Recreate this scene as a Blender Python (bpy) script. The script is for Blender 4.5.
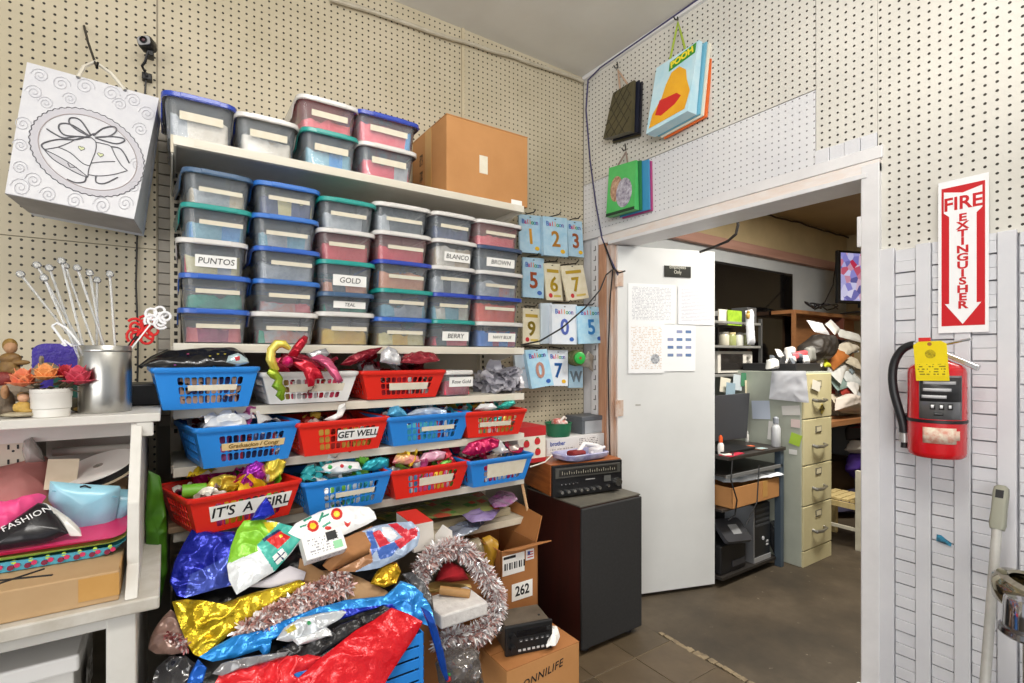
import bpy, bmesh, math, random
from mathutils import Vector, Matrix, noise as mnoise, geometry as mgeo

for o in list(bpy.data.objects):
    bpy.data.objects.remove(o)
SC = bpy.context.scene
COL = SC.collection
R = math.radians
# ------------------------------------------------------------------ camera
CAMH = 1.254
YAW = R(34.0)
FPX, CX, HY = 510.0, 512.0, 358.0
cam = bpy.data.cameras.new('camera')
cam.sensor_width = 36.0
cam.lens = 36.0 * FPX / 1024.0
cam.shift_y = (HY - 341.5) / 1024.0
cam.clip_start = 0.02
cam_o = bpy.data.objects.new('camera', cam)
COL.objects.link(cam_o)
cam_o.location = (0, 0, CAMH)
cam_o.rotation_euler = (R(90), 0, -YAW)
SC.camera = cam_o
# ------------------------------------------------------------------ world, lights, exposure
w = bpy.data.worlds.new('world')
SC.world = w
w.use_nodes = True
bg = w.node_tree.nodes['Background']
bg.inputs[0].default_value = (0.93, 0.97, 1.0, 1)
bg.inputs[1].default_value = 0.62

def area_light(name, loc, target, sx, sy, power, color):
    l = bpy.data.lights.new(name, 'AREA')
    l.shape = 'RECTANGLE'; l.size = sx; l.size_y = sy
    l.energy = power; l.color = color
    o = bpy.data.objects.new(name, l); COL.objects.link(o)
    o.location = loc
    o.rotation_euler = (Vector(target) - Vector(loc)).to_track_quat('-Z', 'Y').to_euler()
    return o
# daylight through the shop front, left of and behind the viewpoint
area_light('shop_window_daylight', (-3.0, -2.6, 1.55), (0.9, 1.6, 1.55), 4.2, 2.4, 140, (1.0, 0.98, 0.95))
# ceiling fluorescent fitting of the shop and of the office
area_light('shop_ceiling_lamp', (0.2, 0.2, 2.76), (0.2, 0.2, 0.0), 1.2, 0.3, 30, (1.0, 0.97, 0.92))
area_light('added_ceiling_uplight', (.35, -.25, 2.05), (.45, -.05, 3.0), 1.2, 0.3, 48, (1.0, 0.97, 0.92))  # added lamp with no fixture, throws fill light up onto the ceiling
area_light('office_ceiling_lamp', (3.1, 1.0, 2.42), (3.1, 1.0, 0.0), 1.2, 0.3, 75, (1.0, 0.95, 0.86))
vs = SC.view_settings
vs.view_transform = 'Standard'
vs.look = 'None'
vs.gamma = 1.0
vs.use_curve_mapping = False
vs.exposure = -0.12

# ------------------------------------------------------------------ photograph measurements -> metres
_f = Vector((math.sin(YAW), math.cos(YAW), 0)); _r = Vector((math.cos(YAW), -math.sin(YAW), 0))
CAM = Vector((0, 0, CAMH))
def ray(px, py):
    return _f + _r * ((px - CX) / FPX) + Vector((0, 0, (HY - py) / FPX))
def onY(px, py, Y):
    d = ray(px, py); return CAM + d * (Y / d.y)
def onX(px, py, X):
    d = ray(px, py); return CAM + d * (X / d.x)
def onZ(px, py, Z):
    d = ray(px, py); return CAM + d * ((Z - CAMH) / d.z)
def onPlane(px, py, p0, n):
    d = ray(px, py); n = Vector(n); p0 = Vector(p0)
    return CAM + d * ((p0 - CAM).dot(n) / d.dot(n))

# ------------------------------------------------------------------ materials
def lin(h):
    if isinstance(h, str):
        h = h.lstrip('#')
        c = [int(h[i:i + 2], 16) / 255 for i in (0, 2, 4)]
    else:
        c = list(h)
    return tuple((x / 12.92 if x <= 0.04045 else ((x + 0.055) / 1.055) ** 2.4) for x in c) + (1.0,)

_mats = {}
def pm(color, rough=0.5, metal=0.0, color2=None, nscale=12.0, ncontrast=0.5, bump=0.0, bscale=40.0,
       alpha=1.0, coat=0.0, stretch=None, emit=0.0, spec=0.5, trans=0.0):
    key = (color, rough, metal, color2, nscale, ncontrast, bump, bscale, alpha, coat, stretch, emit, spec, trans)
    if key in _mats:
        return _mats[key]
    m = bpy.data.materials.new('m_%s_%d' % (str(color).strip('#'), len(_mats)))
    m.use_nodes = True
    nt = m.node_tree; N = nt.nodes; L = nt.links
    b = N['Principled BSDF']
    b.inputs['Base Color'].default_value = lin(color)
    b.inputs['Roughness'].default_value = rough
    b.inputs['Metallic'].default_value = metal
    b.inputs['Specular IOR Level'].default_value = spec
    b.inputs['Coat Weight'].default_value = coat
    b.inputs['Transmission Weight'].default_value = trans
    if emit:
        b.inputs['Emission Color'].default_value = lin(color)
        b.inputs['Emission Strength'].default_value = emit
    if color2 or bump:
        tc = N.new('ShaderNodeTexCoord')
        src = tc.outputs['Object']
        if stretch:
            mp = N.new('ShaderNodeMapping'); mp.inputs['Scale'].default_value = stretch
            L.new(src, mp.inputs['Vector']); src = mp.outputs['Vector']
    if color2:
        nz = N.new('ShaderNodeTexNoise'); nz.inputs['Scale'].default_value = nscale
        nz.inputs['Detail'].default_value = 5; nz.inputs['Roughness'].default_value = 0.6
        L.new(src, nz.inputs['Vector'])
        cr = N.new('ShaderNodeValToRGB')
        cr.color_ramp.elements[0].position = 0.5 - ncontrast / 2.2
        cr.color_ramp.elements[1].position = 0.5 + ncontrast / 2.2
        cr.color_ramp.elements[0].color = lin(color); cr.color_ramp.elements[1].color = lin(color2)
        L.new(nz.outputs['Fac'], cr.inputs['Fac']); L.new(cr.outputs['Color'], b.inputs['Base Color'])
    if bump:
        n2 = N.new('ShaderNodeTexNoise'); n2.inputs['Scale'].default_value = bscale; n2.inputs['Detail'].default_value = 4
        L.new(src, n2.inputs['Vector'])
        bp = N.new('ShaderNodeBump'); bp.inputs['Strength'].default_value = bump; bp.inputs['Distance'].default_value = 0.01
        L.new(n2.outputs['Fac'], bp.inputs['Height']); L.new(bp.outputs['Normal'], b.inputs['Normal'])
    if alpha < 1:
        tr = N.new('ShaderNodeBsdfTransparent')
        mx = N.new('ShaderNodeMixShader'); mx.inputs[0].default_value = alpha
        L.new(tr.outputs[0], mx.inputs[1]); L.new(b.outputs[0], mx.inputs[2])
        gl = N.new('ShaderNodeBsdfGlossy'); gl.inputs['Roughness'].default_value = rough * .8
        fr = N.new('ShaderNodeFresnel'); fr.inputs['IOR'].default_value = 1.45
        m2 = N.new('ShaderNodeMixShader')
        L.new(fr.outputs[0], m2.inputs[0]); L.new(mx.outputs[0], m2.inputs[1]); L.new(gl.outputs[0], m2.inputs[2])
        L.new(m2.outputs[0], N['Material Output'].inputs['Surface'])
    _mats[key] = m
    return m

def pegboard(color, color2, axis, hole='#2a241c', rad=0.15):
    key = ('peg', color, axis, rad)
    if key in _mats: return _mats[key]
    m = bpy.data.materials.new('pegboard_' + color.strip('#')); m.use_nodes = True
    nt = m.node_tree; N = nt.nodes; L = nt.links; b = N['Principled BSDF']
    b.inputs['Roughness'].default_value = 0.5
    tc = N.new('ShaderNodeTexCoord')
    def vm(op, a, second=None):
        n = N.new('ShaderNodeVectorMath'); n.operation = op
        L.new(a, n.inputs[0])
        if second is not None: n.inputs[1].default_value = second
        return n.outputs[0]
    s = 1 / 0.0254
    v = vm('MULTIPLY', tc.outputs['Object'], (s, s, s))
    v = vm('FRACTION', v)
    v = vm('SUBTRACT', v, (.5, .5, .5))
    v = vm('MULTIPLY', v, (1, 0, 1) if axis == 'x' else (0, 1, 1))
    ln = N.new('ShaderNodeVectorMath'); ln.operation = 'LENGTH'; L.new(v, ln.inputs[0])
    lt = N.new('ShaderNodeMath'); lt.operation = 'LESS_THAN'; lt.inputs[1].default_value = rad
    L.new(ln.outputs['Value'], lt.inputs[0])
    nz = N.new('ShaderNodeTexNoise'); nz.inputs['Scale'].default_value = 3.5; nz.inputs['Detail'].default_value = 6
    L.new(tc.outputs['Object'], nz.inputs['Vector'])
    cr = N.new('ShaderNodeValToRGB'); cr.color_ramp.elements[0].position = .35; cr.color_ramp.elements[1].position = .7
    cr.color_ramp.elements[0].color = lin(color); cr.color_ramp.elements[1].color = lin(color2)
    L.new(nz.outputs['Fac'], cr.inputs['Fac'])
    mx = N.new('ShaderNodeMix'); mx.data_type = 'RGBA'
    L.new(lt.outputs[0], mx.inputs['Factor']); L.new(cr.outputs['Color'], mx.inputs['A'])
    mx.inputs['B'].default_value = lin(hole)
    L.new(mx.outputs['Result'], b.inputs['Base Color'])
    bp = N.new('ShaderNodeBump'); bp.invert = True; bp.inputs['Distance'].default_value = .004
    L.new(lt.outputs[0], bp.inputs['Height']); L.new(bp.outputs['Normal'], b.inputs['Normal'])
    _mats[key] = m
    return m

# ------------------------------------------------------------------ mesh builder
_roots = {}
class MB:
    def __init__(s):
        s.v = []; s.f = []; s.mi = []; s.M = None; s.cur = 0
    def _add(s, vs, fs):
        n = len(s.v)
        if s.M is not None: vs = [s.M @ Vector(p) for p in vs]
        s.v += [tuple(p) for p in vs]
        for f in fs:
            s.f.append(tuple(i + n for i in f)); s.mi.append(s.cur)
        return s
    def box(s, x0, x1, y0, y1, z0, z1):
        return s._add([(x0,y0,z0),(x1,y0,z0),(x1,y1,z0),(x0,y1,z0),(x0,y0,z1),(x1,y0,z1),(x1,y1,z1),(x0,y1,z1)],
                      [(0,3,2,1),(4,5,6,7),(0,1,5,4),(1,2,6,5),(2,3,7,6),(3,0,4,7)])
    def hexa(s, b, t):
        return s._add(list(b) + list(t), [(3,2,1,0),(4,5,6,7),(0,1,5,4),(1,2,6,5),(2,3,7,6),(3,0,4,7)])
    def quad(s, a, b, c, d):
        return s._add([a,b,c,d], [(0,1,2,3)])
    def loft(s, loops, cap0=True, cap1=True, closed=True):
        n = len(loops[0]); vs = [p for l in loops for p in l]; fs = []
        for k in range(len(loops) - 1):
            for i in range(n if closed else n - 1):
                j = (i + 1) % n
                fs.append((k*n+i, k*n+j, (k+1)*n+j, (k+1)*n+i))
        if cap0: fs.append(tuple(range(n - 1, -1, -1)))
        if cap1: fs.append(tuple((len(loops)-1)*n + i for i in range(n)))
        return s._add(vs, fs)
    def tube(s, pts, r, n=8, cap=True):
        pts = [Vector(p) for p in pts]; loops = []
        up = None
        for i, p in enumerate(pts):
            a = pts[max(i-1, 0)]; b = pts[min(i+1, len(pts)-1)]
            t = (b - a).normalized()
            if up is None:
                up = Vector((0,0,1)) if abs(t.z) < .9 else Vector((1,0,0))
            u = (up - t * up.dot(t))
            u = u.normalized() if u.length > 1e-6 else t.orthogonal().normalized()
            up = u; w_ = t.cross(u)
            rr_ = r[i] if isinstance(r, (list, tuple)) else r
            loops.append([p + (u * math.cos(2*math.pi*k/n) + w_ * math.sin(2*math.pi*k/n)) * rr_ for k in range(n)])
        return s.loft(loops, cap, cap)
    def cyl(s, p0, p1, r0, r1=None, n=16):
        return s.tube([p0, p1], [r0, r0 if r1 is None else r1], n)
    def lathe(s, prof, n=24, c=(0,0,0), cap0=True, cap1=True):
        return s.loft([[(c[0]+r*math.cos(2*math.pi*k/n), c[1]+r*math.sin(2*math.pi*k/n), c[2]+z) for k in range(n)] for r, z in prof], cap0, cap1)
    def prism(s, poly, h, M=None):
        old = s.M
        if M is not None: s.M = M if old is None else old @ M
        n = len(poly)
        tri = mgeo.tessellate_polygon([[Vector((p[0], p[1], 0)) for p in poly]])
        area = sum(poly[i][0]*poly[(i+1)%n][1] - poly[(i+1)%n][0]*poly[i][1] for i in range(n))
        vs = [(p[0], p[1], 0) for p in poly] + [(p[0], p[1], h) for p in poly]
        fs = []
        for t in tri:
            a, b, c = t
            ar = (poly[b][0]-poly[a][0])*(poly[c][1]-poly[a][1]) - (poly[c][0]-poly[a][0])*(poly[b][1]-poly[a][1])
            if ar < 0: a, b, c = a, c, b
            fs.append((a + n, b + n, c + n)); fs.append((c, b, a))
        for i in range(n):
            j = (i+1) % n
            fs.append((i, j, j+n, i+n) if area > 0 else (j, i, i+n, j+n))
        s._add(vs, fs); s.M = old
        return s
    def grid(s, fn, nu, nv):
        vs = [fn(i/nu, j/nv) for j in range(nv+1) for i in range(nu+1)]
        fs = [(j*(nu+1)+i, j*(nu+1)+i+1, (j+1)*(nu+1)+i+1, (j+1)*(nu+1)+i) for j in range(nv) for i in range(nu)]
        return s._add(vs, fs)
    def sphere(s, c, r, n=12, m=8, sc=(1,1,1)):
        return s.loft([[(c[0]+sc[0]*r*math.sin(math.pi*(k+.02)/(m+.04))*math.cos(2*math.pi*i/n),
                         c[1]+sc[1]*r*math.sin(math.pi*(k+.02)/(m+.04))*math.sin(2*math.pi*i/n),
                         c[2]-sc[2]*r*math.cos(math.pi*(k+.02)/(m+.04))) for i in range(n)] for k in range(m+1)])
    def build(s, name, mat, parent=None, smooth=False, bevel=0.0, world=False, solid=0.0, weld=False,
              label=None, cat=None, group=None, kind=None, sharp=0.7):
        me = bpy.data.meshes.new(name)
        vs = s.v
        if parent is not None and world:
            inv = _roots[parent.name].inverted()
            vs = [tuple(inv @ Vector(p)) for p in vs]
        me.from_pydata(vs, [], s.f)
        mats = mat if isinstance(mat, (list, tuple)) else [mat]
        for m in mats: me.materials.append(m)
        if len(mats) > 1: me.polygons.foreach_set('material_index', s.mi)
        if weld:
            bm = bmesh.new(); bm.from_mesh(me); bmesh.ops.remove_doubles(bm, verts=bm.verts, dist=1e-5)
            bmesh.ops.recalc_face_normals(bm, faces=bm.faces)
            bm.to_mesh(me); bm.free()
        if smooth:
            me.polygons.foreach_set('use_smooth', [True] * len(me.polygons))
            me.set_sharp_from_angle(angle=sharp)
        me.update()
        return link(name, me, parent, label, cat, group, kind, bevel, solid)

def link(name, me, parent=None, label=None, cat=None, group=None, kind=None, bevel=0, solid=0):
    o = bpy.data.objects.new(name, me); COL.objects.link(o)
    if parent is not None:
        o.parent = parent
        _roots[o.name] = _roots[parent.name]
    else:
        _roots[o.name] = Matrix()
    if solid:
        md = o.modifiers.new('thickness', 'SOLIDIFY'); md.thickness = solid; md.offset = 0
    if bevel:
        md = o.modifiers.new('bevel', 'BEVEL'); md.width = bevel; md.segments = 2; md.limit_method = 'ANGLE'
    tag(o, label, cat, group, kind)
    return o
def tag(o, label=None, cat=None, group=None, kind=None):
    if label: o['label'] = label
    if cat: o['category'] = cat
    if group: o['group'] = group
    if kind: o['kind'] = kind
    return o
def thing(name, label, cat, loc=(0,0,0), rotz=0.0, group=None, rot=None, kind=None):
    o = bpy.data.objects.new(name, None); COL.objects.link(o)
    o.empty_display_size = .05
    o.location = loc
    o.rotation_euler = rot if rot else (0, 0, rotz)
    _roots[o.name] = Matrix.Translation(loc) @ o.rotation_euler.to_matrix().to_4x4()
    return tag(o, label, cat, group, kind)
def struct(name, mb, mat, **k):
    return mb.build(name, mat, kind='structure', **k)

# lettering laid flat on a surface
FRONT = Matrix(((1,0,0,0),(0,0,-1,0),(0,1,0,0),(0,0,0,1)))        # text facing -y
FACEX = Matrix(((0,0,-1,0),(-1,0,0,0),(0,1,0,0),(0,0,0,1)))       # text facing -x
_tn = [0]
def text(s, size, mat, parent, M, name='lettering', world=False, sx=1.0, bold=0.0, shear=0.0, extrude=0.0003, space=1.0, line=1.0):
    cu = bpy.data.curves.new('lettering_curve', 'FONT')
    cu.body = s; cu.size = size; cu.align_x = 'CENTER'; cu.align_y = 'CENTER'
    cu.extrude = extrude; cu.offset = bold; cu.shear = shear; cu.space_character = space; cu.space_line = line
    cu.resolution_u = 3
    ob = bpy.data.objects.new('tmp_text', cu)
    me = bpy.data.meshes.new_from_object(ob)
    bpy.data.objects.remove(ob); bpy.data.curves.remove(cu)
    MM = M @ Matrix.Diagonal((sx, 1, 1, 1))
    if world: MM = _roots[parent.name].inverted() @ MM
    me.transform(MM)
    me.materials.clear(); me.materials.append(mat)
    return link(name, me, parent)

def rrect(wd, dp, r, n=4, cx=0.0, cy=0.0):
    pts = []
    for sx, sy, a0 in ((1,-1,-90),(1,1,0),(-1,1,90),(-1,-1,180)):
        for k in range(n + 1):
            a = R(a0 + 90 * k / n)
            pts.append((cx + sx*(wd/2 - r) + r*math.cos(a), cy + sy*(dp/2 - r) + r*math.sin(a)))
    return pts
def lerp(a, b, t): return a + (b - a) * t
def nz(p, s=1.0, o=0.0): return mnoise.noise(Vector((p[0]*s + o, p[1]*s + o*1.7, p[2]*s - o)))
# ================================================================== THE SETTING
XW, YW, ZC = 1.90, 2.11, 2.80          # right wall plane, shelf wall plane, ceiling
DY0, DY1, DZ = 0.750, 1.894, 1.852     # doorway in the right wall
OYB, OXR, OZC = 2.35, 5.6, 2.47        # office: back wall, right wall, ceiling
M_white = pm('#dcdcdf', .5, color2='#c9cad0', nscale=6, ncontrast=.8, bump=.05, bscale=60)
M_white_trim = pm('#e6e5e6', .42, color2='#d2d1d3', nscale=9, ncontrast=.7)
M_ceil = pm('#dcdad3', .8, color2='#cfccc4', nscale=2.2, ncontrast=.5, bump=.12, bscale=9)
M_lathgrey = pm('#a39d93', .6, color2='#8b857b', nscale=8)
M_dark = pm('#1c1a18', .8)
M_wood_raw = pm('#c79a7c', .6, color2='#a9775a', nscale=10, stretch=(6, 6, .6), bump=.1)
M_peg_l = pegboard('#c6bba3', '#b8ad93', 'x')
M_peg_r = pegboard('#d5d2ca', '#cbc8c0', 'y')
M_peg_w = pegboard('#dededf', '#d2d2d6', 'y', hole='#7d7c80', rad=.11)
M_trim_l = pm('#cbbfa4', .5, color2='#bdb092', nscale=5)

# floor: dirty dark concrete with worn patches
def floor_mat():
    m = bpy.data.materials.new('worn_floor'); m.use_nodes = True
    nt = m.node_tree; N = nt.nodes; L = nt.links; b = N['Principled BSDF']
    tc = N.new('ShaderNodeTexCoord')
    a = N.new('ShaderNodeTexNoise'); a.inputs['Scale'].default_value = 1.9; a.inputs['Detail'].default_value = 8; a.inputs['Roughness'].default_value = .65
    L.new(tc.outputs['Object'], a.inputs['Vector'])
    cr = N.new('ShaderNodeValToRGB'); e = cr.color_ramp.elements
    e[0].position = .3; e[0].color = lin('#2c251b'); e[1].position = .72; e[1].color = lin('#5c5040')
    k = e.new(.5); k.color = lin('#43392b')
    L.new(a.outputs['Fac'], cr.inputs['Fac'])
    c = N.new('ShaderNodeTexNoise'); c.inputs['Scale'].default_value = 26; c.inputs['Detail'].default_value = 3
    L.new(tc.outputs['Object'], c.inputs['Vector'])
    r2 = N.new('ShaderNodeValToRGB'); r2.color_ramp.elements[0].position = .70; r2.color_ramp.elements[1].position = .78
    r2.color_ramp.elements[0].color = (0,0,0,1); r2.color_ramp.elements[1].color = (1,1,1,1)
    L.new(c.outputs['Fac'], r2.inputs['Fac'])
    mx = N.new('ShaderNodeMix'); mx.data_type = 'RGBA'
    L.new(r2.outputs['Color'], mx.inputs['Factor']); L.new(cr.outputs['Color'], mx.inputs['A']); mx.inputs['B'].default_value = lin('#7d7364')
    L.new(mx.outputs['Result'], b.inputs['Base Color'])
    b.inputs['Roughness'].default_value = .62
    bp = N.new('ShaderNodeBump'); bp.inputs['Strength'].default_value = .25; bp.inputs['Distance'].default_value = .01
    L.new(a.outputs['Fac'], bp.inputs['Height']); L.new(bp.outputs['Normal'], b.inputs['Normal'])
    return m
M_floor = floor_mat()
fl = struct('floor', MB().box(-3.2, OXR + .1, -3.2, OYB + .1, -.1, 0), M_floor)
# worn square tiles of the shop side, up to the threshold, each a piece
M_tile = pm('#4a3d2d', .45, color2='#62533f', nscale=9, ncontrast=.7, bump=.08, bscale=30)
M_tile2 = pm('#413626', .45, color2='#574a38', nscale=7, ncontrast=.7, bump=.08, bscale=30)
M_grout = pm('#8d7c5e', .7, color2='#8a7b62', nscale=20)
random.seed(3)
TS = .229
g = MB().box(XW - 4*TS - .06, XW - .06, .1, .1 + 8*TS, 0, .0035)
g.build('tile_bed', M_grout, fl)
tme = None
for i in range(4):
    for j in range(8):
        gap = .0012 if (i + j) % 3 else .003
        mb = MB().box(gap, TS - gap, gap, TS - gap, .0035, .0065)
        o = mb.build('floor_tile', random.choice([M_tile, M_tile2]), fl, bevel=.001)
        o.location = (XW - .06 - (i+1)*TS, .1 + j*TS, 0)
# broken edge of the threshold: chips of exposed pale screed
thr = MB()
for i in range(46):
    y = lerp(.55, 1.55, i/46) + random.uniform(-.01, .01)
    wv = .012 + .022*abs(nz((y*7, 0, 0), 1, 4)); x = XW - .045 + .02*nz((y*3, 1, 0), 2)
    thr.prism([(x - wv, y - .012), (x + wv*.7, y - .014), (x + wv, y + .01), (x - wv*.5, y + .014)], .004 + .002*random.random(), Matrix.Translation((0, 0, .001)))
thr.build('threshold_rubble', pm('#9b8a6c', .8, color2='#5a4e40', nscale=22), fl)

struct('ceiling', MB().box(-3.2, XW + .12, -3.2, YW + .12, ZC, ZC + .1), M_ceil)
wl = struct('wall_left', MB().box(-3.2, XW + .12, YW + .012, YW + .12, 0, ZC), pm('#8d867a', .7, color2='#7d766a', nscale=4))
wr = MB()
wr.box(XW + .012, XW + .12, -3.2, DY0, 0, ZC); wr.box(XW + .012, XW + .12, DY1, YW + .012, 0, ZC); wr.box(XW + .012, XW + .12, DY0, DY1, DZ, ZC)
wr = struct('wall_right', wr, M_white)

# pegboard sheets
px = lambda p, Y=YW: onY(p, 358, Y).x
py_ = lambda p, X=XW: onX(p, 358, X).y
def board(x0, x1, z0, z1, mat, parent=wl, th=.008, off=0.0):
    return MB().box(x0, x1, YW + .012 - th - off, YW + .012 - off, z0, z1).build('pegboard_panel', mat, parent, bevel=.001)
def boardx(y0, y1, z0, z1, mat, parent=wr, th=.008, off=0.0):
    return MB().box(XW + .012 - th - off, XW + .012 - off, y0, y1, z0, z1).build('pegboard_panel', mat, parent, bevel=.001)
ZS = onY(60, 240, YW).z
xs1, xs2 = px(156.6), px(464)
board(-3.0, xs1, ZS + .001, ZC, M_peg_l); board(-3.0, xs1, .55, ZS - .001, M_peg_l)
board(xs1 + .003, xs2 - .012, 2.02, ZC, M_peg_l); board(xs2 + .004, XW, .62, ZC, M_peg_l)
MB().box(xs2 - .011, xs2 + .003, YW - .002, YW + .012, .9, ZC).build('joint_strip', M_trim_l, wl)
MB().box(xs1 - .001, xs1 + .004, YW + .003, YW + .012, .55, ZC).build('joint_strip', pm('#8d8370', .6), wl)
# grey laths showing between the pegboard and the shelving
z = 1.02
random.seed(5)
while z < 2.02:
    MB().box(xs1 + .005, .9, YW - .004 + random.uniform(0, .004), YW + .012, z, z + .0345).build('lath', M_lathgrey, wl, bevel=.0015)
    z += .0375
# wall-top conduit on the shelf wall
cd = MB(); a = onY(330, -2, YW - .02); b_ = onY(583, 80, YW - .02)
pts = [a.lerp(b_, t/24) + Vector((0, 0, .012*nz((t*.35, 0, 0), 1, 2))) for t in range(25)]
cd.tube(pts, .009, 8)
cd.build('conduit', pm('#c9c1ae', .5, color2='#a79e8a', nscale=14), smooth=True, label='thin cream conduit running below the ceiling along the tan pegboard', cat='conduit')

boardx(py_(814.7), YW + .004, 2.208, ZC, M_peg_r); boardx(py_(814.7), YW + .004, 1.94, 2.204, M_peg_w, off=.001)
boardx(py_(877), py_(815.4), 1.98, ZC, M_peg_r); boardx(-3.0, py_(877.4), 1.592, ZC, M_peg_r, off=.002)
# cornice strip on the right wall
MB().box(XW - .012, XW + .012, -3.0, YW, ZC - .022, ZC - .001).build('cornice_strip', M_white_trim, wr)

# vertical boards and short laths of the right wall
colsB = [(880.5, 896), (916.4, 932.5), (955, 972.4), (997.8, 1018.5), (1040, 1062)]
colsL = [(896, 916.4), (932.5, 955), (972.4, 997.8), (1020, 1040)]
ztop = 1.60
random.seed(9)
for k, (a, b_) in enumerate(colsB):
    zs = .15 + .02*k
    for z0, z1 in ((0.02, zs), (zs + .002, ztop)):
        MB().box(XW - .013, XW + .012, py_(b_) + .0015, py_(a) - .0015, z0, z1).build('vertical_board', M_white, wr, bevel=.0015)
for k, (a, b_) in enumerate(colsL):
    z = .03 + .012*k; n = 0
    while z < ztop - .01:
        z1 = min(z + .0365, ztop)
        dx = 0.0 if n % 2 else .0035
        gap = .0004 if n % 2 else .0028
        MB().box(XW - .006 - dx + random.uniform(-.0012, .0012), XW + .008, py_(b_) + .0005, py_(a) - .0005 + (-.0012 if n % 2 == 0 else 0), z + gap, z1).build('lath', M_white, wr, bevel=.0012)
        z += .0372; n += 1
# short offcuts above the right casing, under the pegboard
for i in range(4):
    y0 = lerp(py_(877), py_(815), i/4); y1 = lerp(py_(877), py_(815), (i+1)/4)
    MB().box(XW - .004*(i % 2), XW + .012, y0 + .001, y1 - .001, 1.93, 1.985).build('lath', M_white, wr, bevel=.001)

# --- door casing, frame and leaf
def trim(name, mb, mat=M_white_trim, bevel=.002): return struct(name, mb, mat, bevel=bevel)
trim('trim_1', MB().box(XW - .006, XW + .012, DY0 - .06, YW, 1.898, 1.938))                         # batten above
trim('trim_2', MB().box(XW - .014, XW + .012, DY0 - .055, DY1 + .088, DZ, 1.893), pm('#e4dedb', .5, color2='#dfd0c6', nscale=5, ncontrast=.35, stretch=(1, 2, 8)))
trim('trim_3', MB().box(XW - .020, XW + .14, DY0 - .02, DY1 + .01, DZ - .012, DZ + .004))            # soffit
trim('trim_4', MB().box(XW - .016, XW + .012, DY0 - .055, DY0 - .004, 0, DZ + .03))                  # right casing
trim('trim_5', MB().box(XW - .010, XW + .14, DY0 - .012, DY0, 0, DZ - .012))
trim('trim_6', MB().box(XW - .030, XW + .0, DY0 - .03, DY0 + .012, 0, .18))
lj = MB().box(XW - .012, XW + .012, DY1 + .036, DY1 + .088, 0, DZ)
trim('trim_7', lj, M_wood_raw)
trim('trim_8', MB().box(XW - .006, XW + .13, DY1 - .002, DY1 + .034, 0, DZ - .012), pm('#b98b6c', .6, color2='#d8cfc8', nscale=6, stretch=(5, 5, .7), ncontrast=.5))
# slotted white shelf standard between corner and casing
st = thing('shelf_standard', 'white slotted shelf standard upright in the corner beside the bare wooden door casing', 'shelf standard', (XW, 0, 0))
MB().box(-.012, .004, DY1 + .098, DY1 + .142, .45, 1.885).build('channel', M_white_trim, st, bevel=.002)
M_slot = pm('#6f6b69', .7)
for i in range(26):
    sl = MB().box(-.0128, -.011, DY1 + .106, DY1 + .112, 0, .026).box(-.0128, -.011, DY1 + .112, DY1 + .124, 0, .005).build('slot', M_slot, st)
    sl.location.z = .5 + i*.053

# open door leaf hinged at the left jamb
hx, hy = 1.925, 1.878
ang = math.atan2(1.663 - 1.85, 2.465 - 1.906)
dl = thing('door_1', None, None, (hx, hy, 0), ang, kind='structure')
DWd = .585
MB().box(0, DWd, 0, .035, .018, 1.835).build('door_leaf', pm('#e0e2e2', .38, color2='#d6d8d8', nscale=3), dl, bevel=.0015)
MB().box(-.004, .0, -.004, .036, .018, 1.835).build('door_edge', pm('#c9b9ab', .6, color2='#eeeeee', nscale=10, stretch=(1,1,.2)), dl)
for z in (.25, .95, 1.62):
    hg = MB().cyl((-.012, -.008, z), (-.012, -.008, z + .09), .008, n=10); hg.box(-.012, .03, -.0045, -.001, z + .004, z + .086)
    hg.build('hinge', pm('#b98d6e', .5, color2='#cfc7c0', nscale=30), dl, smooth=True)
# hinge leaves left on the right jamb
jh = trim('trim_9', MB().box(XW - .014, XW + .004, DY0 - .004, DY0 + .010, 1.62, 1.72))

# --- office shell behind the doorway
M_offwall = pm('#cdb98f', .7, color2='#b7a57f', nscale=3)
M_offwhite = pm('#c3c6c6', .7, color2='#adb3b8', nscale=3)
wb = MB().box(XW + .12, OXR, OYB, OYB + .1, 0, 2.16)
struct('wall_office_back', wb, M_offwhite)
struct('wall_office_upper', MB().box(XW + .12, OXR, OYB - .004, OYB + .1, 2.16, OZC), M_offwall)
struct('wall_office_right', MB().box(OXR, OXR + .1, -2.5, OYB + .1, 0, OZC), M_offwall)
struct('wall_office_near', MB().box(XW + .12, OXR, -2.6, -2.5, 0, OZC), M_offwall)
struct('ceiling_office', MB().box(XW + .10, OXR + .1, -2.6, OYB + .1, OZC, OZC + .1), pm('#b39a6e', .8, color2='#a08862', nscale=2))
struct('trim_10', MB().box(XW + .12, OXR, OYB - .045, OYB, 2.09, 2.165), pm('#b98f80', .6, color2='#a47a6b', nscale=4, stretch=(.4, 1, 6)), bevel=.004)
oc = MB(); pts = [Vector((lerp(3.1, OXR, t/30), OYB - .02, OZC - .02 + .025*nz((t*.4, 2, 0), 1, 3))) for t in range(31)]
oc.tube(pts, .008, 6)
oc.build('office_cable', pm('#4b3c2c', .7), smooth=True, label='loose brown cable stapled along the office ceiling edge', cat='cable')
oc2 = MB(); p0 = onX(716, 180, 2.2)
hk = [onX(737, 212, 2.30), onX(738, 225, 2.3), onX(736, 234, 2.3), onX(728, 241, 2.3), onX(714, 247, 2.3), onX(700, 252, 2.3)]
oc2.tube([Vector((hk[0].x, hk[0].y, OZC))] + hk, .007, 8)
oc2.build('hanging_cable', pm('#2b2622', .5), smooth=True, label='dark cable drooping behind the top of the open white door', cat='cable')
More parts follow.
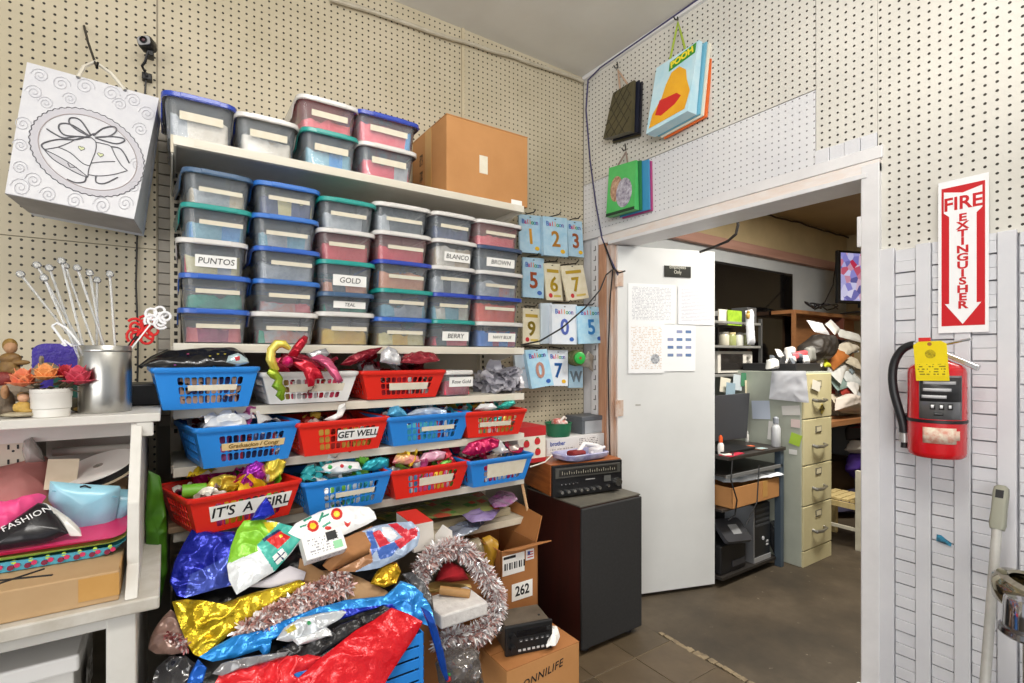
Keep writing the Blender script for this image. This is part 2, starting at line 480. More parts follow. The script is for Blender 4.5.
# ================================================================== SHELVING UNIT
GX0, GX1, GYF, GYB = .012, 1.236, 1.745, 2.10
SHZ = [1.890, 1.297, 1.107, .940, .755, .590]
M_shelf = pm('#e2ded3', .42, color2='#cdc6b6', nscale=7, ncontrast=.6)
M_shelf_old = pm('#ddd6c6', .5, color2='#b3a68f', nscale=9, ncontrast=.6)
M_board = pm('#b59a7a', .6, color2='#8f7459', nscale=8, stretch=(.5, 6, 6))
gon = thing('shelving_unit', 'cream metal shop shelving unit holding clear tubs and coloured baskets against tan pegboard', 'shelf', ((GX0+GX1)/2, (GYF+GYB)/2, 0))
for i, z in enumerate(SHZ):
    m = M_shelf if i < 5 else M_shelf_old
    mb = MB().box(GX0, GX1, GYF, GYB - .03, z - .006, z)
    mb.box(GX0, GX1, GYF - .004, GYF + .004, z - .027, z)              # front lip
    mb.box(GX0, GX1, GYF + .004, GYF + .018, z - .027, z - .024)
    mb.box(GX0 + .002, GX0 + .008, GYF, GYB - .03, z - .03, z - .006); mb.box(GX1 - .008, GX1 - .002, GYF, GYB - .03, z - .03, z - .006)
    s = mb.build('shelf', m, gon, world=True, bevel=.0012)
    for x in (GX0 - .004, GX1):
        bk = MB(); b0 = GYB - .03; f0 = GYF + .08
        bk.hexa([(x, f0, z - .03), (x + .004, f0, z - .03), (x + .004, b0, z - .09), (x, b0, z - .09)],
                [(x, f0, z - .008), (x + .004, f0, z - .008), (x + .004, b0, z - .008), (x, b0, z - .008)])
        bk.build('bracket', m, gon, world=True)
    if i in (0, 1, 2, 3, 4):
        MB().box(GX0 + .05, GX1 - .05, GYF - .0046, GYF - .004, z - .022, z - .005).build('price_channel', pm('#d3ccbc', .35), gon, world=True)
# perforated uprights with their slots, back panel and base
M_up = pm('#cfc6b2', .45, color2='#b9ae97', nscale=12)
M_slotd = pm('#2a2622', .8)
for x in (GX0 - .006, GX1 - .024):
    up = MB().box(x, x + .03, GYB - .035, GYB, .05, 1.93).build('upright', M_up, gon, world=True, bevel=.001)
    for k in range(36):
        z = 1.0 + k * .0254
        MB().box(x + .011, x + .021, GYB - .0358, GYB - .035, z, z + .014).build('slot', M_slotd, up, world=True)
MB().box(GX0 + .02, GX1 - .02, GYB - .008, GYB, .10, 1.90).build('back_panel', pm('#b4ab9a', .55, color2='#a29986', nscale=6), gon, world=True)
MB().box(GX0, GX1, GYF - .25, GYB - .03, .13, .16).box(GX0, GX1, GYF - .25, GYF - .235, 0, .13).box(GX0, GX1, GYB - .1, GYB - .08, 0, .13).build('base_deck', M_shelf_old, gon, world=True, bevel=.001)
MB().box(GX0 - .006, GX0 + .001, GYF - .002, GYF + .004, SHZ[0] - .05, SHZ[0]).build('end_cap', M_up, gon, world=True)
# wooden board lying on the fifth shelf (its end shows at the left)
bd = MB().box(GX0 - .012, GX0 + .35, GYF - .012, GYB - .05, .757, .774)
bd.build('wooden_board', M_board, bevel=.002, label='short brown wooden board lying under the red basket lettered for a girl', cat='board')

# ================================================================== CLEAR TUBS
PLASTIC = pm('#e9f1f8', .14, alpha=.16, spec=.6)
PLASTIC_G = pm('#d9e3ec', .14, alpha=.18, spec=.6)
PLASTIC_P = pm('#f0cdcd', .14, alpha=.20)
LIDC = {'blue': pm('#2a66cc', .32, alpha=.82), 'royal': pm('#1d43b8', .32, alpha=.82), 'steel': pm('#3f6288', .32, alpha=.82), 'teal': pm('#12a39a', .32, alpha=.82), 'white': pm('#e9e6e2', .32, alpha=.82),
        'navy': pm('#27446e', .32, alpha=.82), 'sky': pm('#2f78d4', .32, alpha=.82)}

LIDN = {'blue': 'blue', 'royal': 'royal blue', 'steel': 'steel blue', 'teal': 'teal', 'white': 'white', 'navy': 'navy', 'sky': 'bright blue'}
M_label = pm('#e2dccb', .7, color2='#d6cdb6', nscale=30)
M_paper = pm('#f2f1ee', .7, color2='#e9e7e2', nscale=20)
M_ink = pm('#1a1a1c', .6)
def content_mat(c1, c2):
    return pm(c1, .45, color2=c2, nscale=28, ncontrast=.35, bump=.5, bscale=60)

def heap(name, wd, dp, z0, h, mats, parent, seed, amp=.02, n=18, freq=30, taper=1.0, full=.1):
    mb = MB()
    def f(u, v):
        x = (u - .5) * wd; y = (v - .5) * dp
        e = min(u, 1-u, v, 1-v)
        k = min(1, e / .045)
        rz = 1 - abs(nz((x, y, 0), freq, seed)) * 2
        z = z0 + (h * (.55 + .45 * k) + amp * (rz * .6 + .8 * nz((x, y, 0), freq * .45, seed + 5))) * (1 if e > 0 else 0)
        z = max(z, z0); tp_ = lerp(taper, 1.0, min(1, (z - z0)/full))
        return (x*tp_, y*tp_, z)
    mb.grid(f, n, n)
    for i, fc in enumerate(mb.f):
        c = mb.v[fc[0]]
        t = .5 + .5 * nz((c[0], c[1], c[2]), 17, seed + 9) * 1.6
        mb.mi[i] = min(len(mats) - 1, max(0, int(t * len(mats))))
    mb.box(-wd/2*taper, wd/2*taper, -dp/2*taper, dp/2*taper, z0 - .0005, z0)
    return mb.build(name, mats, parent, smooth=True, sharp=1.2)

def tub(loc, wd, h, lid, c, label, rotz=0.0, dp=.33, fill=.5, strip=(.0, .52, .56, .10), word=None, tint=None, group='clear plastic tubs with lids', tilt=None, wordpaper='strip', seed=0, wsize=None):
    t = thing('storage_tub', label, 'storage tub', loc, rotz, group)
    lw = .009                                                        # lid overhang
    bw, bd = wd - 2*lw, dp - 2*lw
    loops = []
    for k, zz in ((.86, .0), (.90, .004), (.93, h*.35), (.985, h*.92), (1.0, h - .012), (1.05, h - .011)):
        loops.append([(x, y, zz) for x, y in rrect(bw*k, bd*k, .028)])
    MB().loft(loops, True, False).build('body', tint or PLASTIC, t, smooth=True)
    L = MB()
    ll = []
    for k, zz in ((1.06, h - .017), (1.085, h - .015), (1.085, h - .003), (1.06, h), (.96, h), (.95, h - .004)):
        ll.append([(x, y, zz) for x, y in rrect(bw*k, bd*k + (.004 if k > 1 else 0), .032)])
    L.loft(ll, False, True)
    ld = L.build('lid', LIDC[lid], t, smooth=True, sharp=.9)
    for s in (-1, 1):
        x = s * (bw*1.085/2 - .0015)
        MB().hexa([(x - .002, -bd*.2, h - .046), (x + .002, -bd*.2, h - .046), (x + .002, bd*.2, h - .046), (x - .002, bd*.2, h - .046)],
                  [(x - .002, -bd*.34, h - .012), (x + .002, -bd*.34, h - .012), (x + .002, bd*.34, h - .012), (x - .002, bd*.34, h - .012)]).build('latch', LIDC[lid], ld, bevel=.0015)
    nt = MB().box(-bw*.28, bw*.28, -bd*.5*1.085 - .0035, -bd*.5*1.085 + .004, h - .014, h - .001).build('grip', LIDC[lid], ld, bevel=.0015)
    if fill > 0:
        c = c if isinstance(c, list) else [c]
        heap('contents', bw*.955, bd*.965, .005, (h - .034) * min(.95, fill*1.3), c, t, seed + 1, amp=.016, n=24, taper=.86, full=h*.95)
    if strip:
        cx, cz, sw, shh = strip
        zc = h * cz
        yf = lambda zz: -(bd/2) * lerp(.93, .985, max(0, (zz - h*.35)) / (h*.57)) - .0012
        s0, s1 = zc - h*shh, zc + h*shh
        q = MB().hexa([(cx*bw - sw*bw/2, yf(s0) - .0008, s0), (cx*bw + sw*bw/2, yf(s0) - .0008, s0), (cx*bw + sw*bw/2, yf(s0) + .0004, s0), (cx*bw - sw*bw/2, yf(s0) + .0004, s0)],
                      [(cx*bw - sw*bw/2, yf(s1) - .0008, s1), (cx*bw + sw*bw/2, yf(s1) - .0008, s1), (cx*bw + sw*bw/2, yf(s1) + .0004, s1), (cx*bw - sw*bw/2, yf(s1) + .0004, s1)])
        lb = q.build('label_strip', M_paper if word else M_label, t)
        if word:
            tilt_a = math.atan2(yf(s1) - yf(s0), s1 - s0)
            M = Matrix.Translation((cx*bw, (yf(s0) + yf(s1))/2 - .0016, zc)) @ Matrix.Rotation(-tilt_a, 4, 'X') @ FRONT
            text(word, wsize or h*shh*1.45, M_ink, lb, M, shear=.12, sx=1.0)
    return t

C = content_mat
c_clear = C('#c9cdd2', '#9ea6ae'); c_navy = C('#2b3560', '#3d4a80'); c_pink = C('#ee4a62', '#d8284a'); c_lpink = C('#f8828e', '#ea6072')
c_yel = C('#f2cc2a', '#e2b010'); c_lyel = C('#efe6b0', '#d8ca80'); c_org = C('#fa5a28', '#e8400f'); c_peach = C('#f2a880', '#e08a5c')
c_tealc = C('#2fb394', '#1a9074'); c_sky = C('#5cb4f0', '#3a94dc'); c_aqua = C('#8cc5d8', '#6ba9c0'); c_purp = C('#c8447c', '#9a2a62')
c_white = C('#efeae0', '#d8cfc0'); c_blue = C('#1f8ae8', '#0f6cd0'); c_dk = C('#5a6066', '#3f464c'); c_cream = C('#e6d9bf', '#c9b18f'); c_multi = C('#b9c4ce', '#e59a8a')
cols = [(177.5, 252.5), (252.8, 322), (319, 378.5), (376, 434.5), (432, 478.5), (477, 525)]
levels = [
 # (lid, contents, fill, word, description) from the bottom up
 [('blue', [c_purp, c_lpink], .42, None, 'magenta balloons'), ('blue', [c_tealc], .36, None, 'dark teal balloons'), ('white', [c_pink, c_lyel, c_clear], .5, 'PUNTOS', 'a white card lettered PUNTOS'),
  ('teal', [c_sky, c_aqua], .55, None, 'sky blue balloons'), ('steel', [c_clear, c_cream], .5, None, 'grey bagged balloons')],
 [('white', [c_tealc, c_multi, c_lpink], .36, None, 'mint and coral balloons'), ('sky', [c_lpink, c_multi], .22, None, 'few pink balloons'), ('blue', [c_clear], .5, None, 'pale grey balloons'),
  ('sky', [c_aqua, c_clear], .45, None, 'pale blue balloons'), ('sky', [c_lyel, c_navy], .55, None, 'cream and navy balloons')],
 [('white', [c_yel], .45, None, 'bright yellow balloons'), ('steel', [c_dk, c_tealc], .4, 'TEAL', 'a white card lettered TEAL'), ('teal', [c_peach, c_dk], .3, 'GOLD', 'a torn paper lettered GOLD'),
  ('white', [c_pink], .5, None, 'strawberry pink balloons'), ('teal', [c_dk, c_clear], .55, None, 'charcoal balloons')],
 [('blue', [c_lyel, c_yel], .4, None, 'pale lemon balloons'), ('teal', [c_clear, c_aqua], .4, None, 'silvery balloons'), ('royal', [c_peach, c_peach, c_blue], .6, None, 'peach and bright blue balloons'),
  ('white', [c_pink], .5, None, 'hot pink balloons'), ('white', [c_clear, c_dk], .6, None, 'grey balloons')],
 [('teal', [c_dk, c_pink], .3, 'BERRY', 'a white strip lettered BERRY'), ('royal', [c_white, c_aqua], .42, None, 'white and aqua balloons'), ('white', [c_dk, c_clear], .6, None, 'slate grey balloons'),
  ('white', [c_cream, c_white], .8, 'BLANCO', 'a card lettered BLANCO'), ('white', [c_navy], .45, None, 'navy balloons')],
 [('white', [c_blue, c_blue, c_purp], .6, 'NAVY BLUE', 'a strip lettered NAVY BLUE'), ('royal', [c_org], .75, None, 'orange balloons'), ('white', [c_multi, c_clear], .55, None, 'mixed grey and coral balloons'),
  ('navy', [c_dk], .6, 'BROWN', 'a strip lettered BROWN'), ('white', [c_lpink], .45, None, 'light pink balloons')],
]
stackn = ['leftmost', 'second', 'third', 'fourth', 'fifth', 'rightmost']
TY = 1.752
random.seed(11)
for ci, (a, b_) in enumerate(cols):
    x0, x1 = onY(a, 300, TY).x, onY(b_, 300, TY).x
    wd = x1 - x0; cx = (x0 + x1)/2
    hs = [.1035, .1035, .1035, .1035, .1030]
    if ci == 2: hs = [.113, .068, .108, .106, .106]
    z = SHZ[1]
    for li, (lid, c, fill, word, desc) in enumerate(levels[ci]):
        h = hs[li]
        jx = random.uniform(-.003, .003); jr = R(random.uniform(-1.5, 1.5)); 
        if ci == 0: jr = R([-1, 0, -2, 3, 4][li])
        strip = (.03 + random.uniform(-.03, .03), random.uniform(.46, .56), .66, .062)
        ws = None
        if word: 
            strip = (.05, .40, .62, .17); ws = h*.24 if len(word) < 7 else h*.17
        tint = PLASTIC_P if c in ([c_pink], [c_lpink]) else (PLASTIC_G if c_dk in c or c_navy in c or c_clear in c else None)
        lv = ['bottom tub', 'second tub up', 'middle tub', 'fourth tub up', 'top tub'][li]
        tub((cx + jx, TY + .165 + random.uniform(-.002, .004), z + .0003), wd * (1.0 if word != 'TEAL' else .96), h, lid, c,
            'tub with %s lid and %s, %s stack, %s' % (LIDN[lid], desc, stackn[ci], lv), jr, fill=fill, strip=strip, word=word, tint=tint, seed=ci*10 + li, wsize=ws)
        z += h - .001

# tubs along the top shelf
def toptub(a, b_, zb, h, lid, c, label, fill, rz=0, dp=.33, tint=None, strip=(.02, .55, .62, .09), Y=1.75, seed=0):
    x0, x1 = onY(a, 200, Y).x, onY(b_, 200, Y).x
    return tub(((x0+x1)/2, Y + dp/2, zb), x1 - x0, h, lid, c, label, R(rz), dp=dp, fill=fill, strip=strip, tint=tint, group='tubs along the top shelf', seed=seed)
ZT = SHZ[0] + .0003
toptub(160, 238.5, ZT, .128, 'royal', [c_white, c_clear], 'wide tub with royal blue lid and white balloons at the left end of top shelf', .55, seed=71)
toptub(234, 301, ZT, .118, 'white', [c_white, c_cream], 'low clear tub with white lid and cream balloons, alone on the top shelf', .45, seed=72, tint=PLASTIC_G)
toptub(301, 361, ZT, .120, 'teal', [c_sky, c_aqua], 'clear tub with teal lid and sky blue balloons on the top shelf', .5, seed=73)
toptub(297, 361, ZT + .1195, .104, 'white', [c_lpink], 'pink tinted tub with white lid stacked on the teal lidded tub, top shelf', .4, seed=74, tint=PLASTIC_P)
toptub(358.5, 419, ZT, .118, 'white', [c_sky, c_pink, c_clear], 'clear tub with white lid and blue and pink balloons beside the big carton', .5, seed=75, tint=PLASTIC_G)
toptub(356, 421, ZT + .1175, .108, 'royal', [c_lpink, c_lpink, c_sky], 'clear tub with royal blue lid and pink balloons stacked beside the big carton', .85, seed=76)

# ================================================================== BASKETS
def basket_wall(mb, P, u0, u1, v0, v1, nc, nr, hw=.41, hh=.43):
    """P(u,v) on the wall; slots in [u0,u1]x[v0,v1]"""
    def quad(a, b, c, d): mb._add([P(*a), P(*b), P(*c), P(*d)], [(0,1,2,3)])
    quad((0,0),(u0,0),(u0,v0),(0,v0)); quad((u1,0),(1,0),(1,v0),(u1,v0)); quad((0,v1),(u0,v1),(u0,1),(0,1)); quad((u1,v1),(1,v1),(1,1),(u1,1))
    for i in range(nc):
        a, b = lerp(u0,u1,i/nc), lerp(u0,u1,(i+1)/nc)
        quad((a,0),(b,0),(b,v0),(a,v0)); quad((a,v1),(b,v1),(b,1),(a,1))
    for j in range(nr):
        c, d = lerp(v0,v1,j/nr), lerp(v0,v1,(j+1)/nr)
        quad((0,c),(u0,c),(u0,d),(0,d)); quad((u1,c),(1,c),(1,d),(u1,d))
        for i in range(nc):
            a, b = lerp(u0,u1,i/nc), lerp(u0,u1,(i+1)/nc)
            mu, mv, du, dv = (a+b)/2, (c+d)/2, (b-a)*hw, (d-c)*hh
            cu, cv = du*.45, dv*.35
            C4 = [(a,c),(b,c),(b,d),(a,d)]
            H = [(mu-du+cu,mv-dv),(mu+du-cu,mv-dv),(mu+du,mv-dv+cv),(mu+du,mv+dv-cv),(mu+du-cu,mv+dv),(mu-du+cu,mv+dv),(mu-du,mv+dv-cv),(mu-du,mv-dv+cv)]
            vs = [P(*p) for p in C4 + H]
            mb._add(vs, [(0,1,5,4),(1,6,5),(1,2,7,6),(2,8,7),(2,3,9,8),(3,10,9),(3,0,11,10),(0,4,11)])

BASKC = {'blue': pm('#2a86dc', .35), 'red': pm('#e02a1c', .35), 'white': pm('#e8e8e6', .35)}
def foil(c, rough=.28, metal=.35): return pm(c, rough, metal, bump=.25, bscale=45)
def foil_heap(name, parent_or_none, label, wd, dp, z0, z1, colors, n, seed, size=.07, loc=(0,0,0), rotz=0.0, group=None, metal=.3):
    rnd = random.Random(seed)
    mats = [foil(c, .28, metal) for c in colors]
    mb = MB()
    for k in range(n):
        mb.cur = rnd.randrange(len(mats))
        x = rnd.uniform(-.5, .5) * (wd - size*.7); y = rnd.uniform(-.5, .5) * (dp - size*.7)
        e = min(wd/2 - abs(x), dp/2 - abs(y))
        z = rnd.uniform(z0, lerp(z0, z1, min(1, .45 + e/.09)))
        Rm = Matrix.Translation((x, y, z)) @ Matrix.Rotation(rnd.uniform(0, 6.28), 4, 'Z') @ Matrix.Rotation(rnd.gauss(0, .55), 4, 'X') @ Matrix.Rotation(rnd.gauss(0, .55), 4, 'Y')
        sx, sy = size*rnd.uniform(.6, 1.25), size*rnd.uniform(.5, .9); cur = rnd.uniform(-9, 9); so = rnd.uniform(0, 50)
        def f(u, v):
            a, b = (u-.5)*sx, (v-.5)*sy
            k_ = 1 - .35*(2*abs(u-.5))**3
            return Rm @ Vector((a, b*k_, cur*a*a + .018*nz((a, b, so), 42, so) + .010*(1 - abs(nz((a, b, so), 70, so+3))*2)))
        mb.grid(f, 7, 6)
    if parent_or_none is not None:
        return mb.build(name, mats, parent_or_none, smooth=True, sharp=1.0, kind='stuff')
    o = mb.build(name, mats, smooth=True, sharp=1.0, label=label, cat='foil balloons', kind='stuff')
    o.location = loc; o.rotation_euler.z = rotz
    return o

def basket(pa, pb, zb, h, colr, label, heapcols, heaplabel, rot=0.0, dp=.27, Y=1.70, strip=None, word=None, wsize=.03, wcol=None, top=.03, n=46, nc=10, nr=3, seed=0, stripcol=None, tb=.82):
    x0, x1 = onY(pa, 420, Y).x, onY(pb, 420, Y).x
    wd = (x1 - x0) / (math.cos(rot) + .25*abs(math.sin(rot)))
    wd = (x1 - x0) if rot == 0 else (x1 - x0 - dp*abs(math.sin(rot))*.25)/math.cos(rot)
    wd *= .978
    cx, cy = (x0 + x1)/2, Y + dp/2*math.cos(rot) + .01
    loc = (cx, cy, zb)
    t = thing('basket', label, 'basket', loc, rot, 'slotted plastic baskets')
    m = BASKC[colr]
    mb = MB()
    B = [(-wd/2*tb, -dp/2*tb), (wd/2*tb, -dp/2*tb), (wd/2*tb, dp/2*tb), (-wd/2*tb, dp/2*tb)]
    T = [(-wd/2, -dp/2), (wd/2, -dp/2), (wd/2, dp/2), (-wd/2, dp/2)]
    def wall(i):
        j = (i+1) % 4
        def P(u, v):
            bx, by = lerp(B[i][0], B[j][0], u), lerp(B[i][1], B[j][1], u)
            tx, ty = lerp(T[i][0], T[j][0], u), lerp(T[i][1], T[j][1], u)
            return (lerp(bx, tx, v), lerp(by, ty, v), .002 + v*(h - .004))
        return P
    for i in range(4):
        n_ = nc if i % 2 == 0 else max(4, int(nc*.75))
        basket_wall(mb, wall(i), .19, .87, .12, .80, n_, nr)
    mb.quad(*[(x, y, .002) for x, y in B])
    mb.build('body', m, t, solid=.0028, weld=True)
    rm = MB()
    def ring(k, z): return [(x, y, z) for x, y in rrect(wd + k, dp + k, .018)]
    rm.loft([ring(-.006, h - .012), ring(.008, h - .014), ring(.016, h - .008), ring(.016, h), ring(.006, h + .002), ring(-.006, h - .003)], False, False)
    rm.build('rim', m, t, smooth=True)
    P = wall(0)
    if strip:
        u, v, su, sv = strip
        a, b, c, d = [Vector(P(*q)) + Vector((0, -.0035, 0)) for q in ((u-su, v-sv), (u+su, v-sv), (u+su, v+sv), (u-su, v+sv))]
        off = Vector((0, .001, 0))
        lb = MB().hexa([a, b, b + off, a + off], [d, c, c + off, d + off]).build('label_card', stripcol or (M_paper if word else M_label), t)
        if word:
            ctr = (a + b + c + d)/4 + Vector((0, -.0006, 0))
            ta = math.atan2((d - a).y, (d - a).z)
            text(word, wsize, wcol or M_ink, lb, Matrix.Translation(ctr) @ Matrix.Rotation(-ta, 4, 'X') @ FRONT, shear=.1, bold=.0006)
    if heapcols:
        hp = foil_heap('folded_balloons', None, heaplabel, wd*.90, dp*.90, h*.22, h + top, heapcols, n, seed, loc=loc, rotz=rot)
        # packed lower layer that fills the basket
        heap('packed_layer', wd*tb*.93, dp*tb*.93, .005, h*.62, [foil(c) for c in heapcols], hp, seed, amp=.02)
    return t

S3, S4, S5 = SHZ[2] + .002, SHZ[3] + .002, SHZ[4] + .002
BK = []
BK.append(basket(148, 258, S3, .118, 'blue', 'blue slotted basket with black foil packets, left end of the upper basket row', ['#15151a', '#20202a', '#7a3b3b', '#e0b59a', '#3d3f7a', '#101014'],
  'folded black foil balloons heaped in the leftmost blue basket', rot=R(3), Y=1.655, strip=(.55, .52, .26, .07), top=.03, seed=101))
BK.append(basket(259, 358.5, S3, .100, 'white', 'white slotted basket overflowing with red and yellow foil balloons', ['#8f1228', '#c41e35', '#d9d9d9', '#e04a6a', '#b9a25a', '#7d0f22'],
  'crumpled red and silver foil balloons filling the white basket', rot=R(2), Y=1.69, strip=(.57, .5, .32, .13), top=.05, seed=102))
BK.append(basket(361, 447, S3, .100, 'red', 'red slotted basket with dark red foil balloons in the upper basket row', ['#7a1020', '#a31a2c', '#d0d0d2', '#55101c', '#b9b4b0'],
  'dark red and silver foil balloons heaped in the upper red basket', rot=R(1), Y=1.70, strip=(.56, .44, .26, .13), top=.05, seed=103))
BK.append(basket(183, 296.5, S4, .118, 'blue', 'blue slotted basket with a tan strip of marker writing, left of the middle row', ['#d8d8dc', '#c02a3a', '#28305e', '#b85a9a', '#e8e8ea', '#8c1d2a'],
  'silver and red foil balloons heaped in the left basket of the middle row', rot=R(9), Y=1.645, strip=(.55, .5, .34, .09), word='Graduacion / Congr', wsize=.017, wcol=pm('#8a6f3a', .6), stripcol=pm('#d9bf8a', .7), top=.035, seed=104))
BK.append(basket(291, 389, S4, .110, 'red', 'red slotted basket with a white card lettered GET WELL', ['#7c1a1a', '#a12a22', '#d8b24a', '#8a1f1f', '#e9e5df'],
  'few dark red foil balloons lying low in the GET WELL basket', rot=R(6), Y=1.67, strip=(.66, .55, .25, .17), word='GET WELL', wsize=.030, top=-.005, seed=105))
BK.append(basket(384, 473, S4, .106, 'blue', 'blue slotted basket with teal and striped foil balloons, middle row', ['#2a7fb5', '#d8dde2', '#2e3a7a', '#b9303e', '#46b0c8', '#e7e7ea'],
  'teal and white foil balloons in the middle row blue basket', rot=R(4), Y=1.69, strip=(.6, .52, .22, .08), top=.03, seed=106))
BK.append(basket(468, 529, S4, .104, 'red', 'small red slotted basket at the right end of the middle row', ['#d7d7da', '#2aa7a0', '#c9a640', '#e8e8e8', '#c23a48'],
  'white and turquoise foil balloons in the right red basket of the middle row', rot=R(-3), Y=1.69, strip=(.5, .5, .28, .09), top=.03, nc=8, seed=107))
BK.append(basket(168, 296, S5 + .018, .108, 'red', "red slotted basket with a white card lettered IT'S A GIRL", ['#d21e78', '#e8c22a', '#6fb32a', '#c2348c', '#7a2aa0', '#e8e3d8'],
  "pink and yellow foil balloons heaped in the IT'S A GIRL basket", rot=R(16), Y=1.605, dp=.25, strip=(.54, .52, .40, .21), word="IT'S  A  GIRL", wsize=.040, top=.045, seed=108))
BK.append(basket(297, 392, S5, .112, 'blue', 'blue slotted basket of white and teal foil balloons, lowest row', ['#e9ecef', '#3fb0b8', '#dfe5e8', '#7ac143', '#2c7fa8'],
  'white and teal foil balloons heaped in the lowest blue basket', rot=R(6), Y=1.655, strip=(.58, .5, .25, .075), top=.04, seed=109))
BK.append(basket(388, 471, S5, .108, 'red', 'red slotted basket of bright party foil balloons, lowest row', ['#e8c534', '#e05aa0', '#4f9ad2', '#d8d8d8', '#c22a3c', '#6fb04a'],
  'multicoloured foil balloons heaped in the lowest red basket between two blue ones', rot=R(3), Y=1.675, strip=(.58, .5, .24, .14), top=.04, seed=110))
BK.append(basket(469, 535, S5, .108, 'blue', 'small blue slotted basket with a cream card at the right end of the lowest row', ['#c41e5c', '#a3174a', '#e5e5e7', '#d8377a', '#cfc6b8'],
  'magenta and white foil balloons heaped in the lowest right blue basket', rot=R(2), Y=1.665, strip=(.58, .56, .33, .27), top=.05, nc=8, seed=111))
# clear deli tub and bag of clear wrap at the right end of the upper row
a_, b__ = onY(443, 380, 1.72).x, onY(477, 380, 1.72).x
tub(((a_+b__)/2, 1.72 + .1, S3), (b__ - a_), .098, 'white', [c_pink], 'small clear tub with a handwritten Rose Gold label beside the upper red basket', 0, dp=.2, fill=.45, strip=(.08, .55, .8, .19), word='Rose Gold', tint=PLASTIC_G, group='tubs along the top shelf', seed=55, wsize=.019)
# ================================================================== SHARED SHAPES
def place(o, M): o.matrix_world = M; _roots[o.name] = M.copy(); return o
def frame(origin, xdir, updir):
    x = Vector(xdir).normalized(); u = Vector(updir); z = x.cross(u).normalized(); y = z.cross(x).normalized()
    return Matrix(((x.x, y.x, z.x, origin[0]), (x.y, y.y, z.y, origin[1]), (x.z, y.z, z.z, origin[2]), (0, 0, 0, 1)))
def resample(pts, n):
    pts = [Vector(p) for p in pts]; L = [0]
    for i in range(len(pts)): L.append(L[-1] + (pts[(i+1) % len(pts)] - pts[i]).length)
    out = []; j = 0
    for k in range(n):
        d = L[-1]*k/n
        while L[j+1] < d: j += 1
        out.append(pts[j].lerp(pts[(j+1) % len(pts)], (d - L[j])/max(1e-9, L[j+1] - L[j])))
    return out
def inpoly(p, poly):
    x, y = p; c = False; n = len(poly)
    for i in range(n):
        x1, y1 = poly[i]; x2, y2 = poly[(i+1) % n]
        if (y1 > y) != (y2 > y) and x < (x2-x1)*(y-y1)/(y2-y1) + x1: c = not c
    return c
def to_px(p):
    d = Vector(p) - CAM; k = d.dot(_f)
    return (CX + FPX*d.dot(_r)/k, HY - FPX*d.z/k)
def sheet(name, outline, nrm, mats, thick=.006, bulge=.012, wr=.006, seed=0, n=96, rings=16, pleat=0.0, regions=None, freq=16, **kw):
    """soft foil or plastic shape of its own thickness with a measured outline"""
    nrm = Vector(nrm).normalized()
    B = resample(outline, n)
    c = sum(B, Vector()) / n
    mb = MB(); fr = []; bk = []
    for k in range(rings + 1):
        r = .02 + .98*k/rings
        lf = []; lb = []
        for i, b in enumerate(B):
            p = c + (b - c)*r
            th = 2*math.pi*i/n
            d = bulge*(1 - r**2.5) + wr*((1 - 2.2*abs(nz(p, freq, seed)))*.8 + nz(p, freq*.45, seed+7)) * (1 - .6*r**6) + pleat*math.sin(th*23 + 3*nz(p, 6, seed))*r*r
            lf.append(p + nrm*(d + thick*.5*(1 - r**8))); lb.append(p + nrm*(d*(1 if r < .98 else 1) - thick*.5*(1 - r**8)))
        fr.append(lf); bk.append(lb)
    mb.loft(fr, True, False); mb.loft([list(reversed(l)) for l in bk], True, False)
    if regions:
        for i, f in enumerate(mb.f):
            cc = sum((Vector(mb.v[j]) for j in f), Vector())/len(f)
            q = to_px(cc)
            for poly, mi in regions:
                if inpoly(q, poly): mb.mi[i] = mi
    return mb.build(name, mats, smooth=True, sharp=1.3, weld=True, **kw)
def circ(x, y, r, n=12, ry=None): return [(x + r*math.cos(2*math.pi*k/n), y + (ry or r)*math.sin(2*math.pi*k/n)) for k in range(n)]

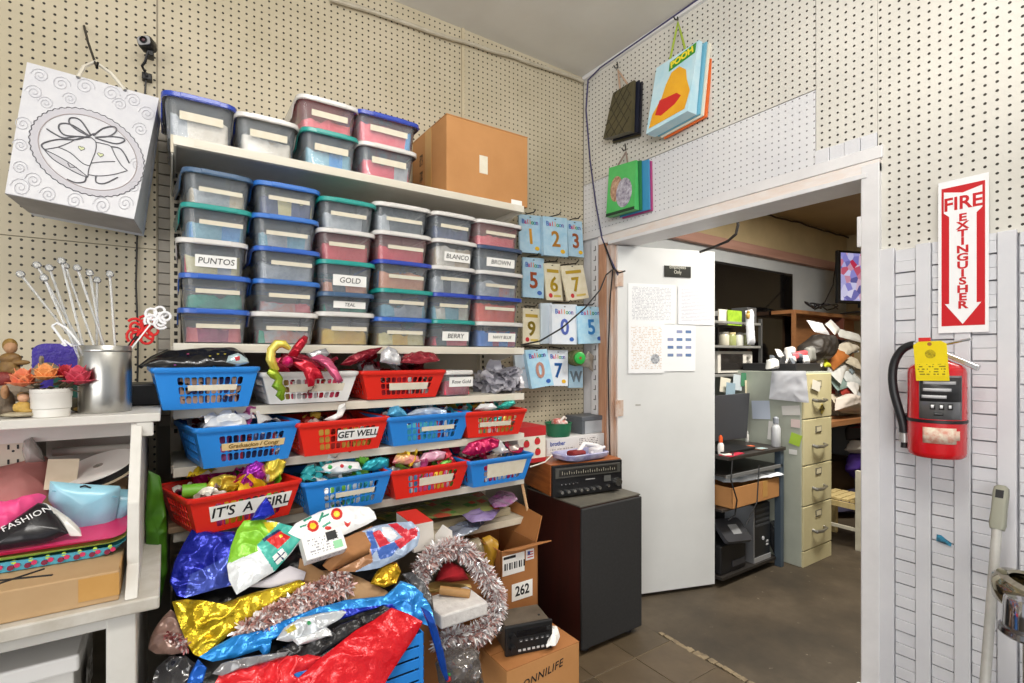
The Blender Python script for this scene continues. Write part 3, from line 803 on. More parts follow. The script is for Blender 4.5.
def print_mat(paper='#f1f1ef', ink='#8d8f96', pitch=.007, gx=140, thr=.48, mx=.42, my=.42, wd=.2, ht=.27):
    key = ('print', paper, ink, pitch, gx, thr, wd, ht)
    if key in _mats: return _mats[key]
    m = bpy.data.materials.new('print'); m.use_nodes = True
    N = m.node_tree.nodes; L = m.node_tree.links; b = N['Principled BSDF']; b.inputs['Roughness'].default_value = .6
    tc = N.new('ShaderNodeTexCoord'); sp = N.new('ShaderNodeSeparateXYZ'); L.new(tc.outputs['Object'], sp.inputs[0])
    def mt(op, a, v=None, bb=None):
        n = N.new('ShaderNodeMath'); n.operation = op; L.new(a, n.inputs[0])
        if v is not None: n.inputs[1].default_value = v
        if bb is not None: L.new(bb, n.inputs[1])
        return n.outputs[0]
    row = mt('DIVIDE', sp.outputs['Y'], pitch)
    band = mt('LESS_THAN', mt('FRACT', row), .5)
    cb = N.new('ShaderNodeCombineXYZ'); L.new(mt('MULTIPLY', sp.outputs['X'], gx), cb.inputs[0]); L.new(mt('MULTIPLY', mt('FLOOR', row), 7.3), cb.inputs[1])
    nzn = N.new('ShaderNodeTexNoise'); nzn.inputs['Scale'].default_value = 1.0; nzn.inputs['Detail'].default_value = 1; L.new(cb.outputs[0], nzn.inputs['Vector'])
    word = mt('GREATER_THAN', nzn.outputs['Fac'], thr)
    inx = mt('LESS_THAN', mt('ABSOLUTE', sp.outputs['X']), wd*mx); iny = mt('LESS_THAN', mt('ABSOLUTE', sp.outputs['Y']), ht*my)
    fac = mt('MULTIPLY', mt('MULTIPLY', band, None, word), None, mt('MULTIPLY', inx, None, iny))
    mix = N.new('ShaderNodeMix'); mix.data_type = 'RGBA'; L.new(fac, mix.inputs['Factor'])
    mix.inputs['A'].default_value = lin(paper); mix.inputs['B'].default_value = lin(ink)
    L.new(mix.outputs['Result'], b.inputs['Base Color'])
    _mats[key] = m
    return m
def slab(name, w_, h_, th, M, mat, label=None, cat=None, parent=None, group=None, bevel=0, **k):
    o = MB().box(-w_/2, w_/2, -h_/2, h_/2, 0, th).build(name, mat, parent, bevel=bevel, label=label, cat=cat, group=group, **k)
    if parent is None: place(o, M)
    else:
        o.matrix_local = _roots[parent.name].inverted() @ M
    return o

M_card = pm('#c08a55', .75, color2='#b27d49', nscale=5, bump=.05, bscale=80)
M_card_l = pm('#bd9f78', .75, color2='#ad8c64', nscale=5)
M_card_d = pm('#a9703f', .75, color2='#96602f', nscale=5)
M_tape = pm('#c79a5b', .35, color2='#b98a4a', nscale=9)
M_black = pm('#151517', .45)
M_black_g = pm('#101014', .18)
M_chrome = pm('#c9c9c8', .14, 1.0)
M_steel = pm('#b9b8b4', .28, 1.0, bump=.03, bscale=30, stretch=(1, 1, .02))
M_hook = pm('#2b2724', .5, .4)

# ================================================================== TOP SHELF CARTON
bx0, bx1 = onY(446, 150, 1.76).x, onY(527, 150, 1.76).x
zt = onY(446, 114, 1.76).z
ct = thing('cardboard_carton', 'large closed brown carton at the right end of the top shelf', 'carton', ((bx0+bx1)/2, 1.92, SHZ[0] + .0005))
W_, D_, H_ = (bx1 - bx0), .33, zt - SHZ[0] - .002
MB().box(-W_/2, W_/2, -D_/2, D_/2, 0, H_).build('body', M_card, ct, bevel=.003)
for s in (-1, 1):
    MB().box(-W_/2, W_/2, min(0, s*D_/2), max(0, s*D_/2) - .0005*s, H_ + .0003, H_ + .0035).build('flap', M_card, ct)
MB().box(-W_*.12, -W_*.02, -D_/2 - .0012, -D_/2, H_*.34, H_*.58).build('sticker', M_label, ct)
MB().box(-W_/2 - .001, -W_/2 - .0001, -.03, .03, 0, H_).build('tape_strip', M_tape, ct)
MB().box(W_*.28, W_*.42, -D_/2 - .0012, -D_/2, .0, .022).build('sticker', M_paper, ct)
for z_ in (.03, .10, .17):
    MB().box(-W_/2 - .0012, -W_/2 - .0002, .055, .085, z_, z_ + .045).build('print_mark', pm('#3a2c1c', .7, color2='#b27d49', nscale=70, ncontrast=.2), ct)

# ================================================================== WEDDING GIFT BAG ON THE PEGBOARD
_bl, _br, _tl = onY(5, 193, 1.76), onY(134, 219, 1.78), onY(27, 62, 1.84)
_bn = (_br - _bl).cross(_tl - _bl).normalized()
gb_pts = [_bl, _br, onPlane(159, 98, _bl, _bn), _tl]     # BL BR TR TL of the front
base_c = (gb_pts[0] + gb_pts[1])/2
gb = thing('gift_bag', 'white paper gift bag printed with wedding bells hanging on the tan pegboard', 'gift bag', tuple(base_c))
M_bag = pm('#d2d2d6', .4, color2='#c9c9cf', nscale=40)
M_bag_g = pm('#b9b9c0', .4)
BL, BR, TR, TL = gb_pts
dpt = Vector((.012, .19, 0)); dpt_t = Vector((.004, .07, 0))
gbm = MB(); gbm.hexa([BL, BR, BR + dpt, BL + dpt], [TL, TR, TR + dpt_t, TL + dpt_t])
gbm.build('body', M_bag, gb, world=True)
M_silver = pm('#a9a9b0', .35, .3, color2='#8d8d96', nscale=10)
dn = Vector((0, 0, -.0012))
MB().quad(*[p + dn for p in (BL + dpt, BR + dpt, BR, BL)]).build('bottom_panel', pm('#9d9ca2', .4, color2='#84838a', nscale=12), gb, world=True, solid=.001)
MB().hexa([BL + dpt*1.02, BR + dpt*1.02, BR + dpt*1.25, BL + dpt*1.25], [TL + dpt_t*1.1, TR + dpt_t*1.1, TR + dpt_t*1.6, TL + dpt_t*1.6]).build('second_bag', pm('#c9d2e6', .35), gb, world=True)
# print on the front, in the plane of the paper
ex = (BR - BL); ey = (TL - BL); en = ex.cross(ey).normalized(); 
if en.y > 0: en = -en
GW, GH = ex.length, ey.length
def bagpt(u, v, off=.0012): return BL + ex*u + (ey.lerp(TR - BR, u))*v + en*off
def bagline(pts, r, name, mat, close=False):
    P_ = [bagpt(*p) for p in pts]
    if close: P_.append(P_[0])
    return MB().tube(P_, r, 5).build(name, mat, gb, world=True, smooth=True)
M_grey1 = pm('#5c5c62', .5)
M_grey1 = pm('#5c5c62', .5); M_grey2 = pm('#c3c3ca', .5); M_grey3 = pm('#a89c9c', .5)
def bpx(x, y, off=.0012): return onPlane(x, y, BL, en) + en*off
def artline(pts, r, name, mat, close=False):
    P2 = [bpx(*p) for p in pts]
    if close: P2.append(P2[0])
    return MB().tube(P2, r, 5).build(name, mat, gb, world=True, smooth=True)
def smooth(pts, k=4):
    out = []
    for i in range(len(pts) - 1):
        p0, p1, p2, p3 = pts[max(i-1, 0)], pts[i], pts[i+1], pts[min(i+2, len(pts)-1)]
        for j in range(k):
            t = j/k
            out.append(tuple(.5*(2*p1[c] + (p2[c]-p0[c])*t + (2*p0[c]-5*p1[c]+4*p2[c]-p3[c])*t*t + (3*p1[c]-p0[c]-3*p2[c]+p3[c])*t**3) for c in (0, 1)))
    return out + [pts[-1]]
RC = (bpx(29, 147.6, 0) + bpx(141.5, 156.4, 0) + bpx(79, 108.5, 0) + bpx(103.7, 196.8, 0))/4
RU = (bpx(141.5, 156.4, 0) - bpx(29, 147.6, 0))/2; RV = (bpx(79, 108.5, 0) - bpx(103.7, 196.8, 0))/2
ringp = lambda t, s, o: RC + RU*(s*math.cos(t)) + RV*(s*math.sin(t)) + en*o
n_ = 72
MB().loft([[ringp(2*math.pi*k/n_, s_, .0008) for k in range(n_)] for s_ in (1.0, .86)], False, False).build('printed_ring', pm('#bdbbc2', .5), gb, world=True, solid=.0004)
MB().tube([ringp(2*math.pi*k/180, 1.0 + .014*math.sin(k*2*math.pi/3.75), .0012) for k in range(181)], .0011, 5).build('printed_edge', M_grey1, gb, world=True)
MB().tube([ringp(2*math.pi*k/60, .86, .0012) for k in range(61)], .0011, 5).build('printed_edge', M_grey3, gb, world=True)
random.seed(21)
for (u, v) in [(.10,.92),(.25,.90),(.42,.93),(.62,.93),(.80,.92),(.93,.84),(.08,.78),(.07,.20),(.10,.06),(.30,.05),(.50,.045),(.72,.05),(.90,.10),(.95,.24),(.17,.72),(.90,.70),(.04,.52),(.93,.42),(.18,.13),(.33,.80),(.70,.86),(.05,.36)]:
    s_ = random.choice((-1, 1)); r0 = random.uniform(.05, .07)
    bagline([(u + s_*r0*(1 - t/26)*math.cos(t*.55)*1.1, v + r0*(1 - t/26)*math.sin(t*.55)) for t in range(24)], .0008, 'printed_swirl', pm('#c6c6cc', .5))
c1 = lambda x, y: (x/6.207, 40 + y/6.207)
c2_ = lambda x, y: (x/5.689, 130 + y/5.689)
for pts in ([(565,595),(500,500),(440,485),(430,515),(480,560),(560,600)], [(560,600),(450,530),(380,520),(365,550),(400,590),(480,600),(560,605)], [(580,595),(640,550),(710,540),(720,570),(670,600),(590,605)], [(590,605),(680,600),(760,610),(770,630),(720,645),(640,625),(590,608)], [(560,605),(480,600),(400,610),(350,590),(300,560),(290,552)]):
    artline(smooth([c1(*p) for p in pts]), .0019, 'printed_bow', M_grey1)
for pts in ([(540,20),(440,55),(330,55),(250,75),(238,95),(262,118)], [(630,95),(680,105),(710,140),(735,190)], [(380,280),(430,300),(480,295),(490,270)], [(545,265),(548,298),(595,305),(670,270)]):
    artline(smooth([c2_(*p) for p in pts]), .0018, 'printed_ribbon', M_grey1)
for pts in ([(520,45),(450,48),(390,75),(330,98),(252,112)], [(520,45),(545,70),(545,115),(525,170),(505,225),(500,268)], [(252,112),(300,165),(380,215),(450,252),(500,270)], [(252,112),(330,150),(420,205),(500,268)], [(545,70),(600,82),(632,96),(655,145),(690,200),(725,232)], [(505,255),(560,262),(640,255),(725,232)], [(515,190),(580,182),(655,180)], [(330,98),(400,130),(470,190),(515,205)], [(385,188),(400,212),(435,212)]):
    artline(smooth([c2_(*p) for p in pts]), .0011, 'printed_bell', M_grey1)
for (x, y) in ((463, 105), (572, 142)):
    hp2 = [(.0068*math.sin(t)**3, .0055*(13*math.cos(t) - 5*math.cos(2*t) - 2*math.cos(3*t) - math.cos(4*t))/13) for t in [2*math.pi*k/24 for k in range(24)]]
    MB().prism(hp2, .0006, frame(bpx(*c2_(x, y), .0004), ex, ey)).build('printed_heart', pm('#c9cfa0', .5), gb, world=True)
    MB().tube([frame(bpx(*c2_(x, y), .001), ex, ey) @ Vector((p[0], p[1], 0)) for p in hp2 + hp2[:1]], .0007, 5).build('printed_heart_edge', M_grey1, gb, world=True)
fillp = [c2_(*p) for p in smooth([(252,112),(300,165),(380,215),(450,252),(500,270)]) + list(reversed(smooth([(252,112),(330,150),(420,205),(500,268)])))]
MB()._add([bpx(*p, .0007) for p in fillp], [tuple(range(len(fillp)))]).build('printed_bell_mouth', pm('#bfbec4', .5), gb, world=True)
# handle and hook
hm = MB()
h0, h1 = bagpt(.36, .985, .002), bagpt(.72, .985, .002); hk_ = onY(95, 62, 1.90)
hm.tube([h0, h0.lerp(hk_, .5) + Vector((-.006, 0, .006)), hk_, h1.lerp(hk_, .5) + Vector((.004, 0, .008)), h1], .0055, 6)
hm.build('handle', pm('#d6d0c2', .5), gb, world=True, smooth=True)
MB().cyl(h0, h0 + en*.002, .004, n=10).build('eyelet', M_grey1, gb, world=True); MB().cyl(h1, h1 + en*.002, .004, n=10).build('eyelet', M_grey1, gb, world=True)
hkm = MB().tube([onY(84, 26, YW), onY(88, 42, 1.99), onY(97, 68, 1.87), onY(98, 62, 1.862)], .0035, 8)
hkm.build('peg_hook', M_hook, smooth=True, label='dark metal peg hook carrying the white wedding bell bag', cat='hook')

# ================================================================== WEB CAMERA ON A CLIP
wc = thing('web_camera', 'small black and silver web camera clipped to the pegboard above the tubs', 'camera', tuple(onY(148, 85, YW - .02)))
c0 = onY(146, 43, YW - .075); Mw = frame(c0, (1, -.45, .25), (0, .1, 1))
b = MB(); b.M = Mw; b.loft([[(x, y, z) for x, y in rrect(.044*k, .036*k, .01)] for k, z in ((.8, -.03), (1, -.022), (1, .004), (.9, .012))]); b.build('housing', M_black, wc, world=True, smooth=True)
b = MB(); b.M = Mw; b.loft([[(x, y, z) for x, y in rrect(.038*k, .030*k, .009)] for k, z in ((1, .010), (.95, .0135))]); b.build('face_plate', pm('#c6c6ca', .3, .6), wc, world=True, smooth=True)
b = MB(); b.M = Mw; b.lathe([(.011, .012), (.011, .018), (.008, .018), (.007, .015)], 16); b.build('lens_ring', M_black_g, wc, world=True, smooth=True)
b = MB(); b.M = Mw; b.sphere((0, 0, .013), .006, 10, 6); b.build('lens', pm('#5a3a40', .1), wc, world=True, smooth=True)
st_ = [onY(148, 52, YW - .07), onY(145, 62, YW - .06), onY(142, 66, YW - .045), onY(145, 72, YW - .03), onY(147, 76, YW - .03)]
MB().tube(st_, .004, 8).build('flex_stem', M_black, wc, world=True, smooth=True)
cl = onY(147, 77, YW - .012); MB().box(cl.x - .014, cl.x + .014, cl.y - .012, cl.y + .016, cl.z - .012, cl.z + .01).build('clip', M_black, wc, world=True, bevel=.003)
cl = onY(151, 54, YW - .06); MB().box(cl.x - .012, cl.x + .008, cl.y - .01, cl.y + .03, cl.z - .008, cl.z + .01).build('clip', M_black, wc, world=True, bevel=.003)
cb_ = [onY(146, 80, YW - .012), onY(145, 95, YW - .008), onY(143, 160, YW - .006), onY(137, 240, YW - .006), onY(136, 285, YW - .006), onY(138, 335, YW - .006), onY(137, 420, YW - .006)]
MB().tube(cb_, .0028, 6).build('camera_cable', pm('#2a2826', .5), wc, world=True, smooth=True)

# ================================================================== DESK WITH HUTCH
M_desk = pm('#dcdad5', .5, color2='#c4c0b8', nscale=6, ncontrast=.7, bump=.04)
M_desk_w = pm('#d2cfc9', .5, color2='#a9a193', nscale=14, ncontrast=.7)
dk = thing('desk', 'worn white painted desk with a hutch shelf at the left edge', 'desk', (-.6, 1.7, 0))
DXR = -.045
MB().box(-1.5, DXR + .03, 1.315, 2.09, .722, .75).build('desktop', M_desk_w, dk, world=True, bevel=.004)
MB().box(-1.5, DXR - .02, 1.335, 1.355, .697, .722).build('apron', M_desk, dk, world=True, bevel=.002)
lx0, lx1 = onY(106, 600, 1.335).x, onY(136, 600, 1.335).x
MB().box(lx0, lx1, 1.333, 1.385, 0, .722).build('leg', M_desk, dk, world=True, bevel=.003)
MB().box(lx0, lx1, 2.03, 2.08, 0, .722).build('leg', M_desk, dk, world=True, bevel=.003)
MB().box(lx1 - .012, lx1 - .002, 1.385, 2.03, .02, .722).build('side_panel', M_desk, dk, world=True)
MB().box(-1.5, lx1 - .012, 1.39, 2.08, .43, .45).build('lower_shelf', pm('#8d8472', .6, color2='#6f6758', nscale=6), dk, world=True)
ZSH = 1.117
MB().box(-1.5, -.016, 1.55, 2.09, ZSH - .021, ZSH).build('hutch_shelf', M_desk, dk, world=True, bevel=.002)
sp_ = MB(); prof = [(1.325, .751), (1.40, .80), (1.42, .93), (1.56, 1.095), (2.085, 1.095), (2.085, .751)]
sp_.prism([(p[0], p[1]) for p in prof], .022, Matrix(((0,0,1,-.075),(1,0,0,0),(0,1,0,0),(0,0,0,1))))
sp_.build('hutch_side', M_desk, dk, world=True, bevel=.002)
MB().box(-1.5, -.08, 2.055, 2.085, .751, 1.095).build('hutch_back', pm('#c9c6bf', .55, color2='#b5b1a8', nscale=4), dk, world=True)
MB().box(-1.5, -.08, 1.80, 1.815, 1.035, 1.095).build('hutch_rail', M_desk, dk, world=True)
MB().box(-.065, -.03, 1.553, 1.575, 1.06, 1.096).build('bracket', M_desk, dk, world=True, bevel=.003)

# ---- on the hutch shelf
pc = onZ(105.5, 408, ZSH); pc.y = 1.66; pc.x = onY(105.5, 400, 1.66).x
pot = thing('utensil_holder', 'brushed steel cylinder holding clear sticks on the hutch shelf', 'container', (pc.x, pc.y, ZSH + .0005))
MB().lathe([(.001, .002), (.052, .002), (.053, 0), (.0545, .004), (.0545, .166), (.053, .168), (.052, .164), (.052, .006), (.001, .006)], 40, cap0=False, cap1=False).build('cylinder', M_steel, pot, smooth=True)
MB().lathe([(.055, .152), (.056, .155), (.055, .158)], 40, cap0=False, cap1=False).build('rim_band', M_steel, pot, smooth=True)
M_clear = pm('#eef2f6', .05, alpha=.30)
tips = [(22, 276), (38, 267), (50, 270), (62, 263), (66, 268), (78, 270), (90, 275), (97, 282), (45, 280), (110, 276)]
for k, (tx, ty) in enumerate(tips):
    tip = onY(tx, ty, 1.66 + .02*math.sin(k*2.1)); bx_, by_ = pc.x + .03*math.cos(k*1.3) - .01, pc.y + .03*math.sin(k*1.3)
    b0 = Vector((bx_ + .02, by_, ZSH + .012))
    stk = MB().cyl(b0, tip, .0028, n=8).build('acrylic_stick', M_clear, smooth=True, label='clear acrylic balloon stick fanning out of the steel cylinder', cat='stick', group='clear sticks in the steel cylinder')
    d = (tip - b0).normalized()
    MB().tube([tip - d*.004, tip, tip + d*.006, tip + d*.012, tip + d*.014], [.003, .008, .009, .006, .002], 10).build('cup', M_clear, stk, smooth=True)
# clear butterfly shaped pick and red / white word picks
bf = thing('butterfly_pick', 'clear plastic lace pick poking out left of the clear sticks', 'decoration', (pc.x - .03, pc.y - .02, ZSH + .1))
bb = onY(64, 335, 1.62)
MB().tube([onY(px_, py__, 1.62) for px_, py__ in ((52, 326), (57, 323), (66, 328), (74, 337), (80, 345), (72, 346), (64, 340), (62, 344), (66, 346), (58, 334), (52, 326))], .0028, 6).build('outline', pm('#eef0f4', .15), bf, world=True, smooth=True)
MB().tube([onY(78, 345, 1.62), Vector((pc.x - .01, pc.y - .01, ZSH + .05))], .0025, 6).build('stem', M_clear, bf, world=True, smooth=True)
def curly(name, label, cxp, cyp, rx, ry, Y, mat, seed, stem_px):
    rnd = random.Random(seed)
    t = thing(name, label, 'decoration', (pc.x + .03, pc.y, ZSH + .05))
    for i in range(5):
        a = rnd.uniform(0, 6.28); qx, qy = cxp + rx*.55*math.cos(i*1.26), cyp + ry*.55*math.sin(i*1.26)
        MB().tube([onY(qx + rx*.55*math.cos(a + k*.5)*(1 - k/26), qy + ry*.6*math.sin(a + k*.5)*(1 - k/26), Y + .002*i) for k in range(18)], .0034, 6).build('curl', mat, t, world=True, smooth=True)
    MB().tube([onY(cxp - rx*.5, cyp + ry*.6, Y), onY(*stem_px, pc.y), Vector((pc.x + .035, pc.y, ZSH + .08))], .002, 6).build('stem', mat, t, world=True, smooth=True)
curly('party_pick', 'red glittery curly pick standing in the steel cylinder', 143, 331, 17, 14, 1.70, pm('#d8201f', .35), 3, (128, 350))
curly('party_pick', 'white curly pick standing in the steel cylinder above the red one', 158, 317, 14, 11, 1.69, pm('#f0eff2', .3), 4, (131, 349))
bkn = onY(125, 345, 1.70)
MB().tube([onY(147, 322, 1.72), onY(128, 348, 1.69), Vector((pc.x + .04, pc.y + .01, ZSH + .1))], .0045, 8).build('black_stick', M_black, smooth=True, label='short black stick leaning in the steel cylinder behind the red pick', cat='stick')

fx = onY(51.5, 405, 1.60)
fp = thing('flower_pot', 'white ribbed flower pot with peach and red artificial roses', 'flower pot', (fx.x, 1.60, ZSH + .0005))
MB().lathe([(.001, .0), (.034, .0), (.0345, .018), (.0365, .020), (.037, .045), (.038, .047), (.0385, .064), (.036, .065), (.035, .058), (.001, .056)], 32, cap0=False, cap1=False).build('pot', pm('#e2dfd9', .4), fp, smooth=True)
MB().lathe([(.039, .056), (.02, .060), (.001, .060)], 20, cap0=False).build('soil', pm('#4a3a2c', .9, color2='#7a6a50', nscale=60), fp)
def rose(parent, c, r, c1, c2, seed):
    rnd = random.Random(seed)
    fl_ = MB().sphere(c, r*.45, 10, 6).build('rose', pm(c2, .6), parent, smooth=True)
    for ring_, (nn, rr_, tl) in enumerate(((4, .45, 1.25), (6, .75, .85), (8, 1.0, .45))):
        for k in range(nn):
            a = 2*math.pi*k/nn + ring_*.4 + rnd.uniform(-.15, .15)
            P0 = Matrix.Translation(c) @ Matrix.Rotation(a, 4, 'Z')
            def f(u, v):
                w_ = (u - .5)*r*1.05*math.sin(math.pi*min(1, v*.8 + .2))
                rad = r*rr_*(.25 + .75*v)
                return P0 @ Vector((rad - abs(w_)**2*6, w_, r*(tl*(v**.8) - .35) - (.25*r*v*v if ring_ == 2 else 0)))
            MB().grid(f, 5, 4).build('petal', pm(c1, .6, color2=c2, nscale=50), fl_, smooth=True, solid=.0012)
rose(fp, (-.048, -.008, .085), .032, '#e8915f', '#dd6f55', 1)
rose(fp, (-.008, -.012, .098), .030, '#eeae6a', '#e58a4f', 2)
rose(fp, (.048, -.006, .088), .036, '#d9566a', '#b82a42', 3)
rose(fp, (.022, .02, .098), .026, '#c93a45', '#a31f30', 4)
lf = MB()
random.seed(8)
for k in range(26):
    a = random.uniform(0, 6.28); r0 = random.uniform(.01, .05); c = Vector((r0*math.cos(a), r0*math.sin(a)*.7, random.uniform(.060, .082)))
    Ml = Matrix.Translation(c) @ Matrix.Rotation(a, 4, 'Z') @ Matrix.Rotation(random.uniform(-.8, .4), 4, 'Y')
    lf.M = Ml; lf.prism([(0, 0), (.012, .007), (.026, .003), (.03, 0), (.026, -.003), (.012, -.007)], .0008)
lf.M = None
lf.build('leaves', pm('#6d5a44', .7, color2='#3c3a2a', nscale=50), fp, kind='stuff')

# resin figurines: a rider on a donkey, a seated child, a rock
def figure(name, label, parts, loc, cat='figurine'):
    t = thing(name, label, cat, loc)
    for nm, blobs, c in parts:
        mb = MB()
        for (p, r, sc) in blobs: mb.sphere(p, r, 14, 9, sc)
        mat = pm(c[0], .55, color2=c[1], nscale=60, bump=.3, bscale=90)
        o = mb.build(nm, mat, t, smooth=True)
        md = o.modifiers.new('remesh', 'REMESH'); md.mode = 'VOXEL'; md.voxel_size = .0022; md.use_smooth_shade = True
    return t
g0 = onY(24, 410, 1.80)
figure('resin_figurine', 'painted resin figurine of a cloaked rider on a donkey behind the flower pot', [
  ('donkey', [((0, 0, .055), .035, (1.25, .75, .95)), ((-.04, 0, .05), .03, (1, .8, 1)), ((.038, 0, .085), .018, (.9, .8, 1.2)), ((.055, -.002, .104), .017, (1.35, .8, .85)), ((.075, -.004, .098), .011, (1.2, .9, .9)), ((.046, .008, .124), .006, (.7, .6, 2)), ((.046, -.01, .124), .006, (.7, .6, 2)),
     ((.028, -.012, .022), .010, (.8, .8, 2.4)), ((.024, .014, .022), .010, (.8, .8, 2.4)), ((-.045, -.012, .02), .011, (.8, .8, 2.2)), ((-.05, .014, .02), .011, (.8, .8, 2.2))], ('#9a8874', '#6f6252')),
  ('rider_tunic', [((-.012, 0, .105), .020, (1, .8, 1.3)), ((-.010, -.002, .128), .018, (1.15, .8, .8)), ((.012, -.012, .118), .008, (2.0, .8, .8)), ((.006, -.018, .085), .011, (1, .8, 2.0))], ('#6b4a2a', '#8a6a32')),
  ('cloak', [((-.040, .004, .105), .018, (.9, .9, 2.1)), ((-.052, .006, .075), .017, (.9, .9, 1.6))], ('#2a5f8a', '#3c79a5')),
  ('saddle_cloth', [((-.022, -.012, .078), .020, (1.3, .9, .9))], ('#8a2f2a', '#6a2420')),
  ('head', [((-.010, -.002, .154), .013, (1, 1, 1.15))], ('#b98d68', '#a37a56')),
  ('hood', [((-.012, .003, .160), .0145, (1, .9, 1.2))], ('#7a5a26', '#9a7a34')),
  ('ground', [((0, 0, .003), .055, (1.4, .7, .2))], ('#4a4034', '#5c5040'))], (g0.x, 1.72, ZSH + .008))
g1 = onY(23, 415, 1.60)
figure('resin_figurine', 'tiny painted figurine of a seated child left of the flower pot', [
  ('body', [((0, 0, .018), .014, (1, .9, 1.1)), ((.008, -.010, .010), .008, (1.6, .8, .7)), ((-.012, -.006, .018), .006, (.8, .8, 1.6))], ('#c9a24a', '#9a7a3a')),
  ('head', [((.001, -.002, .040), .0105, (1, 1, 1.05))], ('#d9a888', '#c79472')),
  ('hair', [((.0, .002, .045), .010, (1.1, 1, .8))], ('#b98a3a', '#8f6726')),
  ('ground', [((0, 0, .002), .030, (1.3, .8, .22))], ('#b9ad94', '#8a8068'))], (g1.x, 1.60, ZSH + .006))
g2 = onY(80, 402, 1.68)
figure('decorative_rock', 'small mossy resin rock between the flower pot and the steel cylinder', [
  ('rock', [((0, 0, .014), .022, (1.1, .8, .9)), ((-.016, .004, .02), .015, (1, .8, .9))], ('#5a5a46', '#7a7058')),
  ('gold_trim', [((.006, -.018, .005), .012, (1.6, .6, .5))], ('#b98f3a', '#e0c070'))], (g2.x, 1.69, ZSH + .004), 'ornament')
g3 = onY(4, 412, 1.64)
figure('resin_figurine', 'dark brown resin figurine cut by the left picture edge on the hutch shelf', [
  ('body', [((0, 0, .03), .022, (.9, .8, 1.5)), ((.012, -.006, .014), .016, (1.1, .8, .9))], ('#4c4238', '#77634a')),
  ('arm', [((.004, -.012, .055), .010, (.8, .8, 1.8))], ('#b98a62', '#94683f'))], (g3.x, 1.64, ZSH + .003))
# purple picture frame standing at the back
fc = onY(63, 372, 1.90)
pf = thing('picture_frame', 'small violet arched frame with a green card behind the figurines', 'frame', (fc.x, 1.90, ZSH + .0005))
w2 = .042; 
arch = [(-w2, .0), (w2, .0)] + [(w2*math.cos(R(a)) if False else (w2 - .02 + .02*math.cos(R(a))), .125 + .02*math.sin(R(a))) for a in range(0, 91, 15)] + [(-(w2 - .02) - .02*math.sin(R(a)), .125 + .02*math.cos(R(a))) for a in range(0, 91, 15)]
arch = [(x*1.5, y*1.22) for x, y in arch]
MB().prism(arch, .012, FRONT).build('frame', pm('#4a35a8', .35, color2='#3b2a90', nscale=40, bump=.3, bscale=120), pf)
MB().box(-.018, .034, -.016, -.0125, .025, .098).build('card', pm('#23584a', .4), pf)
M_ = None
# dark tin standing between steel cylinder and blue basket
tn = onY(146, 395, 1.84)
MB().box(-.10, .0, 1.80, 1.98, ZSH + .0005, ZSH + .062).build('black_box', M_black, bevel=.004, label='low black box on the hutch shelf behind the steel cylinder', cat='box')

# ---- in the hutch, above the desktop
ZD = .7505
q0 = onY(0, 625, 1.335); q1 = onY(119, 600, 1.335)
cbx = thing('cardboard_box', 'flat brown mailing box with tape and a marker cross on the white desk', 'box', (-.33, 1.41, ZD))
bw_ = .52; x1_ = onY(119, 590, 1.335).x
cbx.location.x = x1_ - bw_/2; _roots[cbx.name] = Matrix.Translation(cbx.location)
MB().box(-bw_/2, bw_/2, -.073, .085, 0, .062).build('body', M_card_l, cbx, bevel=.003)
for (a, b_) in ((bw_/2 - .065, bw_/2 + .0004), (bw_/2 - .275, bw_/2 - .235)):
    MB().box(a, b_, -.0742, -.073, .012, .058).build('tape_strip', M_tape, cbx)
MB().box(bw_/2 - .001, bw_/2 + .0008, -.05, .02, .005, .062).build('tape_strip', M_tape, cbx)
for (a, b_) in (((.03, -.055), (.13, .02)), ((.05, .0), (.15, -.03)), ((.0, -.03), (.02, -.035))):
    MB().tube([(a[0], a[1], .0625), (b_[0], b_[1], .0625)], .0025, 6).build('marker_stroke', M_ink, cbx)
# three nested party trays
tcx = onY(124, 545, 1.44).x
tw = .60
trays = [('#5cbfe0', 0.0, 'turquoise party tray with a cherry border, lowest of the stack on the flat box', .026), ('#c5e06a', .026, 'lime green party tray in the middle of the tray stack', .010), ('#e0226a', .036, 'hot pink party tray on top of the tray stack', .010)]
for c, dz, lab, hh in trays:
    t = thing('party_tray', lab, 'tray', (tcx - tw/2, 1.575, ZD + .0635 + dz), 0, 'nested party trays')
    lp = []
    for k, zz in ((.93, 0), (.97, hh*.6), (1.0, hh), (1.008, hh), (.985, hh*.9), (.95, .004 + hh*.3), (.90, .003)):
        lp.append([(x, y, zz + (.006*math.sin(x*40) if zz > hh*.5 else 0)) for x, y in rrect(tw*k, .27*k, .03, 6)])
    MB().loft(lp).build('dish', pm(c, .35), t, smooth=True)
    if dz == 0:
        for i in range(15):
            x = tw/2 - .03 - i*.026
            for dx, dz_, cc, r in ((0, 0, '#7a1c3a', .0055), (.010, .004, '#c22a5c', .005), (.005, .011, '#b9d24a', .004)):
                MB().cyl((x + dx, -.27/2*.985 - .001, .009 + dz_), (x + dx, -.27/2*.985 + .003, .009 + dz_), r, n=8).build('cherry_print', pm(cc, .4), t)
ZTR = ZD + .0635 + .05
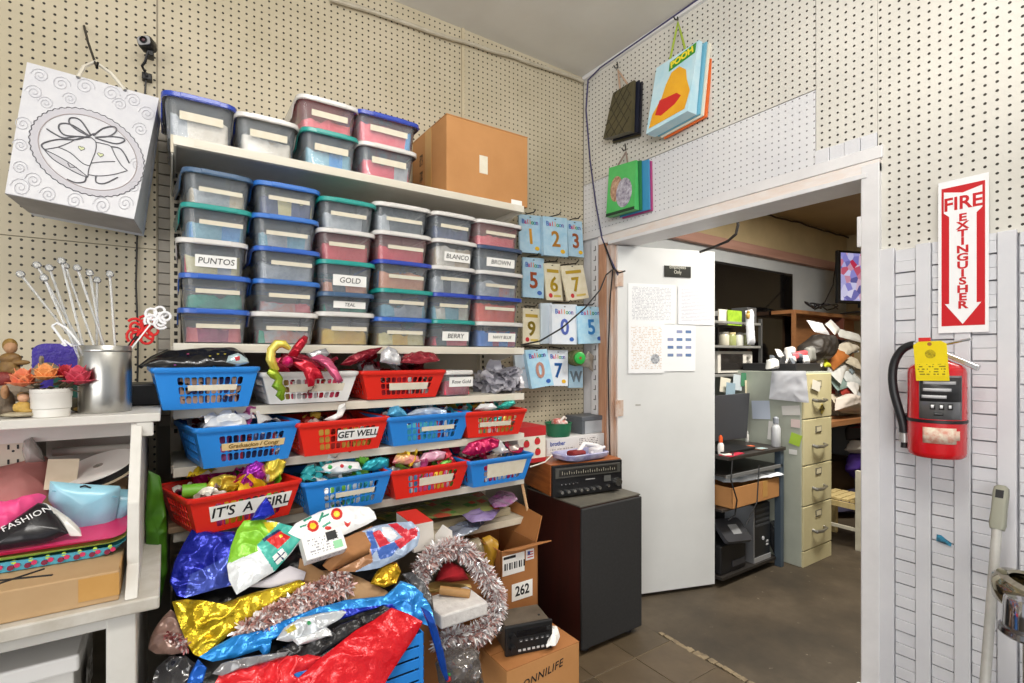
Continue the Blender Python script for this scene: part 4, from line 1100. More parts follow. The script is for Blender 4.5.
# black pouch lettered FASHION
pa_ = [onPlane(x, y, (-.2, 1.50, .90), (0, -.75, .66)) for x, y in ((-12, 552), (-8, 535), (38, 503), (46, 504), (62, 522), (70, 533), (45, 543), (10, 549))]
fo = sheet('black_pouch', pa_, (0, -.75, .66), pm('#1d1c20', .25), thick=.012, bulge=.012, wr=.004, seed=4, n=60, rings=10, label='black glossy pouch lettered FASHION lying in the pink tray', cat='pouch')
fm = frame(onPlane(30, 524, (-.2, 1.50, .90), (0, -.75, .66)) + Vector((0, -.03, .02)), onPlane(48, 515, (-.2, 1.50, .90), (0, -.75, .66)) - onPlane(12, 532, (-.2, 1.50, .90), (0, -.75, .66)), (0, .66, .75))
text('FASHION', .019, pm('#d8d8d8', .5), fo, fm, space=1.05)
# light blue zip pouches
for k, (o_, Y, lab) in enumerate((([(50, 481), (82, 484), (121, 486), (118, 505), (113, 530), (100, 537), (80, 536), (64, 522), (48, 500)], 1.60, 'pale blue zip pouch standing in front in the party trays'),
                                 ([(118, 489), (141, 490), (136, 505), (124, 525), (112, 536), (104, 530), (110, 505)], 1.64, 'pale blue zip pouch leaning behind the front one by the hutch side'))):
    so_ = sheet('zip_pouch', [onY(x, y, Y) for x, y in o_], (0, -1, .15), pm('#8fcbe0' if k == 0 else '#7fc0d4', .22, color2='#a9dcec', nscale=8), thick=.022, bulge=.02, wr=.004, seed=9 + k, n=60, rings=10, label=lab, cat='pouch')
    if k == 0:
        MB().tube([onY(x, y, Y - .016) for x, y in ((80, 487), (85, 485.6), (91, 488))], .002, 6).build('hang_slot', M_black, so_)
        MB().tube([onY(x, y, Y - .018) for x, y in ((52, 491), (84, 494), (117, 497))], .0012, 6).build('zip_seal', pm('#6fb2c8', .3), so_)
# hot pink crumpled tissue
sheet('tissue_paper', [onPlane(x, y, (-.2, 1.56, .90), (0, -.6, .8)) for x, y in ((-15, 545), (-15, 505), (8, 506), (28, 500), (47, 497), (40, 508), (25, 520), (10, 535))], (0, -.6, .8), pm('#ee4f8e', .5), thick=.02, bulge=.02, wr=.016, seed=12, freq=34, label='hot pink crumpled tissue behind the black pouch', cat='tissue paper')
sheet('grey_pouch', [onPlane(x, y, (-.2, 1.52, .90), (0, -.6, .8)) for x, y in ((26, 515), (43, 503), (58, 510), (80, 528), (82, 536), (70, 536), (60, 524), (46, 510))], (0, -.6, .8), pm('#cfcfca', .25), thick=.012, bulge=.01, wr=.006, seed=13, label='crumpled clear grey wrapper between the black and the blue pouches', cat='wrapper')
# pink veil of gauze over boxes at the back left
sheet('gauze_wrap', [onPlane(x, y, (-.3, 1.75, .93), (0, -.5, .87)) for x, y in ((-20, 505), (-20, 474), (20, 465), (48, 458), (56, 478), (50, 495), (20, 503))], (0, -.5, .87), pm('#c98a84', .6, color2='#b8756f', nscale=12), thick=.03, bulge=.02, wr=.008, seed=15, label='dusty rose gauze bundle at the back of the hutch', cat='fabric')
# ribbon spool lying tilted
sc0 = onY(100, 470, 1.72)
spm = Matrix.Translation(sc0) @ Matrix.Rotation(R(-17), 4, 'Y') @ Matrix.Rotation(R(14), 4, 'X')
rs = thing('ribbon_spool', 'white cardboard ribbon spool with black ribbon lying tilted in the hutch', 'spool', tuple(sc0)); rs.rotation_euler = spm.to_euler(); _roots[rs.name] = spm
MB().lathe([(.006, .011), (.084, .011), (.084, .0135), (.006, .0135)], 40, cap0=False, cap1=False).build('flange', pm('#dfdcd6', .6), rs, smooth=True)
MB().lathe([(.006, -.012), (.084, -.012), (.084, -.0095), (.006, -.0095)], 40, cap0=False, cap1=False).build('flange', pm('#c9b79a', .6), rs, smooth=True)
MB().lathe([(.03, -.0095), (.076, -.0095), (.076, .011), (.03, .011)], 40, cap0=False, cap1=False).build('ribbon', pm('#1b1a1b', .35), rs, smooth=True)
MB().lathe([(.0055, -.012), (.011, -.012), (.011, .0142), (.0055, .0142)], 16, cap0=False, cap1=False).build('core', pm('#9a9186', .6), rs, smooth=True)
# kraft tag, white tubes and purple piece
slab('paper_tag', .06, .075, .002, frame(onY(62, 474, 1.68), (1, .1, -.1), (0, .4, 1)), pm('#d9cbb3', .7, color2='#cdbda3', nscale=20), 'cream cardboard tag leaning left of the ribbon spool', 'tag')
MB().tube([onY(52, 452, 1.93), onY(130, 447, 1.95)], .012, 14).build('paper_roll', pm('#d5d0c6', .5), smooth=True, label='white paper roll lying at the back of the hutch', cat='paper roll')
MB().tube([onY(131, 455, 1.80), onY(140, 454, 1.80)], .014, 14).build('plastic_tube', pm('#eceae6', .4), smooth=True, label='short white tube end beside the hutch side', cat='tube')
slab('purple_card', .05, .035, .002, frame(onY(132, 470, 1.76), (1, 0, -.3), (0, .3, 1)), pm('#6a2a86', .4), 'small purple card at the right of the ribbon spool', 'card')
MB().box(-.42, -.10, 1.86, 2.0, ZD, ZD + .13).build('storage_box', M_card_l, bevel=.003, label='low tan box at the back of the hutch under the paper roll', cat='box')
# grey outlet box
oc_ = onY(14, 452, 1.82)
ob = thing('outlet_box', 'grey metal outlet box with a beige double socket inside the hutch', 'outlet', (oc_.x, 1.82, oc_.z - .055))
MB().box(-.09, .045, 0, .12, 0, .105).build('housing', pm('#77746f', .4, .5), ob, bevel=.003)
MB().box(-.028, .026, -.003, 0, .008, .092).build('socket_plate', pm('#cfc4b2', .5), ob, bevel=.001)
for z_ in (.03, .068):
    MB().box(-.012, -.008, -.0042, -.003, z_ - .005, z_ + .007).build('slot', M_ink, ob); MB().box(.006, .010, -.0042, -.003, z_ - .005, z_ + .006).build('slot', M_ink, ob)
    MB().cyl((-.001, -.0042, z_ - .010), (-.001, -.003, z_ - .010), .003, n=8).build('slot', M_ink, ob)
MB().box(-.1, .075, .0, .13, .106, .122).build('cover', M_black, ob, bevel=.003)
sheet('plastic_wrap', [onY(x, y, 1.80) for x, y in ((22, 452), (24, 440), (32, 437), (42, 450), (46, 462), (36, 464), (26, 464))], (0, -1, .2), pm('#d6d2cc', .15, alpha=.55), thick=.03, bulge=.02, wr=.01, seed=17, label='crinkled clear wrapper beside the grey outlet box', cat='wrapper')

# ---- white carton on the lower desk shelf
wcx = onY(74, 660, 1.40).x
wb_ = thing('white_carton', 'white carton with a loose lid on the lower shelf of the desk', 'carton', (wcx - .2, 1.56, .4505))
MB().box(-.2, .2, -.16, .16, 0, .165).build('body', pm('#e3e1de', .55, color2='#d4d1cc', nscale=6), wb_, bevel=.003)
ldm = MB(); ldm.box(-.21, .21, -.172, .172, .15, .185); l_ = ldm.build('lid', pm('#eeecea', .55), wb_, bevel=.005)
MB().box(.2101, .2108, -.06, .05, .03, .10).build('print_mark', pm('#5a5550', .6, color2='#e0dedb', nscale=60, ncontrast=.2), wb_)
MB().box(-.15, .06, -.1606, -.16, .03, .055).build('print_mark', pm('#8a8580', .6, color2='#e0dedb', nscale=50, ncontrast=.2), wb_)
# green plastic hanging in the gap beside the shelving
sheet('green_bag', [onY(x, y, 1.70) for x, y in ((148, 470), (160, 476), (167, 520), (167, 570), (160, 604), (150, 600), (146, 560), (145, 510))], (.2, -1, 0), pm('#4a8216', .45, color2='#2f5f0e', nscale=8), thick=.012, bulge=.006, wr=.016, seed=19, freq=18, label='limp green bag hanging between the desk and the shelving', cat='bag')
# ================================================================== THE HEAP OF FOIL BALLOONS IN FRONT OF THE LOW SHELVES
PN = Vector((0, -.8, .6)); PP = Vector((.4, 1.66, .80))
def pile(pts, off=0.0, tilt=None):
    n = tilt or PN
    return [onPlane(x, y, PP + PN*off, n) for x, y in pts]
def F(c, rough=.22, metal=.45, c2=None): return pm(c, rough, metal, color2=c2, nscale=14, bump=.45, bscale=46)
# black bags that carry the heap
sup = MB()
def supf(u, v):
    x = lerp(.0, .60, u); y = lerp(1.36, 1.74, v)
    top = .80 + (y - 1.66)*.8/.6 - .055
    top = min(top, .66) + .02*nz((x, y, 0), 9, 2) + .012*(1 - 2*abs(nz((x, y, 0), 22, 5)))
    e = min(u, 1-u, v)
    return (x, y, max(.17, top - (.25 if e < .02 else 0)))
sup.grid(supf, 40, 30)
for y, zt_ in ((1.36, .36),):
    sup.grid(lambda u, v: (lerp(.0, .60, u), 1.36 - .02*math.sin(v*3.1) + .01*nz((u*6, v*5, 0), 1, 3), lerp(.165, max(.17, .80 + (1.36 - 1.66)*.8/.6 - .055 + .02*nz((lerp(0, .6, u), 1.36, 0), 9, 2) - .0), v)), 40, 10)
sup.build('black_plastic_bags', pm('#141416', .28, bump=.4, bscale=25), smooth=True, label='bulging black plastic bags under the heap of foil balloons', cat='plastic bag')

def P_(name, label, cat, pts, mat, off, **k):
    d = dict(thick=.007, bulge=.003, wr=.009, freq=26, n=140, rings=28); d.update(k); d['wr'] = min(d['wr'], .013); d['freq'] = max(d['freq'], 20); d['bulge'] = min(d['bulge'], .010)
    tl = d.pop('tilt', None)
    return sheet(name, pile(pts, off, tl), tl or PN, mat, label=label, cat=cat, **d)
FB = 'foil_balloon'
P_(FB, 'deep royal blue foil balloon lying limp at the left of the heap', 'balloon', [(169.7, 582), (174.5, 562.5), (183, 545), (192, 530), (204, 530), (213, 533), (234, 532), (240, 540), (235, 560), (232, 585), (208, 592), (186, 598), (177.7, 597)], [F('#1a27a0'), F('#4d5fc4', .15)], .022, seed=31, wr=.02,
   regions=[([(190, 575), (236, 552), (236, 600), (184, 600)], 1)])
P_(FB, 'small blue foil corner standing up against the girl basket', 'balloon', [(250, 521), (258, 507), (266, 497), (272, 506), (275, 514), (264, 520)], F('#1c2cb4'), .075, seed=32, thick=.02)
P_(FB, 'green and white house balloon with a red door print across the heap', 'balloon', [(226.9, 566), (231, 546), (237, 530), (243.8, 520.6), (260, 519), (273, 521), (292, 526), (306, 533), (292, 552), (275, 571), (256, 583), (236.5, 595), (229, 580)],
   [F('#dfe3e6', .3, .1), F('#86c832', .3, .15), F('#45b3a4', .3, .1), F('#d42020', .3, .1), F('#e0d22e', .3, .1), F('#f4f4f2', .3, .1), F('#1a3560', .3, .1)], .055, seed=33, n=200, rings=44, wr=.008,
   regions=[([(222, 566), (232, 520), (244, 512), (265, 518), (273, 532), (257, 545), (258, 551)], 1), ([(263, 522), (278, 522), (271, 537)], 4), ([(279, 523), (292, 524), (306, 533), (290, 553), (275, 572), (257, 545)], 2),
            ([(262, 539), (279, 529), (281, 531), (264, 542)], 6), ([(266, 540), (280, 531), (291, 537), (278, 549)], 3), (circ(281, 536, 1.6), 4), ([(272, 557), (282, 548), (288, 555), (278, 565)], 5), ([(276.6, 553), (277.6, 552), (284, 559), (283, 560)], 6), ([(274, 561.4), (285, 551.2), (285.6, 552), (274.6, 562.4)], 6)])
P_(FB, 'white balloon printed with red and yellow flowers along the low shelf edge', 'balloon', [(288, 533), (296, 523), (319, 512), (332, 508), (350, 506), (369, 507), (374, 512), (376.5, 519), (368, 524), (344, 535), (320, 540), (300, 539)],
   [F('#eef0f1', .3, .05), F('#cc2a22', .3, .05), F('#efd02c', .3, .05), F('#2b8f74', .3, .05)], .062, seed=34, n=220, rings=40, wr=.006, regions=[(circ(336.7, 514, 6), 1), (circ(336.7, 514, 3.2), 2), (circ(313, 526, 6), 1), (circ(313, 526, 3.2), 2),
   ([(344, 521), (347.5, 523), (351, 521), (350, 525), (347.5, 527.5), (345, 525)], 1), ([(303, 520), (311, 516), (312, 518), (304, 522)], 3), ([(318, 522), (322, 512), (324, 513), (320, 523)], 3), ([(320, 517), (329, 513), (329, 515), (321, 519)], 3), ([(300, 526), (307, 524), (306, 526), (300, 528)], 3), ([(322, 526), (330, 521), (331, 523), (323, 528)], 3), (circ(328, 528, 3.5, ry=2), 1)])
# small white product box
A0, B0, C0 = pile([(304, 566), (344, 553), (291, 551)], .075)
Mx = frame((A0 + B0)/2, B0 - A0, PN)
wbx = thing('product_box', 'small white printed box lying on the foil heap below the white flowered balloon', 'box', tuple((A0 + B0)/2)); wbx.rotation_euler = Mx.to_euler(); _roots[wbx.name] = Mx
bl = (B0 - A0).length
MB().box(-bl/2, bl/2, 0, .042, -.065, .0).build('carton', pm('#eeedec', .5, color2='#e2e1df', nscale=30), wbx, bevel=.0015)
slab('printed_panel', bl*.92, .055, .0006, Mx @ Matrix.Translation((0, .0421, -.033)) @ Matrix.Rotation(R(-90), 4, 'X'), print_mat('#efeeec', '#9b9aa0', .008, 150, .5, wd=bl*.9, ht=.055), parent=wbx)
MB().box(bl*.08, bl*.34, .0422, .0432, -.060, -.036).build('print_patch', M_ink, wbx); MB().box(bl*.20, bl*.42, .0422, .0432, -.030, -.008).build('print_patch', pm('#8fcf9f', .5), wbx)
slab('printed_panel', bl*.92, .036, .0006, Mx @ Matrix.Translation((0, .021, .0001)), print_mat('#ecebea', '#a2a1a8', .009, 160, .55, wd=bl*.9, ht=.036), parent=wbx)

sheet('paper_bag', pile([(340, 540), (372, 526), (376, 546), (368, 556), (330, 572), (322, 566)], .045), PN, pm('#b07b4c', .7, color2='#96663b', nscale=14), thick=.03, bulge=.015, wr=.012, seed=36, label='crumpled brown paper bag behind the small white box', cat='paper bag')
P_(FB, 'clear wrapped balloon with red and blue stripes beside the brown bag', 'balloon', [(362, 531), (376, 526), (392, 523), (411, 521), (419, 528), (420, 536), (417, 546), (403, 557), (380, 568), (355, 572), (336, 571), (352, 566), (371, 560), (368, 545)],
   [F('#9fb0c9', .2, .1), F('#c72a3a', .2, .1), F('#3f63ae', .2, .1), F('#e4e4e8', .2, .1), F('#a07350', .2, .1)], .07, seed=37, n=160, rings=30,
   regions=[([(372, 532), (380, 530), (392, 546), (390, 552), (380, 548)], 1), ([(388, 524), (396, 523), (408, 530), (416, 527), (418, 531), (404, 538)], 1), ([(376, 549), (396, 541), (404, 540), (392, 556), (380, 560)], 2), ([(382, 527), (390, 527), (398, 536), (392, 541), (384, 536)], 3), ([(394, 541), (417, 531), (417, 536), (400, 549)], 1), ([(330, 575), (352, 562), (371, 548), (373, 562), (350, 574)], 4), ([(366, 531), (372, 530), (378, 548), (372, 556)], 2)])
# white box with red top and open flap
wrb = thing('open_white_box', 'white box with a red top and an open flap right of the striped balloon', 'box', tuple(onY(425, 552, 1.62)))
a1, b1, c1, d1 = onY(414, 553, 1.60), onY(434.5, 547, 1.615), onY(433, 521, 1.615), onY(413, 525, 1.60)
bkv = Vector((-.02, .10, .02))
MB().hexa([a1, b1, b1 + bkv, a1 + bkv], [d1, c1, c1 + bkv, d1 + bkv]).build('body', pm('#e9e4de', .6, color2='#ddd5cb', nscale=10), wrb, world=True)
up_ = Vector((0, 0, .0012)); MB().hexa([d1, c1, c1 + bkv*1.0, d1 + bkv*1.0], [p + up_ for p in (d1, c1, c1 + bkv, d1 + bkv)]).build('top_panel', pm('#c92a20', .5), wrb, world=True)
fl0 = [onY(435, 535, 1.612), onY(442.6, 524.6, 1.58), onY(452, 531, 1.56), onY(452.5, 538, 1.56), onY(436, 547, 1.612)]
MB()._add(fl0, [(0, 1, 2, 3, 4)]).build('flap', pm('#ece7e0', .6), wrb, world=True, solid=.002)

P_(FB, 'large crinkled gold foil balloon across the middle left of the heap', 'balloon', [(172, 602), (187, 599), (200, 604), (215, 606), (232, 600), (256, 592), (278, 587), (299, 580), (306, 584), (296, 592), (274, 603), (252, 618), (228, 636), (212, 650), (202, 658), (193, 654), (184, 636), (176, 616)], [F('#c9a51a', .2, .75, '#e6cd3c')], .035, seed=38, wr=.022, freq=24, n=120, rings=24)
P_(FB, 'small gold foil balloon end under the striped balloon', 'balloon', [(370, 584), (375, 574), (381, 567), (390, 563), (397, 562.5), (401, 572), (396, 583), (384, 588)], F('#b88a16', .2, .7, '#d6aa2c'), .045, seed=39, wr=.014)
P_(FB, 'shrivelled brown transparent balloon drooping at the lower left', 'balloon', [(148, 649), (151, 637), (156, 627), (164, 616), (171, 609), (178, 616), (184, 632), (190, 643), (188, 652), (172, 655), (156, 654)], F('#7a5a4e', .12, .2, '#a98a80'), .02, seed=40, wr=.012)
sheet('paper_sheet', pile([(228, 586), (246, 588), (290, 566), (306, 572), (304, 580), (270, 588)], .028), PN, pm('#cfcad0', .5), thick=.003, bulge=.004, wr=.004, seed=41, label='folded pale paper sheet between the house balloon and the gold foil', cat='paper')
sheet('cardboard_piece', pile([(300, 558), (320, 570), (345, 572), (362, 578), (388, 592), (384, 600), (352, 603), (320, 588), (296, 580)], .016), PN, pm('#a87c50', .7, color2='#c09a70', nscale=10), thick=.004, bulge=.004, wr=.01, seed=42, label='bent brown cardboard piece under the small white box', cat='cardboard')

# ---- tinsel
def tinsel(path, r, n, cols_, seed, label, name='tinsel_garland', ln=1.0):
    rnd = random.Random(seed); mb = MB(); mats = [pm(c, .3, .15) for c in cols_]
    path = [Vector(p) for p in path]; L = [0]
    for i in range(len(path)-1): L.append(L[-1] + (path[i+1] - path[i]).length)
    for k in range(n):
        d = rnd.uniform(0, L[-1]); j = 0
        while j < len(path) - 2 and L[j+1] < d: j += 1
        p = path[j].lerp(path[j+1], (d - L[j])/max(1e-6, L[j+1] - L[j]))
        v = Vector((rnd.gauss(0, 1), rnd.gauss(0, 1), rnd.gauss(0, 1))).normalized()
        q = v.orthogonal().normalized()
        q = (Matrix.Rotation(rnd.uniform(0, 6.28), 3, v) @ q)*.0026
        e = p + v*r*rnd.uniform(.55, 1.1)*ln; m_ = p.lerp(e, .6) + Vector((0, 0, .12*r))
        mb.cur = rnd.randrange(len(mats))
        mb._add([p - q, p + q, m_ + q*1.3, m_ - q*1.3, e + q*.4, e - q*.4], [(0, 1, 2, 3), (3, 2, 4, 5)])
    mb.cur = 0
    mb.tube(path, r*.25, 6)
    return mb.build(name, mats, label=label, cat='tinsel', kind='stuff')
tinsel(pile([(238, 634), (262, 620), (285, 606), (310, 592), (335, 580), (347, 577)], .04), .030, 1500, ['#eeeaea', '#d8aea6', '#f8f6f6', '#c08a80', '#ecd2ca', '#a8766c'], 51, 'rose and silver shredded tinsel strand across the gold foil')
tinsel(pile([(258, 632), (285, 618), (312, 604), (340, 592), (350, 588)], .035), .028, 1100, ['#eeeaea', '#d8aea6', '#f8f6f6', '#c08a80', '#ecd2ca', '#a8766c'], 52, 'second rose silver tinsel strand just above the blue foil')
tinsel(pile([(168, 636), (180, 641), (186, 648)], .03), .016, 220, ['#e6dcdc', '#b0857c', '#a35a5a'], 54, 'tuft of pink tinsel on the brown transparent balloon')

P_(FB, 'bright blue foil balloon strip with a round tab along the tinsel', 'balloon', [(199, 657), (216, 646), (234, 636), (262, 630), (290, 618), (321, 606), (330, 612), (300, 628), (272, 640), (270, 652), (264, 656), (259, 650), (235, 658), (212, 662)], F('#1779cc', .22, .35, '#2f94e2'), .05, seed=61, wr=.010, n=120)
P_(FB, 'bright blue foil balloon draped over the right of the heap', 'balloon', [(318, 608), (345, 600), (366, 598), (384, 596), (394, 588), (400, 581), (412, 585), (424, 594), (431, 608), (436, 624), (428, 626), (412, 616), (396, 607), (384, 604), (365, 612), (340, 620), (322, 622)], [F('#1b6fc6', .2, .4, '#3aa0ea'), F('#1a2fa8', .2, .4)], .062, seed=62, wr=.016, n=140, rings=26,
   regions=[([(322, 618), (345, 609), (392, 604), (398, 610), (366, 612), (338, 624)], 1)])
sheet(FB, [onY(x, y, 1.31) for x, y in ((420, 606), (430, 612), (437, 628), (443, 650), (449, 680), (446, 682), (440, 668), (434, 646), (428, 626))], (.1, -1, .1), F('#1d4fb4', .22, .4), thick=.01, bulge=.004, wr=.006, freq=26, seed=63, label='dark blue foil tail hanging down beside the blue crate', cat='balloon')
P_(FB, 'silver white deflated balloon with a small tab in the middle of the heap', 'balloon', [(276, 640), (284, 628), (300, 618), (322, 613), (341, 610), (347, 612), (340, 619), (328, 626), (314, 637), (300, 640), (288, 642)], [F('#c8cdd2', .22, .35), F('#2c8a52', .3, .1), F('#b9a93a', .3, .2)], .075, seed=64, wr=.010, n=120, rings=22, regions=[(circ(309, 623, 2.2), 1), ([(285, 630), (294, 624), (297, 629), (288, 634)], 2)])
P_(FB, 'white foil balloon neck lying below the silver one', 'balloon', [(292, 640), (310, 634), (326, 627), (331, 631), (333, 636), (326, 637), (312, 642), (298, 646)], F('#d9dcdf', .22, .3), .078, seed=65, wr=.006)
P_(FB, 'black foil balloon folded between the silver and the red ones', 'balloon', [(276, 652), (296, 640), (318, 637), (340, 624), (362, 616), (385, 609), (389, 614), (372, 624), (352, 636), (336, 646), (320, 656), (296, 660), (280, 660)], F('#2b2a2c', .2, .3), .068, seed=66, wr=.016, freq=26)
P_(FB, 'big glossy red foil balloon at the front of the heap', 'balloon', [(391, 608), (408, 614), (423, 622), (414, 638), (402, 656), (388, 678), (376, 700), (330, 706), (290, 700), (296, 680), (318, 660), (336, 646), (356, 630), (374, 620)], F('#c80f1c', .2, .25, '#e01a26'), .085, seed=67, wr=.008, freq=9, n=120, bulge=.03)
P_(FB, 'red foil balloon with a clear border at the bottom edge of the heap', 'balloon', [(212, 690), (220, 673), (240, 667), (262, 662), (285, 656), (300, 653), (322, 657), (312, 672), (296, 690), (260, 704), (225, 702)], F('#d01a22', .2, .2, '#e8323a'), .07, seed=68, wr=.016)
P_(FB, 'clear grey film with folded edges above the lower red balloon', 'balloon', [(212, 674), (222, 663), (245, 657), (268, 654), (290, 651), (285, 657), (260, 664), (238, 670), (222, 676)], pm('#9a9a9e', .1, .1, alpha=.6), .08, seed=69, wr=.008)
P_(FB, 'narrow blue foil balloon end at the lower left of the heap', 'balloon', [(184, 690), (190, 674), (198, 659), (207, 668), (203, 682), (196, 694)], F('#1c5fc2', .2, .4), .05, seed=70, wr=.01)
P_(FB, 'crumpled dark film at the lower left beside the desk', 'balloon', [(150, 690), (156, 668), (170, 656), (186, 656), (196, 664), (190, 680), (180, 696)], pm('#4a4a4e', .12, .1, color2='#222226', nscale=12, alpha=.85), .02, seed=71, wr=.014)
# blue crate
cr0 = onY(388, 634, 1.30); cr1 = onY(427, 634, 1.30)
cx1 = cr1.x; cz = onY(426, 636, 1.30).z
cr = thing('plastic_crate', 'bright blue slatted plastic crate under the red foil at the front', 'crate', (cx1 - .17, 1.40, .0))
CWd, CDp, CHt = .34, .16, cz
M_cr = BASKC['blue']
for k in range(5):
    z0 = CHt - .03 - k*.032
    MB().box(-CWd/2, CWd/2, -CDp/2, -CDp/2 + .004, z0, z0 + (.026 if k else .03)).build('front_slat', M_cr, cr, bevel=.0012)
    MB().box(CWd/2 - .004, CWd/2, -CDp/2, CDp/2, z0, z0 + (.022 if k else .03)).build('side_slat', M_cr, cr, bevel=.0012)
    MB().box(-CWd/2, -CWd/2 + .004, -CDp/2, CDp/2, z0, z0 + (.022 if k else .03)).build('side_slat', M_cr, cr, bevel=.0012)
MB().box(-CWd/2, CWd/2, -CDp/2, CDp/2, 0, .30).build('lower_body', M_cr, cr, bevel=.004)
for x in (-.165, -.06, .05, .155):
    MB().box(x, x + .012, -CDp/2 - .001, -CDp/2 + .005, .28, CHt).build('rib', M_cr, cr)
for x in (-CWd/2, CWd/2 - .012):
    MB().box(x, x + .012, CDp/2 - .012, CDp/2, .28, CHt).build('rib', M_cr, cr)

# ================================================================== FLAT STOCK ON THE LOWEST SHELF
S6 = SHZ[5] + .002
def flat(name, label, pts, z0, th, mat, cat, seed=0, regions=None, n=100, rings=12, wr=.003):
    w3 = [onZ(x, y, z0) for x, y in pts]
    return sheet(name, w3, (0, 0, 1), mat, thick=th, bulge=.002, wr=wr, seed=seed, label=label, cat=cat, regions=regions, n=n, rings=rings)
rg = []
random.seed(14)
for i in range(60):
    x, y = random.uniform(375, 500), random.uniform(488, 522); s_ = random.uniform(2, 5)
    rg.append(([(x - s_*1.6, y), (x, y - s_*.6), (x + s_*1.6, y), (x, y + s_*.6)], random.choice((1, 2, 3, 1))))
MB().box(.52, 1.20, 1.79, 2.04, S6, S6 + .03).build('paper_stack', pm('#b9ab8c', .6, color2='#9a8f78', nscale=20, stretch=(1, 1, 30)), label='stack of flat paper stock on the lowest wooden shelf', cat='paper stack', bevel=.002)
flat('gift_wrap', 'flat packet of green and red patterned gift wrap on the lowest shelf', [(372, 517), (410, 505), (478, 489), (500, 509), (455, 516), (420, 520), (385, 521)], S6 + .055, .012, [pm('#8d8e56', .2, color2='#6f7a48', nscale=8), pm('#b0503a', .25), pm('#b9a84a', .25), pm('#4f7a3c', .25)], 'gift wrap', 81, rg, 200, 40)
flat('foil_packet', 'purple and white foil packet on the flat wrap at the right of the lowest shelf', [(462, 516), (486, 505), (500, 510), (492, 520), (472, 523)], S6 + .05, .01, F('#b9a6cf', .25, .3, '#8a74b0'), 'packet', 82, wr=.008)
flat('foil_packet', 'clear packet with a magenta print sticking out at the right end of the lowest shelf', [(488, 500), (500, 492), (514, 494), (518, 500), (506, 507), (494, 508)], S6 + .075, .014, F('#8a8a8e', .2, .3, '#b04aa0'), 'packet', 83, wr=.01)
flat('foil_packet', 'dark blue striped packet at the front of the lowest shelf', [(440, 534), (466, 520), (486, 521), (478, 530), (452, 540)], S6 + .02, .012, F('#3b4a66', .25, .2, '#8a8f9a'), 'packet', 84, wr=.008)
d0, d1_ = onY(521, 478, 1.752), onY(528, 514, 1.752)
MB().tube([d0, d1_ + Vector((0, -.02, -.05))], .006, 8).build('wooden_dowel', pm('#c9a277', .6), smooth=True, label='thin wooden dowel leaning at the right end of the low shelves', cat='dowel')

# ================================================================== CARTONS, GARLAND AND RADIO AT THE RIGHT OF THE HEAP
def open_box(mb, x0, x1, y0, y1, z0, z1, t=.004):
    mb.box(x0, x1, y0, y1, z0, z0 + t); mb.box(x0, x1, y0, y0 + t, z0, z1); mb.box(x0, x1, y1 - t, y1, z0, z1); mb.box(x0, x0 + t, y0, y1, z0, z1); mb.box(x1 - t, x1, y0, y1, z0, z1); return mb
c2 = thing('open_carton', 'open brown carton numbered 262 under the lowest shelf', 'carton', (1.13, 1.76, .1605))
c2x0, c2x1 = onY(501, 570, 1.60).x, onY(538, 570, 1.60).x
ct0 = onY(520, 547, 1.60).z
c2.location = ((c2x0+c2x1)/2, 1.74, .1605); _roots[c2.name] = Matrix.Translation(c2.location)
cw2 = c2x1 - c2x0; zt2 = ct0 - .1605
open_box(MB(), -cw2/2, cw2/2, -.14, .14, 0, zt2).build('body', M_card_d, c2, bevel=.0012)
def flap(a, b, c, d, nm='flap'): MB().quad(a, b, c, d).build(nm, M_card_d, c2, solid=.004)
flap((cw2/2, -.13, zt2), (cw2/2, .13, zt2), (cw2/2 + .055, .12, zt2 + .10), (cw2/2 + .05, -.10, zt2 + .085))
flap((-cw2/2, -.12, zt2), (-cw2/2, .13, zt2), (-cw2/2 - .05, .12, zt2 + .03), (-cw2/2 - .05, -.10, zt2 + .03))
flap((-cw2/2 + .01, -.14, zt2), (cw2/2, -.14, zt2), (cw2/2 + .035, -.18, zt2 + .012), (-cw2/2 + .05, -.17, zt2 + .004))
flap((-cw2/2 + .01, .14, zt2), (cw2/2 - .01, .14, zt2), (cw2/2 - .02, .17, zt2 + .09), (-cw2/2 + .02, .17, zt2 + .09))
sl_ = MB().box(-cw2*.46, cw2*.12, -.1412, -.14, zt2 - .095, zt2 - .02).build('shipping_label', M_paper, c2)
for k in range(9): MB().box(-cw2*.42 + k*.011, -cw2*.42 + k*.011 + (.004 if k % 2 else .007), -.1418, -.1412, zt2 - .075, zt2 - .05).build('barcode_bar', M_ink, sl_)
MB().box(-cw2*.44, -cw2*.12, -.1418, -.1412, zt2 - .034, zt2 - .024).build('print_line', M_ink, sl_)
fg = MB().box(cw2*.16, cw2*.38, -.1412, -.14, zt2 - .058, zt2 - .018).build('flag_sticker', pm('#e9e4e4', .5), c2)
for k in range(3): MB().box(cw2*.20, cw2*.36, -.1417, -.1412, zt2 - .050 + k*.010, zt2 - .046 + k*.010).build('stripe', pm('#c03a3a', .5), fg)
MB().box(cw2*.20, cw2*.27, -.142, -.1417, zt2 - .038, zt2 - .024).build('canton', pm('#3a4a8a', .5), fg)
nb = MB().box(-cw2*.22, cw2*.34, -.1412, -.14, zt2 - .20, zt2 - .135).build('number_card', M_paper, c2)
text('262', .052, M_ink, nb, Matrix.Translation((cw2*.06, -.1416, zt2 - .167)) @ FRONT, sx=.85, bold=.0012)
MB().box(cw2/2 + .006, cw2/2 + .010, -.125, .10, 0, .28).build('white_panel', pm('#d9d5cc', .6), c2)
